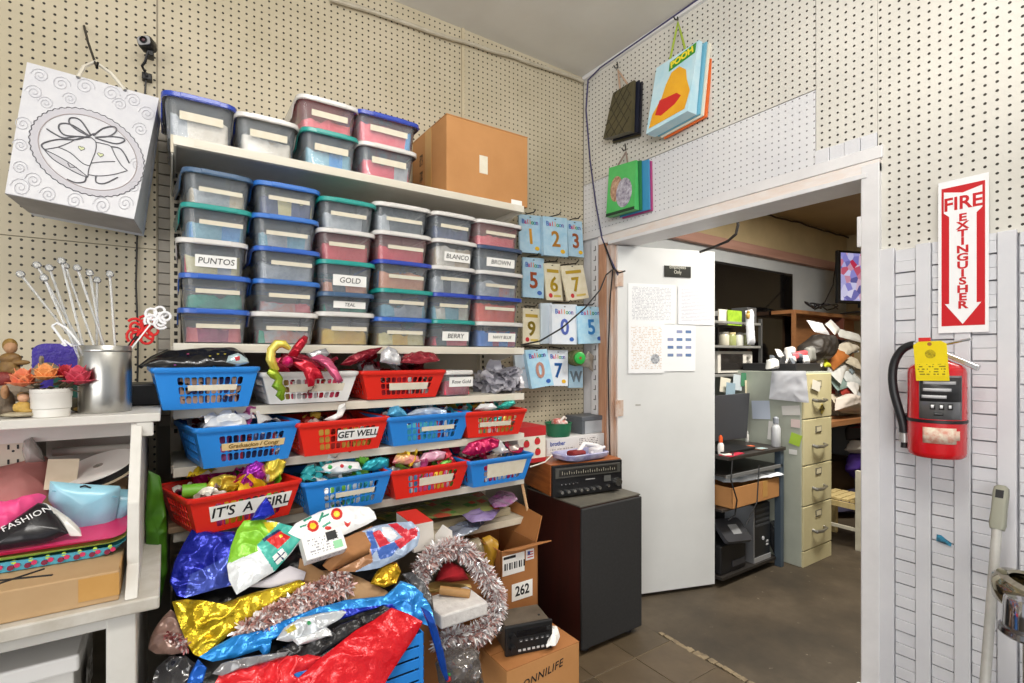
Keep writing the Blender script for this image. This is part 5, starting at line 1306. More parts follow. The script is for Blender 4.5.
# carton lettered in marker
bo = thing('cardboard_carton', 'closed brown carton with marker lettering ONNILIFE on the floor', 'carton', (1.03, 1.43, 0.0005))
MB().box(-.15, .15, -.097, .10, 0, .27).build('body', M_card, bo, bevel=.003)
for s in (-1, 1): MB().box(-.15, .15, (-.097 if s < 0 else .003), (-.001 if s < 0 else .10), .2702, .2725).build('flap', M_card_d, bo)
text('ONNILIFE', .036, M_ink, bo, Matrix.Translation((-.01, -.0976, .215)) @ FRONT @ Matrix.Rotation(R(7), 4, 'Z'), sx=1.0, shear=.3, bold=.0002, space=1.1)
# car radio
rc0, rc1 = Vector((.915, 1.395, 0)), Vector((1.078, 1.352, 0))
ra = math.atan2(rc1.y - rc0.y, rc1.x - rc0.x)
cr_ = thing('car_radio', 'dusty black car radio unit on the marker lettered carton', 'radio', (*((rc0 + rc1)/2).xy, .273), ra)
rw = .168; dpR = .125
MB().box(-rw/2 + .006, rw/2 - .006, .012, dpR, .002, .094).build('chassis', pm('#6f6456', .55, .3, color2='#544a3e', nscale=14), cr_, bevel=.002)
MB().box(-rw/2, rw/2, 0, .014, 0, .098).build('front_panel', M_black, cr_, bevel=.004)
MB().box(-rw*.26, rw*.42, -.0012, 0, .060, .080).build('display', M_black_g, cr_)
for x, z in ((-rw*.36, .066), (-rw*.36, .028)):
    MB().cyl((x, .002, z), (x, -.014, z), .011, .0095, 18).build('knob', M_black, cr_, smooth=True)
for k in range(6):
    MB().box(-rw*.22 + k*.019, -rw*.22 + k*.019 + .013, -.003, 0, .042, .051).build('button', pm('#3a3a3c', .5), cr_, bevel=.001)
    MB().box(-rw*.20 + k*.019, -rw*.20 + k*.019 + .006, -.0034, -.003, .045, .047).build('button_print', pm('#d0d0d0', .5), cr_)
for k in range(7):
    MB().box(-rw*.24 + k*.0165, -rw*.24 + k*.0165 + .010, -.003, 0, .012, .019).build('button', pm('#c6c6c6', .5), cr_, bevel=.001)
MB().box(rw*.36, rw*.43, -.003, 0, .068, .080).build('button', pm('#2a2a2c', .4), cr_)
MB().cyl((rw/2 - .03, .05, .094), (rw/2 - .03, .05, .0965), .004, n=8).build('screw', M_ink, cr_)
sheet('crumpled_paper', [onZ(x, y, .29) for x, y in ((546, 648), (549, 632), (557, 628), (560, 638), (556, 646))], (0, 0, 1), M_paper, thick=.02, bulge=.012, wr=.014, freq=40, seed=88, label='crumpled white paper behind the car radio', cat='paper')

# garland loop with what lies inside it
gpts = [(416, 584), (424, 566), (436, 553), (456, 547), (474, 558), (485, 576), (496, 594), (497, 608), (492, 624), (481, 634), (466, 638), (450, 638), (441, 648)]
GYp = 1.50
gw = [onPlane(x, y, (1.0, 1.50, .45), (0, -.94, .34)) for x, y in gpts]
tinsel(gw, .046, 7000, ['#f2f0f0', '#dcd6d8', '#c8a09a', '#fafafa', '#a87870', '#d6c8c6'], 91, 'silver and dusty rose tinsel wreath garland right of the heap', ln=.95)
rnd = random.Random(5)
for k in range(9):
    p = gw[rnd.randrange(1, 12)] + Vector((rnd.uniform(-.015, .015), -.032, rnd.uniform(-.015, .015)))
    MB().sphere(p, .0095, 10, 7).build('bauble', pm('#d6d6da', .12, .9), smooth=True, label='small silver bauble on the tinsel wreath', cat='bauble', group='baubles on the tinsel wreath')
sheet('red_felt_hat', [onPlane(x, y, (1.0, 1.56, .45), (0, -.94, .34)) for x, y in ((434, 581), (440, 568), (448, 560), (460, 566), (468, 580), (452, 582))], (0, -.94, .34), pm('#a81420', .9, color2='#8a0f1a', nscale=20), thick=.04, bulge=.03, wr=.008, seed=92, label='dark red felt hat inside the tinsel wreath', cat='hat')
sheet('gold_plate', [onPlane(x, y, (.95, 1.53, .42), (0, -.6, .8)) for x, y in ((418, 590), (432, 582), (470, 584), (472, 588), (440, 592), (424, 594))], (0, -.6, .8), pm('#b89a5a', .4, .3), thick=.006, bulge=.004, wr=.003, seed=93, label='flat gold cardboard sheet below the red felt hat', cat='cardboard')
MB().tube([onY(440, 590, 1.52), onY(470, 594, 1.46)], .014, 16).build('kraft_roll', pm('#b98f5a', .6, color2='#a57a48', nscale=9), smooth=True, label='rolled brown kraft paper inside the tinsel wreath', cat='paper roll')
MB().box(.66, .95, 1.53, 1.72, .1605, .43).build('storage_carton', M_card_d, bevel=.003, label='brown carton carrying the foam block inside the tinsel wreath', cat='carton')
fa, fb = onY(441, 620, 1.40), onY(488, 612, 1.40)
fbz0, fbz1 = onY(464, 623, 1.40).z, onY(464, 609, 1.40).z
MB().box(fa.x, fb.x, 1.40, 1.54, fbz0, fbz1).build('foam_block', pm('#dedbd8', .8, color2='#c3bebb', nscale=30, bump=.25, bscale=70), bevel=.006, label='wrapped white foam block inside the tinsel wreath', cat='block')
sheet('gold_bag', [onY(x, y, 1.66) for x, y in ((482, 538), (490, 535), (497, 540), (495, 556), (489, 572), (483, 574), (480, 560))], (0, -1, 0), pm('#b3882a', .3, color2='#8f6a1c', nscale=12), thick=.03, bulge=.02, wr=.008, seed=94, label='gold yellow bag squeezed left of the numbered carton', cat='bag')
sheet('gold_bag', [onY(x, y, 1.68) for x, y in ((466, 540), (478, 537), (485, 545), (484, 560), (476, 566), (470, 556))], (0, -1, 0), pm('#9a8f7a', .3, color2='#7d7058', nscale=12), thick=.03, bulge=.02, wr=.008, seed=95, label='dull beige bag behind the tinsel wreath', cat='bag')
P_(FB, 'grey patterned foil balloon folded left of the tinsel wreath', 'balloon', [(402, 574), (412, 572), (424, 582), (432, 596), (434, 612), (426, 604), (416, 592)], F('#6a6a6c', .25, .3, '#3a3a3e'), .05, seed=96, wr=.01)
# clear bags of sweets at the bottom
sheet('clear_bag', [onPlane(x, y, (.85, 1.40, .30), (0, -.8, .6)) for x, y in ((440, 690), (434, 664), (444, 648), (462, 645), (476, 652), (478, 672), (482, 692))], (0, -.8, .6), pm('#7c7672', .12, .1, color2='#4a4442', nscale=20, alpha=.8), thick=.06, bulge=.05, wr=.02, freq=22, seed=97, label='clear bag of coloured trinkets at the bottom beside the marker carton', cat='bag')
random.seed(44)
for k in range(9):
    p = onPlane(random.uniform(446, 474), random.uniform(664, 682), (.85, 1.34, .31), (0, -.8, .6))
    cc = ['#d9a420', '#2f5fc0', '#c92a2a', '#e8e2d8', '#2f9a4a', '#e06a1c'][k % 6]
    MB().sphere(p, .009, 8, 6, (1, 1, .8)).build('trinket', pm(cc, .35), smooth=True, label='tiny coloured trinket in the clear bag at the bottom edge', cat='trinket', group='trinkets in the clear bag')
# ================================================================== SPEAKER CABINET, RECEIVER AND WHAT STANDS ON THEM
sp = thing('speaker_cabinet', 'tall black speaker cabinet with red brown sides on the floor beside the door', 'speaker', (1.614, 1.80, 0))
SX, SYd = .182, .20
MB().box(-SX + .004, SX - .004, -SYd + .012, SYd, .03, .625).build('cabinet', pm('#3f1812', .45, color2='#2c120e', nscale=6, stretch=(4, 4, .5)), sp, bevel=.003)
MB().box(-SX, SX, -SYd, -SYd + .014, .03, .622).build('grille', pm('#2b2b2c', .75, color2='#222223', nscale=80, bump=.15, bscale=400), sp, bevel=.005)
MB().box(-SX, SX, -SYd + .010, SYd + .002, .6255, .632).build('top_panel', pm('#4c4a44', .6, color2='#6a655a', nscale=7), sp, bevel=.001)
for x in (-.13, .13):
    for y in (-.16, .16):
        MB().cyl((x, y, 0), (x, y, .03), .018, .014, 12).build('foot', M_black, sp, smooth=True)
ZSP = .6325
r0, r1 = Vector((1.392, 1.752, 0)), Vector((1.765, 1.690, 0))
ra2 = math.atan2(r1.y - r0.y, r1.x - r0.x); RW = (r1 - r0).length; RH, RD = .150, .29
mid = (r0 + r1)/2
rv_ = thing('stereo_receiver', 'vintage stereo receiver with walnut side and black dial front on the speaker cabinet', 'receiver', (mid.x, mid.y, ZSP + .0005), ra2)
MB().box(-RW/2, RW/2, .014, RD, .012, RH).build('walnut_case', pm('#a8602c', .4, color2='#7d4018', nscale=9, stretch=(1, .8, 10), bump=.05), rv_, bevel=.002)
MB().box(-RW/2 + .004, RW/2 - .004, 0, .016, .008, RH - .004).build('front_panel', pm('#17171a', .35), rv_, bevel=.002)
MB().box(-RW/2 + .016, RW/2 - .016, -.004, 0, RH*.60, RH*.90).build('dial_glass', pm('#4b4a46', .15), rv_, bevel=.002)
MB().box(-RW/2 + .035, RW/2 - .035, -.0052, -.004, RH*.65, RH*.85).build('dial_scale', pm('#2c2b29', .2), rv_)
for k in range(24):
    x = -RW/2 + .05 + k*(RW - .1)/23
    MB().box(x - .0008, x + .0008, -.0058, -.0052, RH*.70, RH*(.76 if k % 3 else .80)).build('scale_mark', pm('#b9b3a0', .5), rv_)
for k in range(5):
    x = -RW/2 + .045 + k*.020
    MB().cyl((x, 0, RH*.42), (x, -.009, RH*.42), .0028, n=8).build('toggle', M_chrome, rv_, smooth=True)
for k in range(7):
    x = -RW/2 + .045 + k*.033
    MB().cyl((x, 0, RH*.2), (x, -.016, RH*.2), .008, .007, 14).build('knob', pm('#b9b9b6', .25, .9), rv_, smooth=True)
MB().cyl((RW/2 - .036, 0, RH*.32), (RW/2 - .036, -.022, RH*.32), .020, .018, 24).build('volume_knob', pm('#8e8e8c', .25, .9), rv_, smooth=True)
MB().cyl((RW/2 - .085, 0, RH*.22), (RW/2 - .085, -.012, RH*.22), .006, n=12).build('knob', pm('#b9b9b6', .25, .9), rv_, smooth=True)
MB().box(RW/2 - .105, RW/2 - .068, -.002, 0, RH*.36, RH*.54).build('meter_window', pm('#5a5a58', .3), rv_)
MB().box(-RW*.04, RW*.09, -.001, 0, RH*.47, RH*.50).build('nameplate', pm('#9a9a98', .4), rv_)
for x in (-RW/2 + .03, RW/2 - .03):
    for y in (.04, RD - .04): MB().cyl((x, y, 0), (x, y, .012), .012, n=10).build('foot', M_black, rv_)
ZR = ZSP + RH + .001
# tray of white oddments on the receiver
odd = onZ(588, 458, ZR)
tr_ = thing('cable_tray', 'clear violet bag of white cables and red oddments on the receiver', 'bag', (1.60, 1.80, ZR))
def lumps(name, blobs, mat):
    mb = MB()
    for p, r, sc in blobs: mb.sphere(p, r, 12, 8, sc)
    return mb.build(name, mat, tr_, smooth=True)
sh_ = MB().loft([[(x, y + .0*z, z) for x, y in rrect(.27*k, .15*k, .04)] for k, z in ((.75, 0), (.95, .012), (1.0, .030), (.93, .034), (.80, .012))]); sh_.build('bag', pm('#6a68a8', .2, color2='#c5c5d8', nscale=20), tr_, smooth=True)
MB().tube([(-.04, -.02, .03), (.01, .0, .055), (.05, .03, .06), (.10, .03, .05), (.13, .0, .04), (.10, -.04, .045), (.05, -.03, .04)], .010, 8).build('white_cable', pm('#eceaec', .4), tr_, smooth=True)
MB().tube([(.02, -.05, .03), (.06, -.055, .045), (.11, -.045, .05), (.14, -.01, .035), (.12, .02, .05)], .007, 8).build('white_cable', pm('#e3e1e6', .4), tr_, smooth=True)
MB().box(-.08, .0, -.045, .01, .02, .045).build('red_cloth', pm('#8f1d22', .7, color2='#6d1418', nscale=20), tr_, bevel=.01)
MB().box(.03, .09, -.06, -.02, .02, .052).build('adapter', pm('#dcd9de', .4), tr_, bevel=.006)
# white printed carton with a green bowl and a grey box on it
wbz = ZR
wc_ = thing('printed_carton', 'white printed carton standing behind the receiver', 'carton', (1.69, 2.005, ZSP))
MB().box(-.188, .19, -.075, .09, 0, .232).build('body', pm('#dcdbdc', .5, color2='#cfced0', nscale=6), wc_, bevel=.002)
text('brother', .030, pm('#3a4f9a', .5), wc_, Matrix.Translation((-.12, -.0756, .205)) @ FRONT, bold=.0006)
slab('printed_panel', .15, .05, .0005, Matrix.Translation((1.77, 2.005 - .0756, ZSP + .195)) @ FRONT, print_mat('#dcdbdc', '#6d6d72', .009, 150, .5, wd=.15, ht=.06), parent=wc_)
slab('printed_panel', .18, .03, .0005, Matrix.Translation((1.60, 2.005 - .0756, ZSP + .175)) @ FRONT, print_mat('#dcdbdc', '#8d8d92', .012, 150, .5, wd=.18, ht=.03), parent=wc_)
ZW = ZSP + .2325
gbw = onZ(562, 438, ZW)
bwl = thing('green_bowl', 'dark green plastic bowl with white oddments on the printed carton', 'bowl', (gbw.x + .03, 1.985, ZW))
MB().lathe([(.001, 0), (.055, 0), (.062, .02), (.066, .062), (.069, .064), (.069, .067), (.063, .067), (.059, .02), (.052, .004), (.001, .004)], 28, cap0=False, cap1=False).build('bowl', pm('#1f6b4a', .4), bwl, smooth=True)
mb = MB()
for p, r, s_ in (((-.01, 0, .065), .028, (1, 1, .9)), ((.02, -.01, .06), .024, (1.2, 1, .8)), ((.03, .02, .068), .016, (1, 1, 1))): mb.sphere(p, r, 12, 8, s_)
o = mb.build('oddments', pm('#dccfc9', .5, color2='#c0564a', nscale=40, ncontrast=.25), bwl, smooth=True)
MB().tube([(-.005, -.02, .075), (.02, -.02, .095), (.04, -.01, .085)], .006, 8).build('oddment_strip', pm('#e6ded8', .4), bwl, smooth=True)
gx0, gx1 = onY(583, 425, 1.96).x, onY(607, 425, 1.96).x
gbx = thing('grey_box', 'small two tone grey box on the printed carton in the corner', 'box', ((gx0 + gx1)/2 - .01, 2.01, ZW))
MB().box(-(gx1-gx0)/2, (gx1-gx0)/2, -.055, .075, 0, .075).build('body', pm('#a9adb3', .4), gbx, bevel=.003)
MB().box(-(gx1-gx0)/2 - .002, (gx1-gx0)/2 + .002, -.058, .077, .065, .088).build('lid', pm('#5c6168', .4), gbx, bevel=.003)
MB().box(-(gx1-gx0)/2 - .0015, -(gx1-gx0)/2 + .018, -.0565, .075, .0, .066).build('side_band', pm('#5c6168', .4), gbx)
# red and white strawberry box
sx0, sx1 = onY(519, 440, 1.83).x, onY(547, 440, 1.83).x
sbz = onY(534, 427, 1.83).z
sb = thing('strawberry_box', 'red and white box printed with strawberries between the baskets and the receiver', 'box', ((sx0+sx1)/2, 1.92, ZSP + RH + .0025))
hb_ = sbz - ZSP - RH - .003; wS = sx1 - sx0
MB().box(-wS/2, wS/2, -.08, .09, 0, hb_).build('body', pm('#e4ddd0', .5), sb, bevel=.002)
MB().box(-wS/2 - .0006, wS/2 + .0006, -.0808, .0905, hb_*.74, hb_ + .0006).build('red_band', pm('#b8262a', .5), sb)
MB().box(-wS/2 - .0006, wS/2 + .0006, -.0808, .0905, 0, hb_*.12).build('red_band', pm('#b8262a', .5), sb)
for (x, z) in ((-.03, .55), (.03, .60), (.032, .30), (-.028, .24)):
    st2 = MB().prism([(.016*math.sin(t)*(1 + .0*t), .017*math.cos(t) - .003*abs(math.sin(t))) for t in [2*math.pi*k/16 for k in range(16)]], .0008, Matrix.Translation((x, -.0808, hb_*z)) @ FRONT).build('printed_berry', pm('#c42a30', .5), sb)
    MB().box(x - .006, x + .006, -.0822, -.0814, hb_*z + .012, hb_*z + .017).build('printed_leaf', pm('#4a7a3a', .5), sb)
MB().tube([onZ(530, 467, ZR + .002), onY(545, 462, 1.78), onY(552, 455, 1.80)], .003, 6).build('power_cord', pm('#d9d5cc', .5), smooth=True, label='thin white cord beside the strawberry box', cat='cord')

# ================================================================== NUMBER BALLOON PACKETS ON PEG HOOKS
def packet(digit, quad_px, Y, bgc, numc, label, gold=False, word=True, dot='#e0b020', stack=1):
    TLp, TRp, BRp, BLp = [onY(x, y, Y + dy) for (x, y), dy in zip(quad_px, (.01, .01, -.004, -.004))]
    c = (BLp + BRp)/2
    t = thing('balloon_packet', label, 'packet', tuple(c), 0, 'number balloon packets on the pegboard hooks')
    bk_ = Vector((0, .012*stack, 0))
    MB().hexa([BLp, BRp, BRp + bk_, BLp + bk_], [TLp, TRp, TRp + bk_, TLp + bk_]).build('sleeve', pm(bgc[0], .22, color2=bgc[1], nscale=22, ncontrast=.6), t, world=True, bevel=.0012)
    exx = BRp - BLp; eyy = TLp - BLp; W2, H2 = exx.length, eyy.length
    pt = lambda u, v, o=-.0012: BLp + exx*u + eyy*v + Vector((0, o, 0))
    fm = lambda u, v, o=-.0012: frame(pt(u, v, o), exx, eyy)
    text(digit, H2*.56, pm(numc, .3, .4), t, fm(.5, .42), name='digit', world=True, bold=.0022, extrude=.0016)
    if word:
        if gold:
            MB().prism([(-W2*.36, -H2*.045), (W2*.36, -H2*.045), (W2*.36, H2*.045), (-W2*.36, H2*.045)], .0008, fm(.5, .80, -.0004)).build('title_band', pm('#b99a2e', .4), t, world=True)
            MB().prism(circ(0, 0, H2*.065), .0008, fm(.25, .13, -.0006)).build('price_dot', pm('#c5242c', .4), t, world=True)
            MB().prism([(-W2*.22, -H2*.03), (W2*.22, -H2*.03), (W2*.22, H2*.03), (-W2*.22, H2*.03)], .0008, fm(.66, .12, -.0004)).build('title_band', pm('#cdb45a', .4), t, world=True)
        else:
            for i, ch in enumerate('Balloon'):
                text(ch, H2*.17, pm(['#2f62b8', '#c23a7a', '#d8442c', '#e0952a', '#3f9a4a', '#2f8ab8', '#6a3f9a'][i], .4), t, fm(.17 + .105*i, .82), world=True, bold=.0006)
            MB().prism(circ(0, 0, H2*.075, 14, H2*.055), .0008, fm(.78, .13, -.0006)).build('price_dot', pm(dot, .4), t, world=True)
    hole = MB().prism(circ(0, 0, .006, 10, .0025), .0008, fm(.5, .955, -.0006)).build('hang_hole', M_hook, t, world=True)
    return t, (TLp + TRp)/2
SKY = ('#bcd8e8', '#94c0dc'); CRM = ('#e9e2cd', '#d9cfae'); WHT = ('#e6e9ee', '#cfdbe8'); CY = ('#bfe0f0', '#8fc6e6')
def hook(p, lab):
    q = Vector((p.x + .012, YW, p.z + .018))
    MB().tube([q, Vector((q.x - .003, YW - .03, q.z - .001)), Vector((p.x, p.y - .03, p.z + .006)), Vector((p.x - .004, p.y - .05, p.z + .014))], .003, 6).build('peg_hook', M_hook, smooth=True, label=lab, cat='hook', group='peg hooks with number packets')
def tilt(px0, py0, px1, py1, dx=0, slope=.12): return [(px0, py0), (px1, py0 + (px1 - px0)*slope), (px1 + dx, py1 + (px1 - px0)*slope), (px0 + dx, py1)]
hp_ = []
for args in (
  ('1', tilt(519, 214, 541, 252, 1, .09), 2.03, SKY, '#d89a2a', 'pale blue packet of a gold number 1 balloon at the upper left of the hooks', False),
  ('2', tilt(543, 216, 567, 255, 1, .09), 2.00, SKY, '#c08430', 'pale blue packet of a gold number 2 balloon on the top row of hooks', False),
  ('3', tilt(567, 220, 582, 256, 2, .10), 2.045, SKY, '#a85c34', 'pale blue packet of a copper number 3 balloon at the top right of the hooks', False),
  ('5', tilt(523, 257, 544, 297, 0, .07), 2.03, SKY, '#a8502c', 'pale blue packet of a copper number 5 balloon left in the second row', False),
  ('6', tilt(544, 263, 560, 300, 3, .05), 2.02, CRM, '#b99a24', 'cream packet of a gold number 6 balloon between the copper five and the seven', True),
  ('7', [(561, 266), (583, 265), (589, 298), (568, 301)], 1.99, CRM, '#b99a24', 'tilted cream packet of a gold number 7 balloon at the right of the hooks', True),
  ('9', tilt(523, 308, 540, 344, 0, .04), 2.02, CRM, '#8f7a22', 'dull cream packet of a gold number 9 balloon in the third row', True),
  ('0', tilt(552, 304, 577, 344, 0, .02), 1.98, WHT, '#5f74c8', 'white packet of a violet blue number 0 balloon in the third row', False),
  ('5', [(577, 306), (599, 307), (605, 343), (579, 344)], 1.97, CY, '#3f8fd8', 'sky blue packet of a blue number 5 balloon at the right of the third row', False),
  ('0', [(525, 350), (547, 349), (554, 385), (532, 389)], 1.98, CY, '#d8a090', 'pale blue packet of a rose gold number 0 balloon in the lowest row', False),
  ('7', tilt(548, 350, 568, 386, 0, .0), 2.01, WHT, '#2a66b0', 'white packet of a dark blue number 7 balloon in the lowest row', False),
  ('W', tilt(569, 362, 583, 388, 0, -.02), 2.04, SKY, '#7d8f9c', 'pale blue packet of a silver letter balloon at the lower right', False)):
    d, q, Y, bgc, nc_, lab, gold = args
    t, p = packet(d, q, Y, bgc, nc_, lab, gold, word=(d != 'W'), dot={'0': '#2f5fb0', '5': '#2f5fb0'}.get(d, '#e0b020'), stack=2 if d in '02' else 1)
    hook(p, 'dark peg hook holding the ' + lab.split(' packet of a ')[1].replace(' balloon', '') + '')
# second, plain sleeves behind the third row zero and lowest zero
for (q, Y, lab) in (([(541, 303), (552, 303), (552, 343), (541, 344)], 2.01, 'stack of clear sleeves beside the violet blue number 0 packet'), ([(514, 352), (526, 350), (532, 388), (518, 388)], 2.01, 'stack of clear sleeves beside the rose gold number 0 packet')):
    ps = [onY(x, y, Y) for x, y in q]; t = thing('sleeve_stack', lab, 'packet', tuple((ps[2] + ps[3])/2))
    for k in range(4):
        o_ = Vector((.006*k, .012*k, 0)); TLp, TRp, BRp, BLp = [p + o_ for p in ps]
        MB().hexa([BLp, BRp, BRp + Vector((0, .008, 0)), BLp + Vector((0, .008, 0))], [TLp, TRp, TRp + Vector((0, .008, 0)), TLp + Vector((0, .008, 0))]).build('sleeve', pm(['#c9d6e0', '#a9b9c6', '#d9d2d6', '#b9c9d6'][k], .2), t, world=True)
# spool of green ribbon
sc1 = onY(578, 358, 1.98)
rb = thing('ribbon_spool', 'spool of brown string with a bright green end hanging below the packets', 'spool', tuple(sc1))
Ms = frame(sc1, (.75, -.35, 0), (0, 0, 1))
for nm, prof, m_ in (('string', [(.012, -.05), (.038, -.05), (.042, -.02), (.040, .008), (.012, .008)], pm('#6a5a3a', .8, color2='#4f6a3a', nscale=60, stretch=(1, 1, 6))), ('green_end', [(.006, .008), (.030, .008), (.031, .020), (.028, .022), (.006, .022)], pm('#2fae4a', .4)), ('core', [(.0005, -.05), (.0075, -.05), (.0075, .0235), (.0005, .0235)], pm('#8a5a34', .6))):
    b = MB(); b.M = Ms @ Matrix.Rotation(R(18), 4, 'Y'); b.lathe(prof, 24, cap0=False, cap1=False); b.build(nm, m_, rb, world=True, smooth=True)
sheet('clear_bag', [onY(x, y, 2.0) for x, y in ((588, 350), (594, 356), (593, 372), (588, 368), (580, 366))], (0, -1, 0), pm('#b9b5a8', .15, alpha=.6), thick=.01, bulge=.008, wr=.006, seed=5, label='limp clear bag hanging beside the green spool', cat='bag')
# dark crumpled clear wrap pile at the right end of the upper basket row
wrp = foil_heap('clear_wrap', None, 'bundle of crinkled clear cellophane right of the Rose Gold tub', .20, .22, .005, .085, ['#a9a7b0', '#c9c7d0', '#8e8c96', '#dcdae2'], 46, 77, size=.085, loc=(onY(502, 380, 1.83).x, 1.84, S3), metal=.1)
wrp['category'] = 'cellophane'

# ================================================================== CORDS
pc_ = [onX(x, y, XW - .012) for x, y in ((697, 0), (640, 40), (600, 68), (588, 80))] + [onX(x, y, XW - .014) for x, y in ((586, 110), (590, 160), (596, 205), (602, 238), (610, 258), (618, 275))]
MB().tube([onX(760, -42, XW - .012)] + pc_, .0042, 8).build('power_cord', pm('#4a4670', .5, color2='#3a3658', nscale=20), smooth=True, label='dark violet cord running along the ceiling corner down to the door jamb', cat='cord')
MB().tube([onX(612, 270, XW - .02), onX(606, 275, XW - .05), onY(600, 290, 1.80), onY(585, 308, 1.76), onY(562, 328, 1.75), onY(540, 341, 1.75), onY(521, 345, 1.752)], .0036, 8).build('power_cord', M_black, smooth=True, label='black cord swinging from the door jamb to the shelf in front of the packets', cat='cord')
MB().tube([onX(613, 268, XW - .02), onX(610, 300, XW - .018), onX(608, 360, XW - .018), onX(609, 420, XW - .018), onX(611, 500, XW - .018)], .0032, 8).build('power_cord', M_black, smooth=True, label='black cord hanging straight down the bare wooden door casing', cat='cord')
MB().tube([onX(604, 243, XW - .016), onX(613, 268, XW - .022), onX(619, 273, XW - .03), onX(625, 271, XW - .03)], .004, 8).build('power_cord', M_black, smooth=True, label='short black cord tied to the top hinge of the door', cat='cord')

# ================================================================== BAGS ON THE RIGHT WALL
def wallbag(name, label, q, dist, dep, mat, parts, hookpx, handlemat, back=None):
    TLp, TRp, BRp, BLp = [onX(x, y, XW - d) for (x, y), d in zip(q, dist)]
    c = (BLp + BRp)/2; t = thing(name, label, 'gift bag', tuple(c))
    dv = Vector((dep, 0, 0)); dvt = Vector((dep*.4, 0, 0))
    MB().hexa([BLp, BRp, BRp + dv, BLp + dv], [TLp, TRp, TRp + dvt, TLp + dvt]).build('body', mat, t, world=True)
    exx = BRp - BLp; eyy = TLp - BLp
    if back:
        for k, (c_, o_) in enumerate(back):
            ov = Vector((dep*1.0 + .004 + .012*k, -o_, -.006*k))
            MB().hexa([p + ov for p in (BLp, BRp, BRp + Vector((.008, 0, 0)), BLp + Vector((.008, 0, 0)))], [p + ov - Vector((dep*.5, 0, 0)) for p in (TLp, TRp, TRp + Vector((.008, 0, 0)), TLp + Vector((.008, 0, 0)))]).build('second_bag', pm(c_, .4), t, world=True)
    ptf = lambda u, v, o=.0012: BLp + exx*u + ((TLp - BLp).lerp(TRp - BRp, u))*v + Vector((-o, 0, 0))
    for nm, poly, m_, o in parts:
        MB()._add([ptf(u, v, o) for u, v in poly], [tuple(range(len(poly)))]).build(nm, m_, t, world=True, solid=.0006)
    hk2 = onX(*hookpx, XW - .035)
    a, b_ = ptf(.32, 1, -.004), ptf(.68, 1, -.004)
    MB().tube([a, a.lerp(hk2, .6), hk2, b_.lerp(hk2, .6), b_], .005, 6).build('handle', handlemat, t, world=True, smooth=True)
    MB().tube([onX(hookpx[0] - 1, hookpx[1] - 8, XW), onX(hookpx[0], hookpx[1] - 2, XW - .02), hk2 + Vector((-.02, 0, .004)), hk2 + Vector((-.03, 0, .014))], .003, 6).build('peg_hook', M_hook, smooth=True, label='peg hook carrying the ' + label.split(' hanging')[0], cat='hook')
    return t, ptf
ell = lambda u, v, a, b_, n=20: [(u + a*math.cos(2*math.pi*k/n), v + b_*math.sin(2*math.pi*k/n)) for k in range(n)]
t, f_ = wallbag('gift_bag', 'pale blue gift bag with a yellow picture and green title hanging on the right wall', [(656.5, 68), (699, 40), (687.5, 111), (646, 134)], (.06, .05, .10, .11), .06, pm('#cfe6ee', .4, color2='#a8d6e6', nscale=14),
   [('picture_patch', [(.06, .06), (.92, .06), (.98, .30), (.86, .50), (.80, .66), (.62, .78), (.44, .76), (.34, .62), (.28, .44), (.10, .26)], pm('#efb62c', .4, color2='#e09a20', nscale=8), .0012),
    ('picture_patch', [(.18, .22), (.34, .16), (.66, .22), (.78, .30), (.66, .38), (.40, .40), (.24, .42)], pm('#cc2a26', .4), .0020),
    ('title_band', [(.36, .80), (.96, .84), (.95, .99), (.35, .94)], pm('#3a8f35', .4), .0012)], (678, 22), pm('#9ab03a', .5), back=[('#6fb0c8', .012), ('#e8e2d0', .02), ('#e06a2a', .028)])
fmx = frame(f_(.65, .893, .003), f_(.9, .91, 0) - f_(.4, .87, 0), f_(.6, .95, 0) - f_(.6, .85, 0))
text('POOH', .040, pm('#f0dc3a', .4), t, fmx, world=True, bold=.002)
t, f_ = wallbag('gift_bag', 'dark gold and black latticed gift bag hanging on the right wall near the corner', [(613, 93), (634, 80), (630, 131), (603, 139)], (.05, .05, .07, .07), .03, pm('#5a5238', .35, color2='#494430', nscale=20), [], (618, 70), pm('#b89a84', .4), back=[('#1c2030', .014), ('#22222a', .022), ('#4a4432', .01)])
for k in range(-3, 5):
    for s_ in (1, -1):
        u0, u1 = k*.3, k*.3 + 1.1*s_ if s_ > 0 else k*.3 + .5 - 1.1
        pts = [(lerp(u0 if s_ > 0 else k*.3 + .5, u1, tt/10), tt/10) for tt in range(11)]
        pts = [p for p in pts if 0.02 <= p[0] <= .98]
        if len(pts) > 1: MB().tube([f_(*p, .001) for p in pts], .0016, 5).build('lattice_line', pm('#2e2a1e', .4), t, world=True)
t, f_ = wallbag('gift_bag', 'green gift bag with a dark red and white picture hanging low on the right wall', [(609, 168), (636, 160), (634.5, 209), (606, 217)], (.05, .05, .07, .07), .03, pm('#5cc26a', .4, color2='#47b05a', nscale=14),
   [('picture_patch', ell(.33, .52, .22, .26), pm('#7a3a2a', .5, color2='#d8b89a', nscale=60), .0012), ('picture_patch', ell(.62, .40, .28, .30), pm('#d8d6e0', .5, color2='#5a4a6a', nscale=50), .0018), ('picture_patch', [(0, 0), (1, 0), (1, .06), (0, .06)], pm('#1f3a26', .5), .0012)], (626, 152), pm('#8a7a70', .5), back=[('#2f7a4a', .012), ('#3f8fc0', .05), ('#b0407a', .055)])

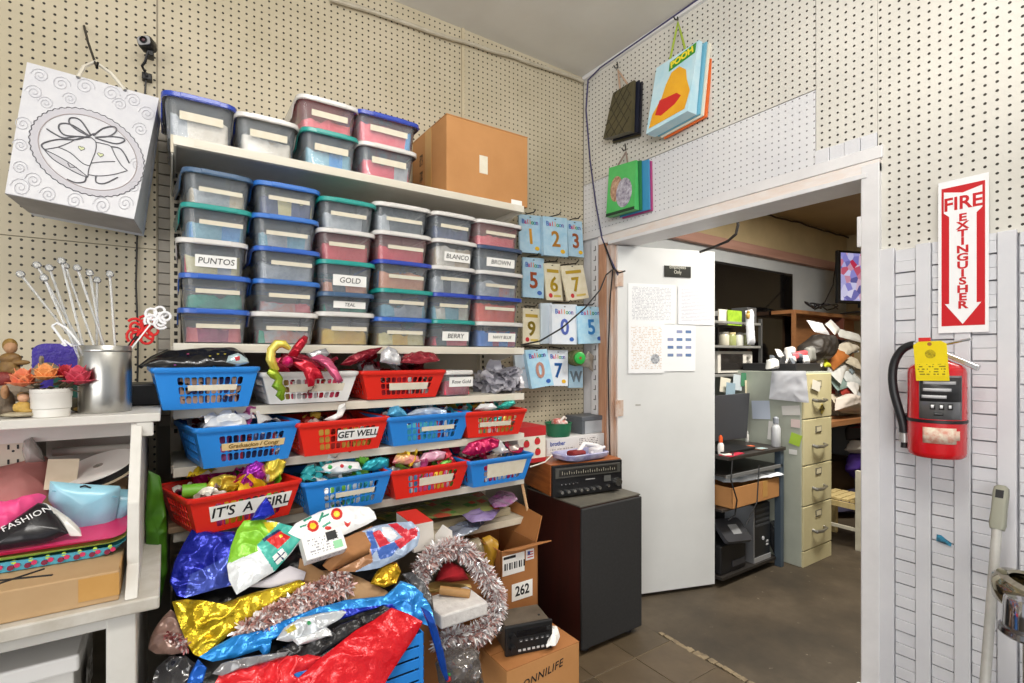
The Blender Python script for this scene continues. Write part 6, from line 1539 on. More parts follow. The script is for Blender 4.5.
# ================================================================== PAPERS ON THE DOOR
dn_ = Vector((math.sin(ang), -math.cos(ang), 0)); dx_ = Vector((math.cos(ang), math.sin(ang), 0)); dp0 = Vector((hx, hy, 0))
def doorpaper(px0, py0, px1, py1, label, mat, cat='paper', name='taped_paper', th=.0008, off=.0012, rot=0):
    a = onPlane(px0, py0, dp0, dn_); b_ = onPlane(px1, py1, dp0, dn_)
    W2, H2 = (b_ - a).dot(dx_), a.z - b_.z
    M = frame((a + b_)/2 + dn_*off, dx_, (0, 0, 1)) @ Matrix.Rotation(R(rot), 4, 'Z')
    o = slab(name, W2, H2, th, M, mat(W2, H2) if callable(mat) else mat, label, cat)
    return o, M, W2, H2
doorpaper(628, 283, 675, 324, 'printed sheet with small table columns taped on the open white door', lambda w_, h_: print_mat('#eef0f2', '#bfc1c9', .0075, 120, .46, wd=w_, ht=h_))
doorpaper(678, 286, 713, 325, 'printed letter with ruled lines taped at the upper right of the door', lambda w_, h_: print_mat('#ebecf0', '#b9bbc6', .0075, 60, .36, wd=w_, ht=h_), off=.0022)
o, M, W2, H2 = doorpaper(628, 322, 664, 373, 'printed sheet with a round grey seal taped at the lower left of the door', lambda w_, h_: print_mat('#f0f1f3', '#d9cabd', .0085, 90, .5, wd=w_, ht=h_), off=.0032)
sl2 = MB().prism(circ(W2*.24, -H2*.22, .026, 24), .0005, Matrix.Translation((0, 0, .001))).build('seal', pm('#7d8088', .6, color2='#c9ccd2', nscale=120, ncontrast=.3), o)
o, M, W2, H2 = doorpaper(663, 325, 695, 371, 'sheet with rows of small blue pictures taped at the lower right of the door', pm('#eef0f2', .6), off=.0024)
for r_ in range(4):
    for c_ in range(3):
        if r_ == 0 and c_ == 0: continue
        x, y = (-.28 + .28*c_)*W2, (.36 - .17*r_)*H2
        MB().box(x - W2*.09, x + W2*.09, y - H2*.032, y + H2*.032, .0008, .0013).build('printed_picture', pm(['#6f86ac', '#8a94b8', '#5c7aa8'][(r_ + c_) % 3], .6), o)
o, M, W2, H2 = doorpaper(664, 265.5, 690.5, 278, 'black sign lettered Employees Only on the open white door', pm('#23241f', .4), 'sign', 'door_sign', .002)
text('Employees\nOnly', H2*.46, pm('#d3d2c4', .5), o, Matrix.Translation((0, H2*.18, .0022)), sx=.85)
MB().box(-.015, .015, -.004, .004, 0, .0006).build('scuff_mark', pm('#a9a7a2', .6), dl).matrix_local = _roots[dl.name].inverted() @ frame(onPlane(638, 405, dp0, dn_) + dn_*.0002, dx_, (0, 0, 1))

# ================================================================== FIRE EXTINGUISHER AND SIGN
sg = [onX(x, y, XW - .016) for x, y in ((942, 181), (988.5, 174), (985.5, 332), (938.5, 333))]
sw, shh_ = .5*((sg[1] - sg[0]).length + (sg[2] - sg[3]).length), .5*((sg[0] - sg[3]).length + (sg[1] - sg[2]).length)
sgc = sum(sg, Vector())/4
sw = .112; Msg = frame(sgc, (0, -1, 0), (0, .0, 1))
fs_ = thing('fire_extinguisher_sign', 'tall red and white fire extinguisher sign with a downward arrow on the white boards', 'sign', tuple(sgc - Vector((0, 0, shh_/2)))); 
_roots[fs_.name] = Matrix.Translation(fs_.location)
M_red = pm('#c4151f', .35); M_sw = pm('#eeeef0', .35)
def sgp(poly, mat, o, nm, h=.0006): 
    MB().prism([(x*sw, y*shh_) for x, y in poly], h, Msg @ Matrix.Translation((0, 0, o))).build(nm, mat, fs_, world=True)
sgp([(-.5, -.5), (.5, -.5), (.5, .5), (-.5, .5)], M_sw, 0, 'plate', .0015)
sgp([(-.43, -.455), (.43, -.455), (.43, .455), (-.43, .455)], M_red, .0015, 'red_field')
sgp([(-.38, .43), (0, .405), (.38, .43), (.38, .29), (.27, .262), (.27, -.31), (.36, -.31), (0, -.445), (-.36, -.31), (-.27, -.31), (-.27, .262), (-.38, .29)], M_sw, .0021, 'white_arrow')
text('FIRE', .052, M_red, fs_, Msg @ Matrix.Translation((0, shh_*.338, .0029)), world=True, bold=.0012, sx=.92)
for i, ch in enumerate('EXTINGUISHER'):
    text(ch, .029, M_red, fs_, Msg @ Matrix.Translation((0, shh_*(.243 - i*.0515), .0029)), world=True, bold=.0010, sx=1.25)
ECX = XW - .105; ec = onX(936.5, 410, ECX)
ER = .066
zb_, zt_ = onX(936.5, 456, ECX).z, onX(936.5, 366, ECX).z
ext = thing('fire_extinguisher', 'red fire extinguisher with black hose and yellow tag hanging on the white boards', 'fire extinguisher', (ECX, ec.y, zb_))
EH = zt_ - zb_
MB().lathe([(.001, .012), (ER*.80, .004), (ER*.86, .0), (ER*.97, .006), (ER, .016), (ER, EH - .020), (ER*.97, EH - .008), (ER*.86, EH + .002), (ER*.55, EH + .012), (.024, EH + .020), (.022, EH + .030)], 48, cap1=True).build('cylinder', pm('#c4101a', .22, coat=.5), ext, smooth=True)
MB().lathe([(.017, EH + .028), (.019, EH + .034), (.019, EH + .052), (.013, EH + .056)], 20).build('valve', M_chrome, ext, smooth=True)
MB().lathe([(ER + .0004, EH*.385), (ER + .002, EH*.39), (ER + .002, EH*.415), (ER + .0004, EH*.42)], 48, cap0=False, cap1=False).build('strap', M_black, ext, smooth=True)
def wrap(a0, a1, z0, z1, mat, nm, dr=.0008, n=14, parent=ext):
    mb = MB(); mb.grid(lambda u, v: ((ER + dr)*math.cos(R(lerp(a0, a1, u))), (ER + dr)*math.sin(R(lerp(a0, a1, u))), lerp(z0, z1, v)), n, 1)
    return mb.build(nm, mat, parent, smooth=True, solid=.0005)
camA = math.degrees(math.atan2(-ec.y, -ECX))     # direction from the extinguisher toward the middle of the shop
wrap(camA - 34, camA + 52, EH*.43, EH*.90, pm('#8c8d90', .3, .6), 'name_plate')
pl_ = wrap(camA - 32, camA + 50, EH*.62, EH*.88, pm('#2a2a2c', .35), 'instruction_plate', .0014)
for k in range(3): wrap(camA - 28 + (3 if k else 0), camA + 18 + 9*k, EH*(.655 + .075*k), EH*(.665 + .075*k) + .006, pm('#b9b9bc', .4), 'print_line', .0022)
for k in range(3): wrap(camA - 12 + 16*k, camA - 2 + 16*k, EH*.535, EH*.60, pm('#1f1f21', .4), 'pictogram', .0016); 
for k in range(3): wrap(camA - 10 + 16*k, camA - 5 + 16*k, EH*.55, EH*.585, pm('#e6e6e6', .4), 'pictogram', .0022)
wrap(camA - 5, camA + 12, EH*.47, EH*.50, pm('#1f1f21', .4), 'emblem', .0016)
tp = MB(); ol = [(-40, .30), (-36, .17), (18, .155), (22, .27), (16, .345), (-20, .355), (-24, .325), (-34, .34)]
tp._add([((ER + .001)*math.cos(R(camA + 8 - a)), (ER + .001)*math.sin(R(camA + 8 - a)), EH*v) for a, v in [(lerp(ol[i][0], ol[(i+1) % 8][0], k/4), lerp(ol[i][1], ol[(i+1) % 8][1], k/4)) for i in range(8) for k in range(4)]], [tuple(range(32))])
wrap(camA - 26, camA + 38, EH*.17, EH*.34, pm('#ddd2be', .7, color2='#c98a78', nscale=70, ncontrast=.3), 'torn_label', .001)
wrap(camA + 36, camA + 46, EH*.21, EH*.31, pm('#ddd2be', .7, color2='#d2a895', nscale=60), 'torn_label', .0012)
# lever, handle, pin, hose, tag
yv = Vector((0, -1, 0))          # toward the right in the picture
MB().hexa([(-.010, .010, EH + .050), (-.010, -.075, EH + .070), (.010, -.075, EH + .070), (.010, .010, EH + .050)], [(-.010, .010, EH + .054), (-.010, -.078, EH + .078), (.010, -.078, EH + .078), (.010, .010, EH + .056)]).build('top_lever', M_chrome, ext, bevel=.002)
MB().hexa([(-.009, -.010, EH + .032), (-.009, -.088, EH - .012), (.009, -.088, EH - .012), (.009, -.010, EH + .032)], [(-.009, -.010, EH + .046), (-.009, -.094, EH + .002), (.009, -.094, EH + .002), (.009, -.010, EH + .046)]).build('carry_handle', pm('#cfd0d2', .25, .8), ext, bevel=.002)
MB().tube([(-.02, .0, EH + .05), (-.022, .015, EH + .065), (-.022, .03, EH + .072)], .002, 6).build('pull_pin', M_chrome, ext)
MB().box(-.026, -.022, .006, .034, EH + .052, EH + .080).build('red_tag', pm('#d22a2a', .4), ext, bevel=.001)
L2 = lambda x, y: Vector(onX(x, y, ECX - .01)) - Vector((ECX, ec.y, zb_))
hs_ = [Vector((0, .012, EH + .042)), L2(924, 346), L2(912, 345), L2(902, 350), L2(895, 361), L2(892.5, 375), L2(894, 392), L2(899, 410), L2(903, 424), L2(904, 434)]
MB().tube([hs_[0], hs_[1], hs_[2]], [.011, .011, .011], 12).build('hose_collar', M_chrome, ext, smooth=True)
sm = []
for i in range(1, len(hs_) - 1):
    for k in range(4):
        t_ = k/4; p0_, p1_, p2_, p3_ = hs_[i-1], hs_[i], hs_[i+1], hs_[min(i+2, len(hs_)-1)]
        sm.append(.5*((2*p1_) + (-p0_ + p2_)*t_ + (2*p0_ - 5*p1_ + 4*p2_ - p3_)*t_**2 + (-p0_ + 3*p1_ - 3*p2_ + p3_)*t_**3))
sm = sm[3:]
MB().tube(sm, .0115, 12).build('hose', pm('#1e1f22', .4), ext, smooth=True)
MB().tube([L2(904, 433), L2(904.5, 442)], .012, 12).build('nozzle_collar', pm('#b9b9b6', .3, .6), ext, smooth=True)
MB().tube([L2(904.5, 441), L2(904.5, 447.5)], [.0085, .0095], 12).build('nozzle', M_black, ext, smooth=True)
MB().box(-.006, .05, ER - .004, ER + .02, EH*.40, EH*.44).build('hose_clip', M_black, ext, bevel=.002)
tgm = frame(onX(931, 361, ECX - ER - .012), (0, -1, .03), (-.12, .0, 1))
tg = thing('inspection_tag', 'yellow paper inspection tag tied to the extinguisher valve', 'tag', tuple(onX(931, 381, ECX - ER - .012)))
_roots[tg.name] = Matrix.Translation(tg.location)
tw_, th_ = .073, .108
MB().prism([(-tw_/2, -th_/2), (tw_/2, -th_/2), (tw_/2, th_*.42), (tw_*.34, th_/2), (-tw_*.34, th_/2), (-tw_/2, th_*.42)], .0008, tgm).build('card', pm('#f0d716', .5, color2='#e6cc10', nscale=20), tg, world=True)
MB().prism(circ(0, th_*.43, .005), .0008, tgm @ Matrix.Translation((0, 0, .0006))).build('eyelet', pm('#a86a3a', .5), tg, world=True)
slab('printed_panel', tw_*.9, th_*.34, .0004, tgm @ Matrix.Translation((0, -th_*.22, .0009)), print_mat('#efd616', '#8a7a10', .007, 130, .5, wd=tw_, ht=th_*.34), parent=tg)
MB().prism(circ(0, th_*.18, .012, 16), .0005, tgm @ Matrix.Translation((0, 0, .0009))).build('printed_seal', pm('#d2b90e', .5, color2='#8a7a10', nscale=150, ncontrast=.3), tg, world=True)
# sticker remnant and hardware on the boards
rs_ = onX(944, 540, XW - .011)
MB().prism([(-.018, -.008), (.016, -.014), (.018, -.004), (.004, .004), (-.006, .012), (-.017, .012)], .0006, frame(rs_, (0, -1, 0), (0, 0, 1))).build('sticker_scrap', pm('#3a9ac0', .6, color2='#2a2a2c', nscale=60, ncontrast=.25), label='torn blue and black sticker scrap on the white laths', cat='sticker')

# ================================================================== LONG HANDLED DUSTPAN GRIP AND CHROME FITTING AT THE RIGHT EDGE
ga, gb2 = onX(1002, 488, 1.84), onX(997, 528, 1.80)
dp_ = thing('broom_handle', 'grey plastic broom handle with a grip leaning on the white boards', 'broom', tuple(onX(984, 690, 1.72)))
shaft_end = gb2 + (gb2 - ga).normalized()*1.05
k_ = (0.012 - shaft_end.z)/(gb2.z - shaft_end.z); shaft_end = shaft_end.lerp(gb2, max(0, k_)) if shaft_end.z < .012 else shaft_end
dpx = [gb2, onX(985, 683, 1.66)]; ext_d = (dpx[1] - dpx[0]); fl_t = (dpx[0].z - .02)/(dpx[0].z - dpx[1].z)
MB().tube([dpx[0] + ext_d*(-.05), dpx[0] + ext_d*fl_t], .0105, 14).build('shaft', pm('#b9b7b2', .35, color2='#a8a6a0', nscale=30), dp_, world=True, smooth=True)
gx_ = frame((ga + gb2)/2, (0, -1, 0), ga - gb2); GL = (ga - gb2).length
b = MB(); b.M = gx_ @ Matrix.Rotation(R(-90), 4, 'X')
b.loft([[(x, y, z) for x, y in rrect(.030*k, .026*k, .007)] for k, z in ((.92, -GL/2 - .004), (1.08, -GL/2 + .01), (1.0, 0), (1.05, GL*.35), (.95, GL/2), (.6, GL/2 + .006))]); b.build('grip', pm('#8f8f80', .5), dp_, world=True, smooth=True)
b = MB(); b.M = gx_; b.box(-.008, .008, GL*.22, GL*.42, .012, .0145); b.build('hang_hole', M_ink, dp_, world=True)
ft = dpx[0] + ext_d*fl_t
MB().box(ft.x - .05, ft.x + .05, ft.y - .12, ft.y + .12, .002, .06).build('brush_head', pm('#7d7d78', .6), dp_, world=True, bevel=.01)
CF = thing('chrome_fitting', 'shiny chrome round bowl and spout cut by the right picture edge', 'fitting', tuple(onX(1012, 640, 1.62)))
cc = onX(1034, 602, 1.62); 
b = MB(); b.M = Matrix.Translation(cc) @ Matrix.Rotation(R(12), 4, 'X')
b.lathe([(.045, -.028), (.068, -.014), (.078, .012), (.079, .028), (.072, .040), (.055, .045), (.050, .040), (.060, .032), (.066, .016), (.058, -.008), (.030, -.022)], 36, cap1=True); b.build('bowl', pm('#a09a88', .1, 1.0), CF, world=True, smooth=True)
b = MB(); b.M = Matrix.Translation(onX(1030, 615, 1.54)); b.lathe([(.040, -.040), (.046, -.034), (.044, .0), (.042, .030), (.039, .036), (.020, .038)], 28); b.build('spout', pm('#bdbcc0', .1, 1.0), CF, world=True, smooth=True)
b = MB(); b.M = Matrix.Translation(onX(1030, 632, 1.53)); b.lathe([(.046, -.012), (.052, -.006), (.050, .004), (.044, .006)], 28); b.build('lower_ring', pm('#8e8d90', .15, 1.0), CF, world=True, smooth=True)
b = MB(); b.M = Matrix.Translation(onX(1029, 600, 1.54)); b.lathe([(.008, .0), (.016, .001), (.017, .004), (.010, .005)], 16); b.build('cap', pm('#8a7a5c', .25, .8), CF, world=True, smooth=True)
b = MB(); cc2 = onX(1036, 640, 1.60); b.cyl((cc2.x, cc2.y, 0), (cc2.x, cc2.y, cc.z - .02), .022, n=20); b.build('stand_pole', M_chrome, CF, world=True, smooth=True)
b = MB(); b.lathe([(.12, 0), (.12, .008), (.03, .02)], 28, c=(cc2.x, cc2.y, 0)); b.build('stand_base', M_chrome, CF, world=True, smooth=True)
# ================================================================== OFFICE BEHIND THE DOORWAY
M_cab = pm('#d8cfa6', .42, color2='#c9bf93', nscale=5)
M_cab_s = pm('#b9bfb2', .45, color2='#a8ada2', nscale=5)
M_nickel = pm('#9c9a92', .3, .8)
fx0, fx1, fy0, fy1, fzt = 3.14, 3.50, 1.55, 2.15, 1.17
fcab = thing('filing_cabinet', 'tall cream four drawer filing cabinet with a grey side in the office', 'filing cabinet', ((fx0+fx1)/2, (fy0+fy1)/2, 0))
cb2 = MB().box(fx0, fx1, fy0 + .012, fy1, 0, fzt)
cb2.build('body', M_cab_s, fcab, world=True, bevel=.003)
zs_ = [fzt - .008, .884, .605, .362, .095]
for k in range(4):
    dr_ = MB().box(fx0 + .006, fx1 - .006, fy0, fy0 + .014, zs_[k+1] + .003, zs_[k] - .003).build('drawer', M_cab, fcab, world=True, bevel=.004)
    zc_ = lerp(zs_[k+1], zs_[k], .42); xc_ = (fx0 + fx1)/2
    MB().box(xc_ - .035, xc_ + .035, fy0 - .005, fy0, zc_ + .075, zc_ + .115).build('label_frame', M_nickel, dr_, world=True, bevel=.001)
    MB().box(xc_ - .027, xc_ + .027, fy0 - .0058, fy0 - .005, zc_ + .081, zc_ + .109).build('label_card', pm('#d8cfae', .7), dr_, world=True)
    MB().tube([(xc_ - .07, fy0, zc_), (xc_ - .066, fy0 - .022, zc_ - .006), (xc_, fy0 - .03, zc_ - .010), (xc_ + .066, fy0 - .022, zc_ - .006), (xc_ + .07, fy0, zc_)], [.009, .011, .009, .007, .007], 8).build('handle', M_nickel, dr_, world=True, smooth=True)
MB().box(fx0 + .004, fx1 - .004, fy0 + .002, fy0 + .014, 0.0, .092).build('kick_plate', M_cab, fcab, world=True, bevel=.002)
# notes on the cabinet
def side_note(px0, py0, px1, py1, mat, label, rot=0, cat='note', X=None):
    a, b_ = onX(px0, py0, fx0 - .003), onX(px1, py1, fx0 - .003)
    slab('paper_note', abs(a.y - b_.y), a.z - b_.z, .001, frame((a + b_)/2, (0, -1, 0), (0, 0, 1)) @ Matrix.Rotation(R(rot), 4, 'Z'), mat, label, cat)
side_note(752, 400, 770, 420, pm('#c9d4e6', .6), 'pale blue sheet on the cabinet side behind the desk', 4)
side_note(768, 421, 778, 441, pm('#e6e6e4', .6), 'white note low on the cabinet side beside the spray bottle', -5)
side_note(790, 433, 801, 446, pm('#b4d84a', .6), 'lime green sticky note on the cabinet side', -14)
side_note(782, 405, 800, 416, pm('#e2e0dc', .6), 'white crumpled note on the cabinet side under the hanging sheet', 6)
side_note(791, 419, 800, 428, pm('#e8d3d0', .6), 'small pinkish sticker on the cabinet side', 0)
side_note(789, 449, 797, 455, pm('#e9e9e6', .6), 'small round white note low on the cabinet side', 0)
hs2 = [onX(772, 371, fx0 - .02), onX(806, 371, fx0 - .012), onX(809, 403, fx0 - .015), onX(769, 399, fx0 - .024)]
sheet('hanging_sheet', hs2, (-1, 0, 0), pm('#e2e4ea', .6, color2='#d2d5de', nscale=12), thick=.002, bulge=.003, wr=.006, seed=3, n=60, rings=10, label='large white sheet draped over the edge of the filing cabinet', cat='paper')
a, b_ = onY(811, 381, fy0 - .004), onY(819, 390, fy0 - .004)
slab('paper_note', b_.x - a.x, a.z - b_.z, .001, frame((a + b_)/2 + Vector((0, -.006, 0)), (1, 0, 0), (0, 0, 1)) @ Matrix.Rotation(R(-14), 4, 'Z'), pm('#e9e5d8', .6), 'small cream note on the top drawer of the filing cabinet', 'note')
dm_ = onY(822, 409, fy0 - .004)
slab('yellow_diamond_sticker', .05, .05, .001, frame(dm_, (1, 0, 1), (-1, 0, 1)), pm('#b8a23c', .5, color2='#3a3626', nscale=60, ncontrast=.2), 'diamond shaped sticker on the top drawer of the filing cabinet', 'sticker')

# ---- computer desk
DZt = .72
dsk = thing('computer_desk', 'small dark computer desk with blue grey metal legs left of the filing cabinet', 'desk', (2.80, 1.88, 0))
M_dkt = pm('#3a3532', .45, color2='#2c2826', nscale=9); M_bl = pm('#4f5d6b', .45, .3)
MB().box(2.50, 3.08, 1.62, 2.14, DZt - .02, DZt).build('desktop', M_dkt, dsk, world=True, bevel=.003)
MB().box(2.50, 3.06, 1.64, 2.10, .605, .615).build('keyboard_shelf', M_dkt, dsk, world=True, bevel=.002)
MB().box(2.50, 3.06, 1.63, 1.64, .600, .618).build('shelf_edge', pm('#8d8f90', .4, .4), dsk, world=True)
MB().box(2.50, 3.06, 1.66, 2.10, .412, .424).build('middle_shelf', M_dkt, dsk, world=True)
MB().box(2.50, 3.06, 1.66, 2.10, .04, .055).build('bottom_shelf', pm('#26221f', .5), dsk, world=True)
for x in (2.51, 3.04):
    for y in ((1.63, 2.08) if x > 3 else (1.86, 2.08)):
        MB().box(x, x + .035, y, y + .04, 0, DZt - .02).build('leg', M_bl, dsk, world=True, bevel=.003)
# laptop screen, bottles, desk clutter
lt = thing('laptop', 'dark laptop with its lid standing up on the computer desk', 'laptop', (2.70, 1.78, DZt))
MB().box(-.17, .14, -.11, .06, .0005, .016).build('keyboard_base', M_black, lt, bevel=.003)
q = [Vector(onY(x, y, 1.80)) for x, y in ((712, 442), (747, 438), (750, 393), (712, 396))]
bk3 = Vector((0, .012, 0)); scr = MB().hexa([q[0], q[1], q[1] + bk3, q[0] + bk3], [q[3], q[2], q[2] + bk3, q[3] + bk3]); scr.build('screen', pm('#3c3d42', .35), lt, world=True, bevel=.003)
bt = onZ(722, 458, DZt)
def bottle(name, label, p, r, h, capc, bodyc, caph=.03, neck=.5):
    t = thing(name, label, 'bottle', (p.x, p.y, p.z + .0006))
    MB().lathe([(r*.9, 0), (r, .004), (r, h*.72), (r*.75, h*.84), (r*neck, h*.9), (r*neck, h)], 20).build('bottle', bodyc, t, smooth=True)
    MB().lathe([(r*neck*1.25, h*.93), (r*neck*1.2, h + caph*.7), (r*neck*.5, h + caph)], 16).build('cap', capc, t, smooth=True)
    return t
bottle('glue_bottle', 'small white bottle with an orange cap on the computer desk', Vector((2.545, 1.70, DZt)), .017, .07, pm('#e0561c', .4), pm('#e6e4e0', .4), .035)
pb = onY(780, 446, 1.72)
spb = bottle('spray_bottle', 'tall pale grey spray bottle at the right end of the computer desk', Vector((3.04, 1.66, DZt)), .026, .15, pm('#9aa0aa', .4), pm('#cfd2d6', .3), .03)
pcup = onY(750, 440, 1.84)
bottle('marker_pen', 'white marker bottle standing before the laptop', Vector((pcup.x, 1.86, DZt)), .012, .055, pm('#e4e4e4', .4), pm('#d9d9d4', .4), .012)
slab('pink_strip', .028, .10, .004, frame(onY(751.5, 408, 1.96), (1, 0, 0), (0, 0, 1)), pm('#e0246a', .5), 'hot pink strip hanging beside the laptop', 'strip')
MB().tube([onY(754, 403, 1.9), onY(772, 417, 1.9)], .004, 6).build('pen', M_black, smooth=True, label='thin dark pen stuck in the notes beside the laptop', cat='pen')
for k, (a0, c_, lab, w2, h2, rt) in enumerate((((738, 455), '#b8203c', 'crimson paper lying on the computer desk', .16, .07, 8), ((750, 446), '#e0683a', 'orange crumpled wrapper on the computer desk', .05, .03, -8), ((762, 449), '#6a4a3a', 'brown paper scrap on the computer desk', .09, .05, 14), ((770, 450), '#9fb8ba', 'pale teal card on the computer desk', .06, .04, -10), ((729, 459), '#d8dcd4', 'white slip hanging over the desk edge by the orange capped bottle', .06, .045, -25))):
    p = onZ(*a0, DZt + .003); p.y = max(1.66, p.y); p.x = max(2.54, p.x)
    slab('desk_paper', w2, h2, .003, Matrix.Translation((p.x, p.y, DZt + .0008 + .0008*k)) @ Matrix.Rotation(R(rt), 4, 'Z'), pm(c_, .6), lab, 'paper')
# box on the middle shelf
bx_ = thing('cardboard_tray_box', 'open brown box with a white and blue bag on the desk shelf', 'box', (2.80, 1.80, .4245))
open_box(MB(), -.24, .24, -.16, .16, 0, .115).build('body', M_card, bx_, bevel=.0012)
MB().box(.06, .11, -.1615, -.16, .02, .115).build('tape_strip', M_tape, bx_)
MB().quad((.239, -.15, .115), (.239, .15, .115), (.25, .14, .07), (.25, -.15, .06)).build('flap', M_card_d, bx_, solid=.003)
sheet('plastic_bag', [Vector(p) for p in ((2.60, 1.72, .55), (2.68, 1.66, .552), (2.92, 1.63, .556), (3.06, 1.62, .552), (3.04, 1.78, .56), (2.85, 1.88, .562), (2.64, 1.86, .556))], (0, -.1, 1), [pm('#dfe5ea', .3), pm('#2f8fd8', .3)], thick=.02, bulge=.02, wr=.012, seed=5, label='white and blue plastic bag lying in the brown box', cat='plastic bag', regions=[([(766, 480), (776, 478), (782, 486), (775, 492), (764, 490)], 1)])
# tower, black phone unit
pcx0 = 2.83
tw2 = thing('computer_tower', 'black computer tower with a silver edge under the desk', 'computer', (2.92, 1.86, .0555))
MB().box(-.09, .09, -.17, .20, 0, .335).build('case', M_black, tw2, bevel=.003)
MB().box(-.088, .088, -.182, -.17, .0, .335).build('front_bezel', pm('#1c1d20', .3), tw2, bevel=.005)
MB().box(-.094, -.084, -.185, .0, .0, .335).build('silver_edge', pm('#a9abb0', .3, .7), tw2)
MB().box(-.085, .088, -.186, -.18, .0, .028).build('silver_base', pm('#b9babd', .35, .5), tw2)
for z_ in (.295, .262, .232, .205): MB().box(-.07, .075, -.1845, -.182, z_, z_ + .014).build('drive_slot', pm('#3a3c40', .3), tw2)
MB().cyl((.01, -.182, .13), (.01, -.1855, .13), .011, n=16).build('badge', pm('#c9ccd2', .3), tw2)
for z_ in (.10, .08): MB().box(.045, .065, -.1845, -.182, z_, z_ + .010).build('port', pm('#c6c8cc', .4), tw2)
ph = thing('desk_printer', 'black office machine with a tilted panel on the shelf under the desk', 'printer', (2.64, 1.83, .0555))
MB().box(-.12, .12, -.15, .15, 0, .16).build('base', M_black, ph, bevel=.008)
b = MB(); b.M = Matrix.Translation((.01, -.12, .21)) @ Matrix.Rotation(R(42), 4, 'X') @ Matrix.Rotation(R(-8), 4, 'Z'); b.loft([[(x, y, z) for x, y in rrect(.22*k, .15*k, .02)] for k, z in ((.94, 0), (1, .008), (.96, .026))]); b.build('tilted_panel', pm('#34353a', .35), ph, smooth=True)
b = MB(); b.M = Matrix.Translation((.01, -.12, .21)) @ Matrix.Rotation(R(42), 4, 'X') @ Matrix.Rotation(R(-8), 4, 'Z'); b.box(-.02, .05, -.03, .03, .026, .028); b.build('panel_screen', pm('#8d8f92', .3), ph)
MB().box(-.02, .10, -.156, -.15, .03, .06).build('paper_slot', pm('#3a3a3e', .4), ph)
MB().tube([onY(733, 452, 1.63), onY(731, 480, 1.61), onY(737, 500, 1.60), onY(735, 515, 1.62), onY(728, 520, 1.64)], .004, 6).build('headset_cable', M_black, smooth=True, label='black cable looping down from the computer desk', cat='cable')
MB().tube([onY(759, 465, 1.61), onY(758, 485, 1.60), onY(757, 502, 1.60), onY(746, 525, 1.62)], .0035, 6).build('headset_cable', M_black, smooth=True, label='second black cable hanging in front of the brown box', cat='cable')
sheet('black_plastic_bag', [onY(x, y, 1.72) for x, y in ((768, 522), (774, 520), (779, 526), (777, 548), (775, 556), (770, 546))], (0, -1, 0), pm('#2c2e32', .2), thick=.03, bulge=.02, wr=.014, seed=8, label='shiny black bag standing right of the computer tower', cat='bag')

# ---- wire shelf with small oven and jars against the back wall
shf = thing('office_shelf', 'narrow dark office shelf with a small oven, jars and cards', 'shelf', (3.08, 2.08, 0))
for z_ in (1.150, 1.335, 1.49): MB().box(2.62, 3.36, 1.93, 2.28, z_ - .015, z_).build('shelf', pm('#8f8f8c', .45, color2='#6f6e6a', nscale=10), shf, world=True, bevel=.001)
for x in (2.62, 3.345):
    for y in (1.93, 2.26): MB().box(x, x + .018, y, y + .018, (.7205 if x < 3 else 1.1705) if y < 2.1 else 0, 1.52).build('post', pm('#4a4a4a', .4), shf, world=True)
mw = thing('toaster_oven', 'small white toaster oven on the office shelf', 'oven', (3.12, 2.10, 1.1505))
MB().box(-.20, .19, -.13, .13, .006, .148).build('case', pm('#d3cfc6', .4), mw, bevel=.004)
MB().box(-.17, .07, -.136, -.13, .025, .13).build('door_glass', pm('#2a2725', .15), mw, bevel=.002)
for z_ in (.11, .07, .035): MB().cyl((.13, -.13, z_), (.13, -.146, z_), .013, n=14).build('knob', pm('#8d8a84', .4), mw, smooth=True)
for x in (-.17, .16): MB().box(x, x + .02, -.11, .11, 0, .006).build('foot', M_black, mw)
for k in range(4):
    p = onY(724 + k*7.2, 343, 1.99)
    t = thing('glass_jar', ['pale jar at the left of the office shelf', 'greenish jar second on the office shelf', 'clear jar third on the office shelf', 'greenish jar at the right of the office shelf'][k], 'jar', (p.x, 1.99, 1.3355))
    MB().lathe([(.030, 0), (.032, .004), (.032, .065), (.026, .074)], 18).build('glass', pm(['#c9c4b0', '#9aa06a', '#d0d0c6', '#a8ac78'][k], .2), t, smooth=True)
    MB().lathe([(.028, .074), (.028, .088)], 18).build('lid', pm(['#8d8a80', '#c9b98a', '#4a4a48', '#d8d4c4'][k], .4), t, smooth=True)
def fcard(px0, py0, px1, py1, Y, c, label, th=.006, name='card', cat='card', rot=0):
    a, b_ = onY(px0, py0, Y), onY(px1, py1, Y)
    return slab(name, b_.x - a.x, a.z - b_.z, th, frame((a + b_)/2, (1, 0, 0), (0, 0, 1)) @ Matrix.Rotation(R(rot), 4, 'Z'), pm(c, .5) if isinstance(c, str) else c, label, cat)
fcard(727, 310, 741, 326, 1.94, pm('#a5c83a', .5, color2='#7aa020', nscale=30), 'lime green picture card standing on the office shelf')
fcard(718, 309, 727, 325, 1.95, '#d8d2c6', 'white and brown card left of the lime green card')
sct = onY(729, 296, 2.0); MB().box(sct.x - .07, sct.x + .06, 1.97, 2.07, 1.4905, 1.565).build('small_carton', pm('#dcdad4', .5), bevel=.002, label='small white carton on top of the office shelf', cat='box')
sct = onY(747, 300, 2.02); MB().box(sct.x - .06, sct.x + .05, 1.98, 2.1, 1.4905, 1.60).build('metal_box', pm('#5c5c5c', .4, .3), bevel=.003, label='grey metal box on top of the office shelf', cat='box')
sheet('white_towel', [onY(x, y, 1.93) for x, y in ((745, 311), (752, 309), (753, 330), (754, 345), (747, 345), (746, 328))], (0, -1, 0), pm('#cfd2d8', .7), thick=.02, bulge=.01, wr=.006, seed=6, label='white towel hanging at the right end of the office shelf', cat='towel')
fg2 = onY(748, 316, 1.90)
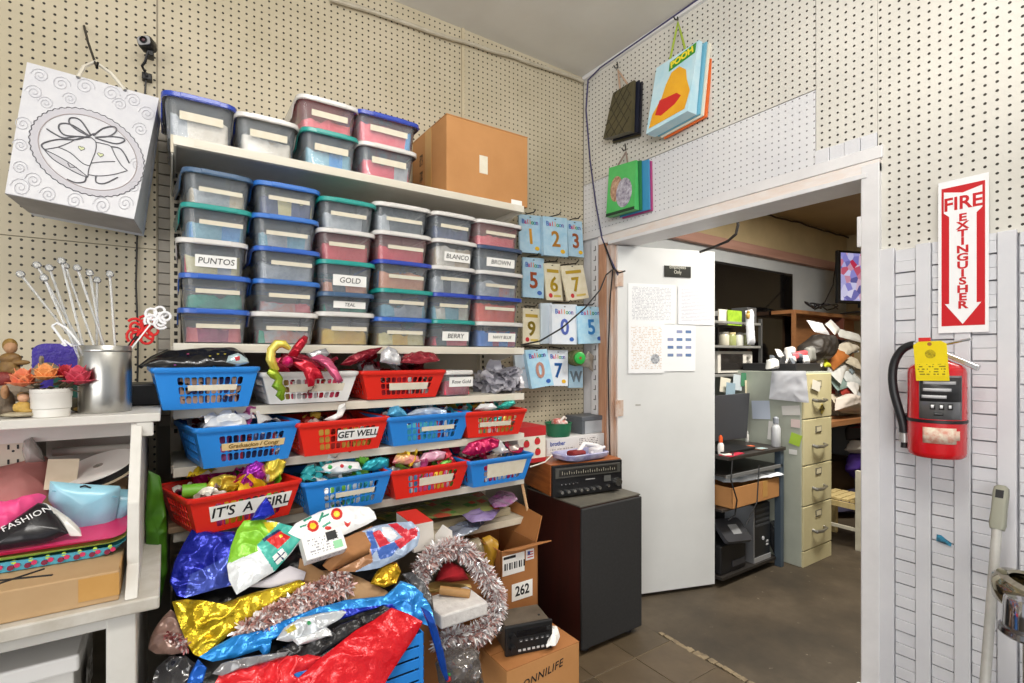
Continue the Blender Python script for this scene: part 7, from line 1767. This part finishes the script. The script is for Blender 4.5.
figure('toy_figurine', 'tiny yellow and brown figurine hanging at the office shelf corner', [('body', [((0, 0, 0), .016, (1, .8, 1.3)), ((.004, 0, .026), .011, (1, 1, 1)), ((-.014, 0, .006), .007, (1.4, .8, .7))], ('#c9a24a', '#8f6a3a'))], tuple(fg2), 'toy')
random.seed(31)
nts = [(720, 378, 730, 392, '#d8d2c0'), (733, 375, 742, 390, '#bcc6cc'), (741, 373, 750, 386, '#3f7a5a'), (745, 380, 752, 396, '#e0d6b8'), (755, 373, 765, 390, '#d9d8d2'), (726, 383, 735, 396, '#8fa6b4'), (762, 380, 772, 392, '#ccd0d4')]
for k, (a, b2, c, d, col_) in enumerate(nts):
    fcard(a, b2, c, d, 1.92 - .004*k, col_, ['cream note', 'pale blue note', 'dark green note', 'buff note', 'light grey note', 'slate blue note', 'silver grey note'][k] + ' hanging under the office shelf edge', .001, 'paper_note', 'note', random.uniform(-8, 8))

# ---- television on the office wall and books below
tvp0, tvp1 = onY(700, 262, OYB - .05), onY(793, 372, OYB - .05)
tv = thing('television', 'large black flat television mounted on the office back wall', 'television', ((tvp0.x + tvp1.x)/2, OYB - .05, tvp1.z))
tvz1 = onY(792, 274, OYB - .05).z
MB().box(tvp0.x, tvp1.x, OYB - .05, OYB - .003, tvp1.z, tvz1).build('housing', M_black, tv, world=True, bevel=.004)
MB().box(tvp0.x + .02, tvp1.x - .02, OYB - .052, OYB - .05, tvp1.z + .03, tvz1 - .02).build('screen', pm('#0c0b0c', .08), tv, world=True)
# ---- wooden hutch desk at the back right
M_oak = pm('#a8744a', .45, color2='#8f5f3a', nscale=7, stretch=(.6, 4, 6))
hx0 = onY(792, 320, 2.12).x
wh = thing('wooden_hutch', 'brown wooden hutch desk piled with papers at the back of the office', 'desk', (4.4, 2.1, 0))
hz = onY(825, 312.5, 2.10).z
MB().box(hx0, 5.5, 2.10, 2.29, hz - .03, hz).build('top_board', M_oak, wh, world=True, bevel=.003)
MB().box(hx0 + .30, 5.5, 2.24, 2.26, .8, hz - .03).build('back_board', M_oak, wh, world=True)
MB().box(hx0, hx0 + .025, 2.10, 2.125, 0, hz - .03).build('side_board', M_oak, wh, world=True)
MB().box(4.95, 4.975, 2.10, 2.24, .82, hz - .03).build('side_board', pm('#6a3a2c', .5), wh, world=True)
MB().box(3.62, 5.5, 1.66, 2.24, .78, .82).build('desktop', M_oak, wh, world=True, bevel=.003)
MB().box(3.62, 3.66, 1.72, 2.22, 0, .78).build('side_panel', pm('#8e8f90', .5), wh, world=True)
MB().box(4.9, 4.94, 1.70, 2.22, 0, .78).build('side_panel', pm('#8e8f90', .5), wh, world=True)
# monitor on the hutch, showing camera views
def screen_mat():
    m = bpy.data.materials.new('camera_views'); m.use_nodes = True
    N = m.node_tree.nodes; L = m.node_tree.links; b = N['Principled BSDF']; b.inputs['Roughness'].default_value = .2
    tc = N.new('ShaderNodeTexCoord'); v = N.new('ShaderNodeTexVoronoi'); v.inputs['Scale'].default_value = 16
    L.new(tc.outputs['Object'], v.inputs['Vector'])
    cr = N.new('ShaderNodeValToRGB'); e = cr.color_ramp.elements; e[0].color = lin('#2a2a6a'); e[1].color = lin('#e0dcf4'); e[1].position = .6
    k = e.new(.3); k.color = lin('#8a86d0'); k = e.new(.9); k.color = lin('#c02a4a')
    L.new(v.outputs['Color'], cr.inputs['Fac']); L.new(cr.outputs['Color'], b.inputs['Emission Color']); b.inputs['Emission Strength'].default_value = .9
    b.inputs['Base Color'].default_value = (.02, .02, .03, 1)
    return m
mo = thing('security_monitor', 'black monitor with bluish camera views standing on the wooden hutch', 'monitor', (onY(850, 310, 2.02).x, 2.10, hz))
m0 = onY(838, 250, 2.05); m1 = onY(838, 303, 2.05)
mdir = Vector((1, -.35, 0)).normalized(); mn = Vector((-.35, -1, 0)).normalized()
Mm = frame(Vector((m0.x, 2.05, (m0.z + m1.z)/2)), mdir, (0, 0, 1)); mh = m0.z - m1.z
b = MB(); b.M = Mm; b.box(0, .62, -mh/2, mh/2, -.03, 0); b.build('housing', M_black, mo, world=True, bevel=.004)
b = MB(); b.M = Mm; b.box(.03, .60, -mh/2 + .025, mh/2 - .02, .0, .001); b.build('screen', screen_mat(), mo, world=True)
b = MB(); b.M = Mm; b.box(.27, .35, -mh/2 - .03, -mh/2 + .02, -.05, -.02); b.build('neck', M_black, mo, world=True)
b = MB(); b.M = Mm; b.box(.15, .47, -(m0.z + m1.z)/2 + hz + .001, -(m0.z + m1.z)/2 + hz + .014, -.12, .06); b.build('foot', M_black, mo, world=True, bevel=.004)
random.seed(17)
for k, lab in enumerate(('black monitor cable coiled on the wooden hutch', 'second black cable looped left of the monitor', 'third thin cable trailing along the hutch top')):
    x0 = onY(812 + 8*k, 308, 2.02).x
    pts = [Vector((x0 + .10*math.cos(t*.7 + k) + .012*t, 2.05 + .04*math.sin(t*.9), hz + .012 + .05*abs(math.sin(t*.55 + k)))) for t in range(14)]
    MB().tube(pts, .006, 6).build('monitor_cable', M_black, smooth=True, label=lab, cat='cable')
MB().tube([onY(836, 262, 2.1), onY(833, 285, 2.08), onY(825, 302, 2.05)], .005, 6).build('monitor_cable', M_black, smooth=True, label='black cable hanging down behind the left side of the monitor', cat='cable')
# ---- clutter on the cabinet top and the hutch desk
MB().box(3.16, 3.46, 1.60, 1.95, fzt + .0005, fzt + .05).build('black_tray', pm('#2a2a2c', .4), bevel=.004, label='low black tray on top of the filing cabinet', cat='tray')
MB().box(2.98, 3.14, 1.95, 2.10, 1.4905, 1.53).build('black_tray', M_black, bevel=.004, label='small black tray on the top office shelf', cat='tray')
cl_ = [((766, 358), (775, 369), '#d6d6d2', 'white cup on the filing cabinet clutter'), ((775, 352), (783, 369), '#3a3a3c', 'black stapler case on the filing cabinet clutter'), ((784, 346), (793, 362), '#dcd8d4', 'white folded leaflet in the black tray'), ((794, 350), (805, 360), '#c9545a', 'pink and white packet in the black tray'), ((804, 346), (812, 362), '#8d8d88', 'grey pouch in the black tray'), ((812, 352), (820, 362), '#d9d6c8', 'cream slip at the right of the black tray')]
for k, (a, b2, c, lab) in enumerate(cl_):
    p0, p1 = onY(*a, 1.70 + .03*(k % 3)), onY(*b2, 1.70 + .03*(k % 3))
    x0, x1 = max(p0.x, 3.14), max(p1.x, 3.2)
    sheet('desk_oddment', [Vector((p0.x, 1.70 + .03*(k % 3), p1.z)), Vector((p1.x, 1.70 + .03*(k % 3), p1.z)), Vector((p1.x - .01, 1.70 + .03*(k % 3), p0.z)), Vector((p0.x + .02, 1.70 + .03*(k % 3), p0.z - .01))], (0, -1, 0), pm(c, .5), thick=.05, bulge=.01, wr=.006, seed=k, n=40, rings=8, label=lab, cat='oddment')
blk = [((792, 362), (800, 345), (812, 335), (826, 336), (832, 350), (824, 362), (806, 366))]
sheet('black_bag', [onY(x, y, 1.80) for x, y in blk[0]], (0, -1, .3), pm('#201d1b', .5, color2='#3a342e', nscale=14), thick=.12, bulge=.05, wr=.02, seed=3, label='heap of black bag and cables behind the filing cabinet top', cat='bag')
sheet('black_bag', [onY(x, y, 1.98) for x, y in ((818, 368), (820, 348), (830, 339), (840, 342), (844, 356), (836, 372))], (0, -1, .3), pm('#2b2622', .5, color2='#4a4036', nscale=14), thick=.12, bulge=.05, wr=.02, seed=4, label='dark brown bag on the hutch desk among papers', cat='bag')
pp = [((810, 322), (826, 333), '#e4e4e6', -4, 'white torn leaflet'), ((826, 322), (839, 332), '#e0ddd6', 14, 'cream torn leaflet'), ((840, 331), (858, 340), '#d9d9d4', -10, 'white curled page'), ((838, 343), (856, 352), '#cfc6b4', 16, 'buff page'), ((826, 348), (842, 362), '#b06a32', 24, 'brown folder'), ((844, 356), (858, 366), '#d9cfb9', -18, 'cream envelope'), ((828, 362), (846, 374), '#dcdcd8', 28, 'white receipt'), ((842, 370), (858, 382), '#d3d8d8', -12, 'pale teal page'), ((832, 374), (846, 386), '#8aa09a', 8, 'grey green card'), ((838, 384), (852, 394), '#a0352c', -8, 'dark red card'), ((846, 392), (860, 402), '#c8cdd2', 14, 'silver grey pamphlet'), ((834, 398), (856, 410), '#cfc3ae', -6, 'tan crumpled page'), ((846, 380), (858, 390), '#e0dedb', 20, 'white small form'), ((814, 354), (824, 362), '#e6e2d4', 30, 'cream ticket'), ((822, 359), (828, 366), '#d6da2a', 0, 'yellow green ball of paper')]
random.seed(6)
for k, (a, b2, c, rt, lab) in enumerate(pp):
    Y = 1.84 - .006*k
    c0_, c1_ = onY(*a, Y), onY(*b2, Y)
    Mk = frame((c0_ + c1_)/2, (1, random.uniform(-.2, .2), 0), (0, .55, .85)) @ Matrix.Rotation(R(rt), 4, 'Z')
    w2, h2 = (c1_.x - c0_.x)*1.15, (c0_.z - c1_.z)*1.5
    pts = [Mk @ Vector((x, y, 0)) for x, y in ((-w2/2, -h2/2), (w2/2, -h2/2), (w2/2, h2/2), (-w2/2, h2/2))]
    sheet('loose_paper', pts, Mk.to_3x3() @ Vector((0, 0, 1)), pm(c, .6), thick=.012, bulge=.008, wr=.008, seed=k, n=40, rings=6, label=lab + ' in the paper heap on the hutch desk', cat='paper', group='papers heaped on the hutch desk')
random.seed(77)
for k in range(34):
    x, y = random.uniform(816, 860), random.uniform(342, 411); Y = random.uniform(1.80, 1.90)
    Mk = frame(onY(x, y, Y), (1, random.uniform(-.4, .4), random.uniform(-.4, .4)), (0, random.uniform(.2, .8), .8))
    w2, h2 = random.uniform(.05, .13), random.uniform(.05, .11)
    pts = [Mk @ Vector((a, b2, 0)) for a, b2 in ((-w2/2, -h2/2), (w2/2, -h2/2), (w2/2, h2/2), (-w2/2, h2/2))]
    sheet('paper_scrap', pts, Mk.to_3x3() @ Vector((0, 0, 1)), pm(random.choice(['#d9d6ce', '#c9c2b2', '#e2e2e0', '#8f8a80', '#b5a58c', '#54504a', '#7d8a90', '#a34a40', '#cfd4d6']), .6), thick=.008, bulge=.006, wr=.008, seed=k, n=28, rings=5, label='small crumpled scrap in the paper heap on the hutch desk', cat='paper', group='paper scraps heaped on the hutch desk')
random.seed(78)
for k in range(16):
    x, y = random.uniform(762, 822), random.uniform(346, 368); Y = random.uniform(1.62, 1.78)
    q0 = onY(x, y, Y)
    if q0.x < 3.16: q0.x = random.uniform(3.16, 3.4)
    if q0.x > 3.47: q0.x = random.uniform(3.3, 3.47)
    q0.z = fzt + .05 + random.uniform(.0, .06)
    Mk = frame(q0, (1, random.uniform(-.6, .6), random.uniform(-.5, .5)), (0, random.uniform(.2, .8), .8))
    w2, h2 = random.uniform(.03, .10), random.uniform(.03, .07)
    pts = [Mk @ Vector((a, b2, 0)) for a, b2 in ((-w2/2, -h2/2), (w2/2, -h2/2), (w2/2, h2/2), (-w2/2, h2/2))]
    sheet('cabinet_oddment', pts, Mk.to_3x3() @ Vector((0, 0, 1)), pm(random.choice(['#d9d6d2', '#2c2c2e', '#8d8d8a', '#e6e4e2', '#1f1f22', '#b9525a', '#6a7078']), .5), thick=.02, bulge=.008, wr=.008, seed=k, n=28, rings=5, label='small oddment in the clutter on top of the filing cabinet', cat='oddment', group='clutter on top of the filing cabinet')
# shapes under the heap that carry it: stacked boxes
for (x0, x1, y0, y1, z0, z1, c, lab) in ((3.70, 4.15, 1.92, 2.22, .8205, 1.12, '#8f8579', 'stack of grey brown files on the hutch desk'), (4.16, 4.70, 1.80, 2.22, .8205, 1.20, '#7d7468', 'dull brown carton of papers on the hutch desk')):
    MB().box(x0, x1, y0, y1, z0, z1).build('file_stack', pm(c, .7, color2='#c9c2b4', nscale=30, stretch=(1, 1, 12)), bevel=.004, label=lab, cat='files')
sheet('white_bag', [onY(x, y, 1.70) for x, y in ((834, 411), (836, 398), (846, 394), (858, 398), (870, 404), (868, 412))], (0, -1, .4), pm('#cfc4ba', .6), thick=.08, bulge=.03, wr=.012, seed=12, label='pale cloth bag on the edge of the hutch desk', cat='bag')
# below the hutch desk: bags and the small chair
for k, (o_, Y, c, lab) in enumerate((([(846, 470), (848, 455), (858, 448), (872, 452), (874, 478), (856, 480)], 1.85, '#4a2a8a', 'purple fabric bundle under the hutch desk'), ([(846, 450), (850, 440), (862, 442), (872, 450), (860, 456)], 1.83, '#d9d4cc', 'white cloth under the hutch desk'), ([(846, 440), (848, 425), (862, 422), (874, 428), (872, 442)], 1.88, '#3c3634', 'dark bundle under the hutch desk'), ([(850, 428), (858, 420), (872, 424), (872, 434)], 1.86, '#8a2f34', 'dark red bundle under the hutch desk'), ([(836, 512), (840, 492), (858, 486), (874, 490), (874, 516)], 1.88, '#33304a', 'navy bundle on the floor behind the small chair'))):
    sheet('fabric_bundle', [onY(x, y, Y) for x, y in o_], (0, -1, .2), pm(c, .7), thick=.12, bulge=.05, wr=.02, seed=20 + k, label=lab, cat='fabric')
MB().box(3.70, 4.80, 1.95, 2.2, .0, .42).build('storage_carton', pm('#6a5138', .7, color2='#57422c', nscale=6), bevel=.004, label='brown carton on the floor under the hutch desk', cat='carton')
M_pine = pm('#d8c48e', .5, color2='#c4ac74', nscale=8, stretch=(5, 5, .6)); M_pine_w = pm('#d9d4c2', .5, color2='#bfb9a4', nscale=9)
ch = thing('child_chair', 'small pale wooden child chair beside the filing cabinet', 'chair', (3.86, 1.62, 0))
cw_, cd_ = .13, .13
for (x, y, h, m_) in ((-cw_, -cd_, .52, M_pine_w), (-cw_, cd_, .30, M_pine), (cw_, -cd_, .52, M_pine_w), (cw_, cd_, .30, M_pine)):
    MB().box(x - .016, x + .016, y - .016, y + .016, 0, h).build('leg', m_, ch, bevel=.002)
for k in range(5):
    MB().box(-cw_ + .018, cw_ - .018 + .03, -cd_ + .02 + k*.05, -cd_ + .062 + k*.05, .295, .312).build('seat_slat', M_pine, ch, bevel=.002)
MB().box(-cw_, cw_, -cd_ - .010, -cd_ + .010, .44, .50).build('back_rail', M_pine_w, ch, bevel=.002)
MB().box(-cw_, cw_, -cd_ - .008, -cd_ + .008, .26, .295).build('apron', M_pine, ch, bevel=.002)
MB().box(-cw_ - .008, -cw_ + .008, -cd_, cd_, .12, .14).build('stretcher', M_pine_w, ch); MB().box(-cw_ - .008, -cw_ + .008, -cd_, cd_, .26, .295).build('apron', M_pine, ch)
# ================================================================== SINGLE BALLOONS LYING ON AND HANGING OVER THE BASKETS
def spill(name, label, pts, Y, mat, cat='balloon', tilt=(0, -1, .35), **k):
    d = dict(thick=.010, bulge=.008, wr=.007, freq=34, n=80, rings=14); d.update(k)
    n_ = Vector(tilt).normalized()
    c = sum((Vector(onY(x, y, Y)) for x, y in pts), Vector())/len(pts)
    return sheet(name, [onPlane(x, y, c, n_) for x, y in pts], n_, mat, label=label, cat=cat, **d)
FO = 'foil_balloon'
o = spill(FO, 'flat black foil packet with coloured dots spread over the leftmost blue basket', [(140, 367), (150, 359), (162, 352), (191, 349), (215, 347.5), (234, 347.5), (243, 353), (250, 362), (232, 366), (213, 366), (169, 368)], 1.69, pm('#121216', .2, .2), tilt=(0, -.6, .8), wr=.004)
for k, (x, y, c) in enumerate(((187, 362, '#e8e8e8'), (194, 362.5, '#e8e8e8'), (200, 362, '#e8e8e8'), (207, 360.5, '#e8e8e8'), (213, 359, '#e8e8e8'), (210, 356, '#d8c83a'), (218, 354, '#d8c83a'), (225, 354, '#d8c83a'), (188, 354, '#c03a7a'), (175, 365, '#a03a9a'))):
    MB().sphere(onPlane(x, y, onY(200, 358, 1.69) + Vector((0, -.010, .013)), Vector((0, -.6, .8)).normalized()), .0032, 8, 5, (1, 1, .5)).build('printed_dot', pm(c, .4), o, smooth=True)
spill(FO, 'round silver foil balloon with a red print on the leftmost blue basket', [(224, 364), (228, 356), (238, 353), (247, 358), (249, 363), (238, 366)], 1.672, [F('#b8ced4', .2, .3), F('#b8303a', .3, .1)], regions=[([(234, 357), (240, 356), (240, 360), (236, 361)], 1)], n=100, rings=24)
MB().tube([onY(140, 367, 1.68), onY(152, 358, 1.70), onY(168, 351, 1.72)], .006, 8).build('foil_edge_strip', M_black, smooth=True, label='rolled black foil edge sticking out left of the leftmost blue basket', cat='foil')
# over the white basket
MB().tube([onY(x, y, 1.655) for x, y in ((290, 349), (284, 344), (277, 344), (271.5, 350), (270.5, 359), (274, 367), (278, 370))], [.006, .012, .014, .013, .014, .012, .006], 10).build(FO, F('#d8c02a', .25, .4, '#efe07a'), smooth=True, label='yellow foil curl over the left of the white basket', cat='balloon')
MB().tube([onY(x, y, 1.652) for x, y in ((268, 371), (274, 374), (279, 379), (277, 385), (282, 390), (280, 395), (283, 400))], [.008, .015, .012, .016, .013, .013, .006], 10).build(FO, F('#9aa520', .25, .4, '#5f9a2a'), smooth=True, label='knobbly yellow green foil strand hanging down the white basket', cat='balloon')
spill(FO, 'red foil finger pointing up over the white basket', [(287, 356), (293, 346), (299, 339), (304, 335), (308, 337), (307, 343), (302, 350), (297, 357)], 1.67, F('#b0142a', .22, .4))
spill(FO, 'long red foil tongue hanging over the front of the white basket', [(291, 362), (301, 358), (312, 361), (321, 372), (324, 379), (316, 379), (314, 386), (308, 387), (306, 380), (303, 372)], 1.65, F('#c01a30', .22, .4))
spill(FO, 'magenta foil bud beside the yellow curl on the white basket', [(282, 364), (283, 358), (288, 356), (293, 359), (293, 364), (288, 367)], 1.645, F('#d81a6a', .25, .3), bulge=.016)
spill(FO, 'dark maroon foil leaf in the middle of the white basket', [(278, 362), (284, 354), (296, 352), (308, 356), (318, 363), (326, 372), (312, 368), (298, 362), (288, 368)], 1.67, F('#7a1026', .22, .4))
spill(FO, 'pale pink foil strip at the right of the white basket', [(310, 358), (320, 354), (330, 358), (338, 370), (343, 381), (338, 384), (331, 376), (324, 366)], 1.665, F('#c8587c', .22, .4))
spill(FO, 'silver foil tuft on the white basket', [(306, 354), (316, 350), (326, 348), (330, 354), (322, 360), (312, 360)], 1.70, F('#b8b8bc', .2, .6))
spill(FO, 'dark red foil leaf spanning the white and the upper red basket', [(340, 365), (348, 357), (358, 352), (369, 349), (383, 347), (378, 352), (372, 357), (360, 362), (350, 366)], 1.70, F('#7c0f22', .22, .4))
spill(FO, 'silver white crumpled foil at the left of the upper red basket', [(380, 362), (381, 352), (388, 346), (396, 350), (401, 358), (400, 365), (390, 364)], 1.70, F('#d0d0d4', .2, .4))
spill(FO, 'flat maroon foil sheet on the upper red basket', [(400, 363), (404, 355), (420, 352), (436, 355), (440, 361), (420, 364)], 1.73, F('#8d2430', .25, .3), tilt=(0, -.6, .8))
# middle row
spill('plastic_bag', 'clear plastic bag mound in the left basket of the middle row', [(202, 429), (210, 419), (222, 414), (234, 413), (244, 418), (248, 427), (226, 431)], 1.67, pm('#d3d6da', .2, .1), 'bag', wr=.012)
spill('foil_tab', 'white smiling tab sticking up from the GET WELL basket', [(323, 420), (331, 417), (337, 413), (339, 405), (345, 403), (346, 409), (342, 417), (334, 421)], 1.70, pm('#dfdfdd', .35), 'balloon', bulge=.003)
spill(FO, 'teal blue foil balloon on the middle row blue basket', [(386, 416), (390, 407), (398, 405), (404, 410), (408, 417), (396, 419)], 1.74, F('#4a9ac4', .22, .3))
spill(FO, 'white and blue striped foil on the middle row blue basket', [(404, 416), (416, 409), (434, 407), (446, 410), (448, 416), (428, 418)], 1.74, F('#c9d6e0', .22, .3, '#6a8ab8'))
spill(FO, 'turquoise foil sliver on the right red basket', [(496, 408), (504, 402), (514, 400), (516, 404), (508, 409)], 1.74, F('#2fb0a4', .22, .3))
spill(FO, 'white foil fold on the right red basket', [(474, 410), (480, 404), (492, 403), (498, 408), (488, 411)], 1.74, F('#dfe0e2', .25, .2))
# lowest row
MB().tube([onY(182, 492, 1.66), onY(206, 490, 1.66)], .020, 14).build('green_roll', pm('#6fae2a', .45), smooth=True, label="bright green roll in the IT'S A GIRL basket", cat='roll')
spill(FO, "gold foil mound in the IT'S A GIRL basket", [(204, 489), (212, 478), (224, 474), (236, 476), (240, 486), (226, 492)], 1.67, F('#c9a52a', .22, .5, '#e6d05a'), wr=.014)
spill(FO, "magenta foil mound in the IT'S A GIRL basket", [(232, 488), (240, 476), (246, 466), (256, 460), (264, 464), (266, 476), (258, 486), (244, 490)], 1.68, F('#c02a8c', .22, .5, '#8a2ab0'), wr=.014)
spill(FO, "bright yellow foil mound at the right of the IT'S A GIRL basket", [(258, 484), (262, 468), (268, 459), (280, 457), (286, 462), (282, 474), (272, 482)], 1.70, F('#e6c81e', .22, .4, '#f0e06a'), wr=.014)
spill(FO, 'teal foil balloon at the left of the lowest blue basket', [(300, 474), (306, 466), (314, 464), (316, 472), (310, 478)], 1.72, F('#2f9aa0', .22, .3))
spill(FO, 'white foil balloon with green and red print in the lowest blue basket', [(314, 472), (326, 464), (342, 461), (358, 462), (362, 470), (340, 474)], 1.73, [F('#e9ebec', .25, .1), F('#3fa05a', .3, .1), F('#c8303a', .3, .1)], regions=[(circ(330, 467, 2.4), 1), (circ(342, 466, 2), 2), (circ(350, 467, 2), 1)], n=120, rings=26)
spill(FO, 'turquoise crumpled foil at the right of the lowest blue basket', [(360, 470), (366, 461), (380, 457), (389, 459), (388, 467), (374, 471)], 1.74, F('#2fa8b8', .22, .4), wr=.012)
spill(FO, 'yellow party foil at the left of the lowest red basket', [(392, 463), (396, 455), (408, 454), (418, 456), (420, 462), (406, 465)], 1.73, F('#e0c838', .25, .2, '#e06aa8'))
spill(FO, 'pink striped foil in the middle of the lowest red basket', [(418, 461), (424, 453), (436, 450), (446, 452), (444, 459), (430, 462)], 1.75, F('#d87aa8', .25, .2, '#e8e0e0'))
spill(FO, 'magenta foil sheet lying over the lowest right blue basket', [(461, 453), (468, 443), (478, 440), (490, 437), (499, 440), (498, 447), (486, 453), (470, 456)], 1.72, F('#c81a5c', .22, .4, '#a0124a'), wr=.012)
spill(FO, 'white foil fold at the back of the lowest right blue basket', [(486, 440), (494, 434), (498, 436), (502, 444), (510, 452), (500, 454), (490, 450)], 1.75, F('#dedcdc', .25, .2), wr=.012)
spill(FO, 'brown silver foil at the right of the lowest right blue basket', [(502, 452), (508, 446), (518, 444), (524, 450), (514, 454)], 1.75, F('#7d6a60', .22, .4, '#b8b0ac'))
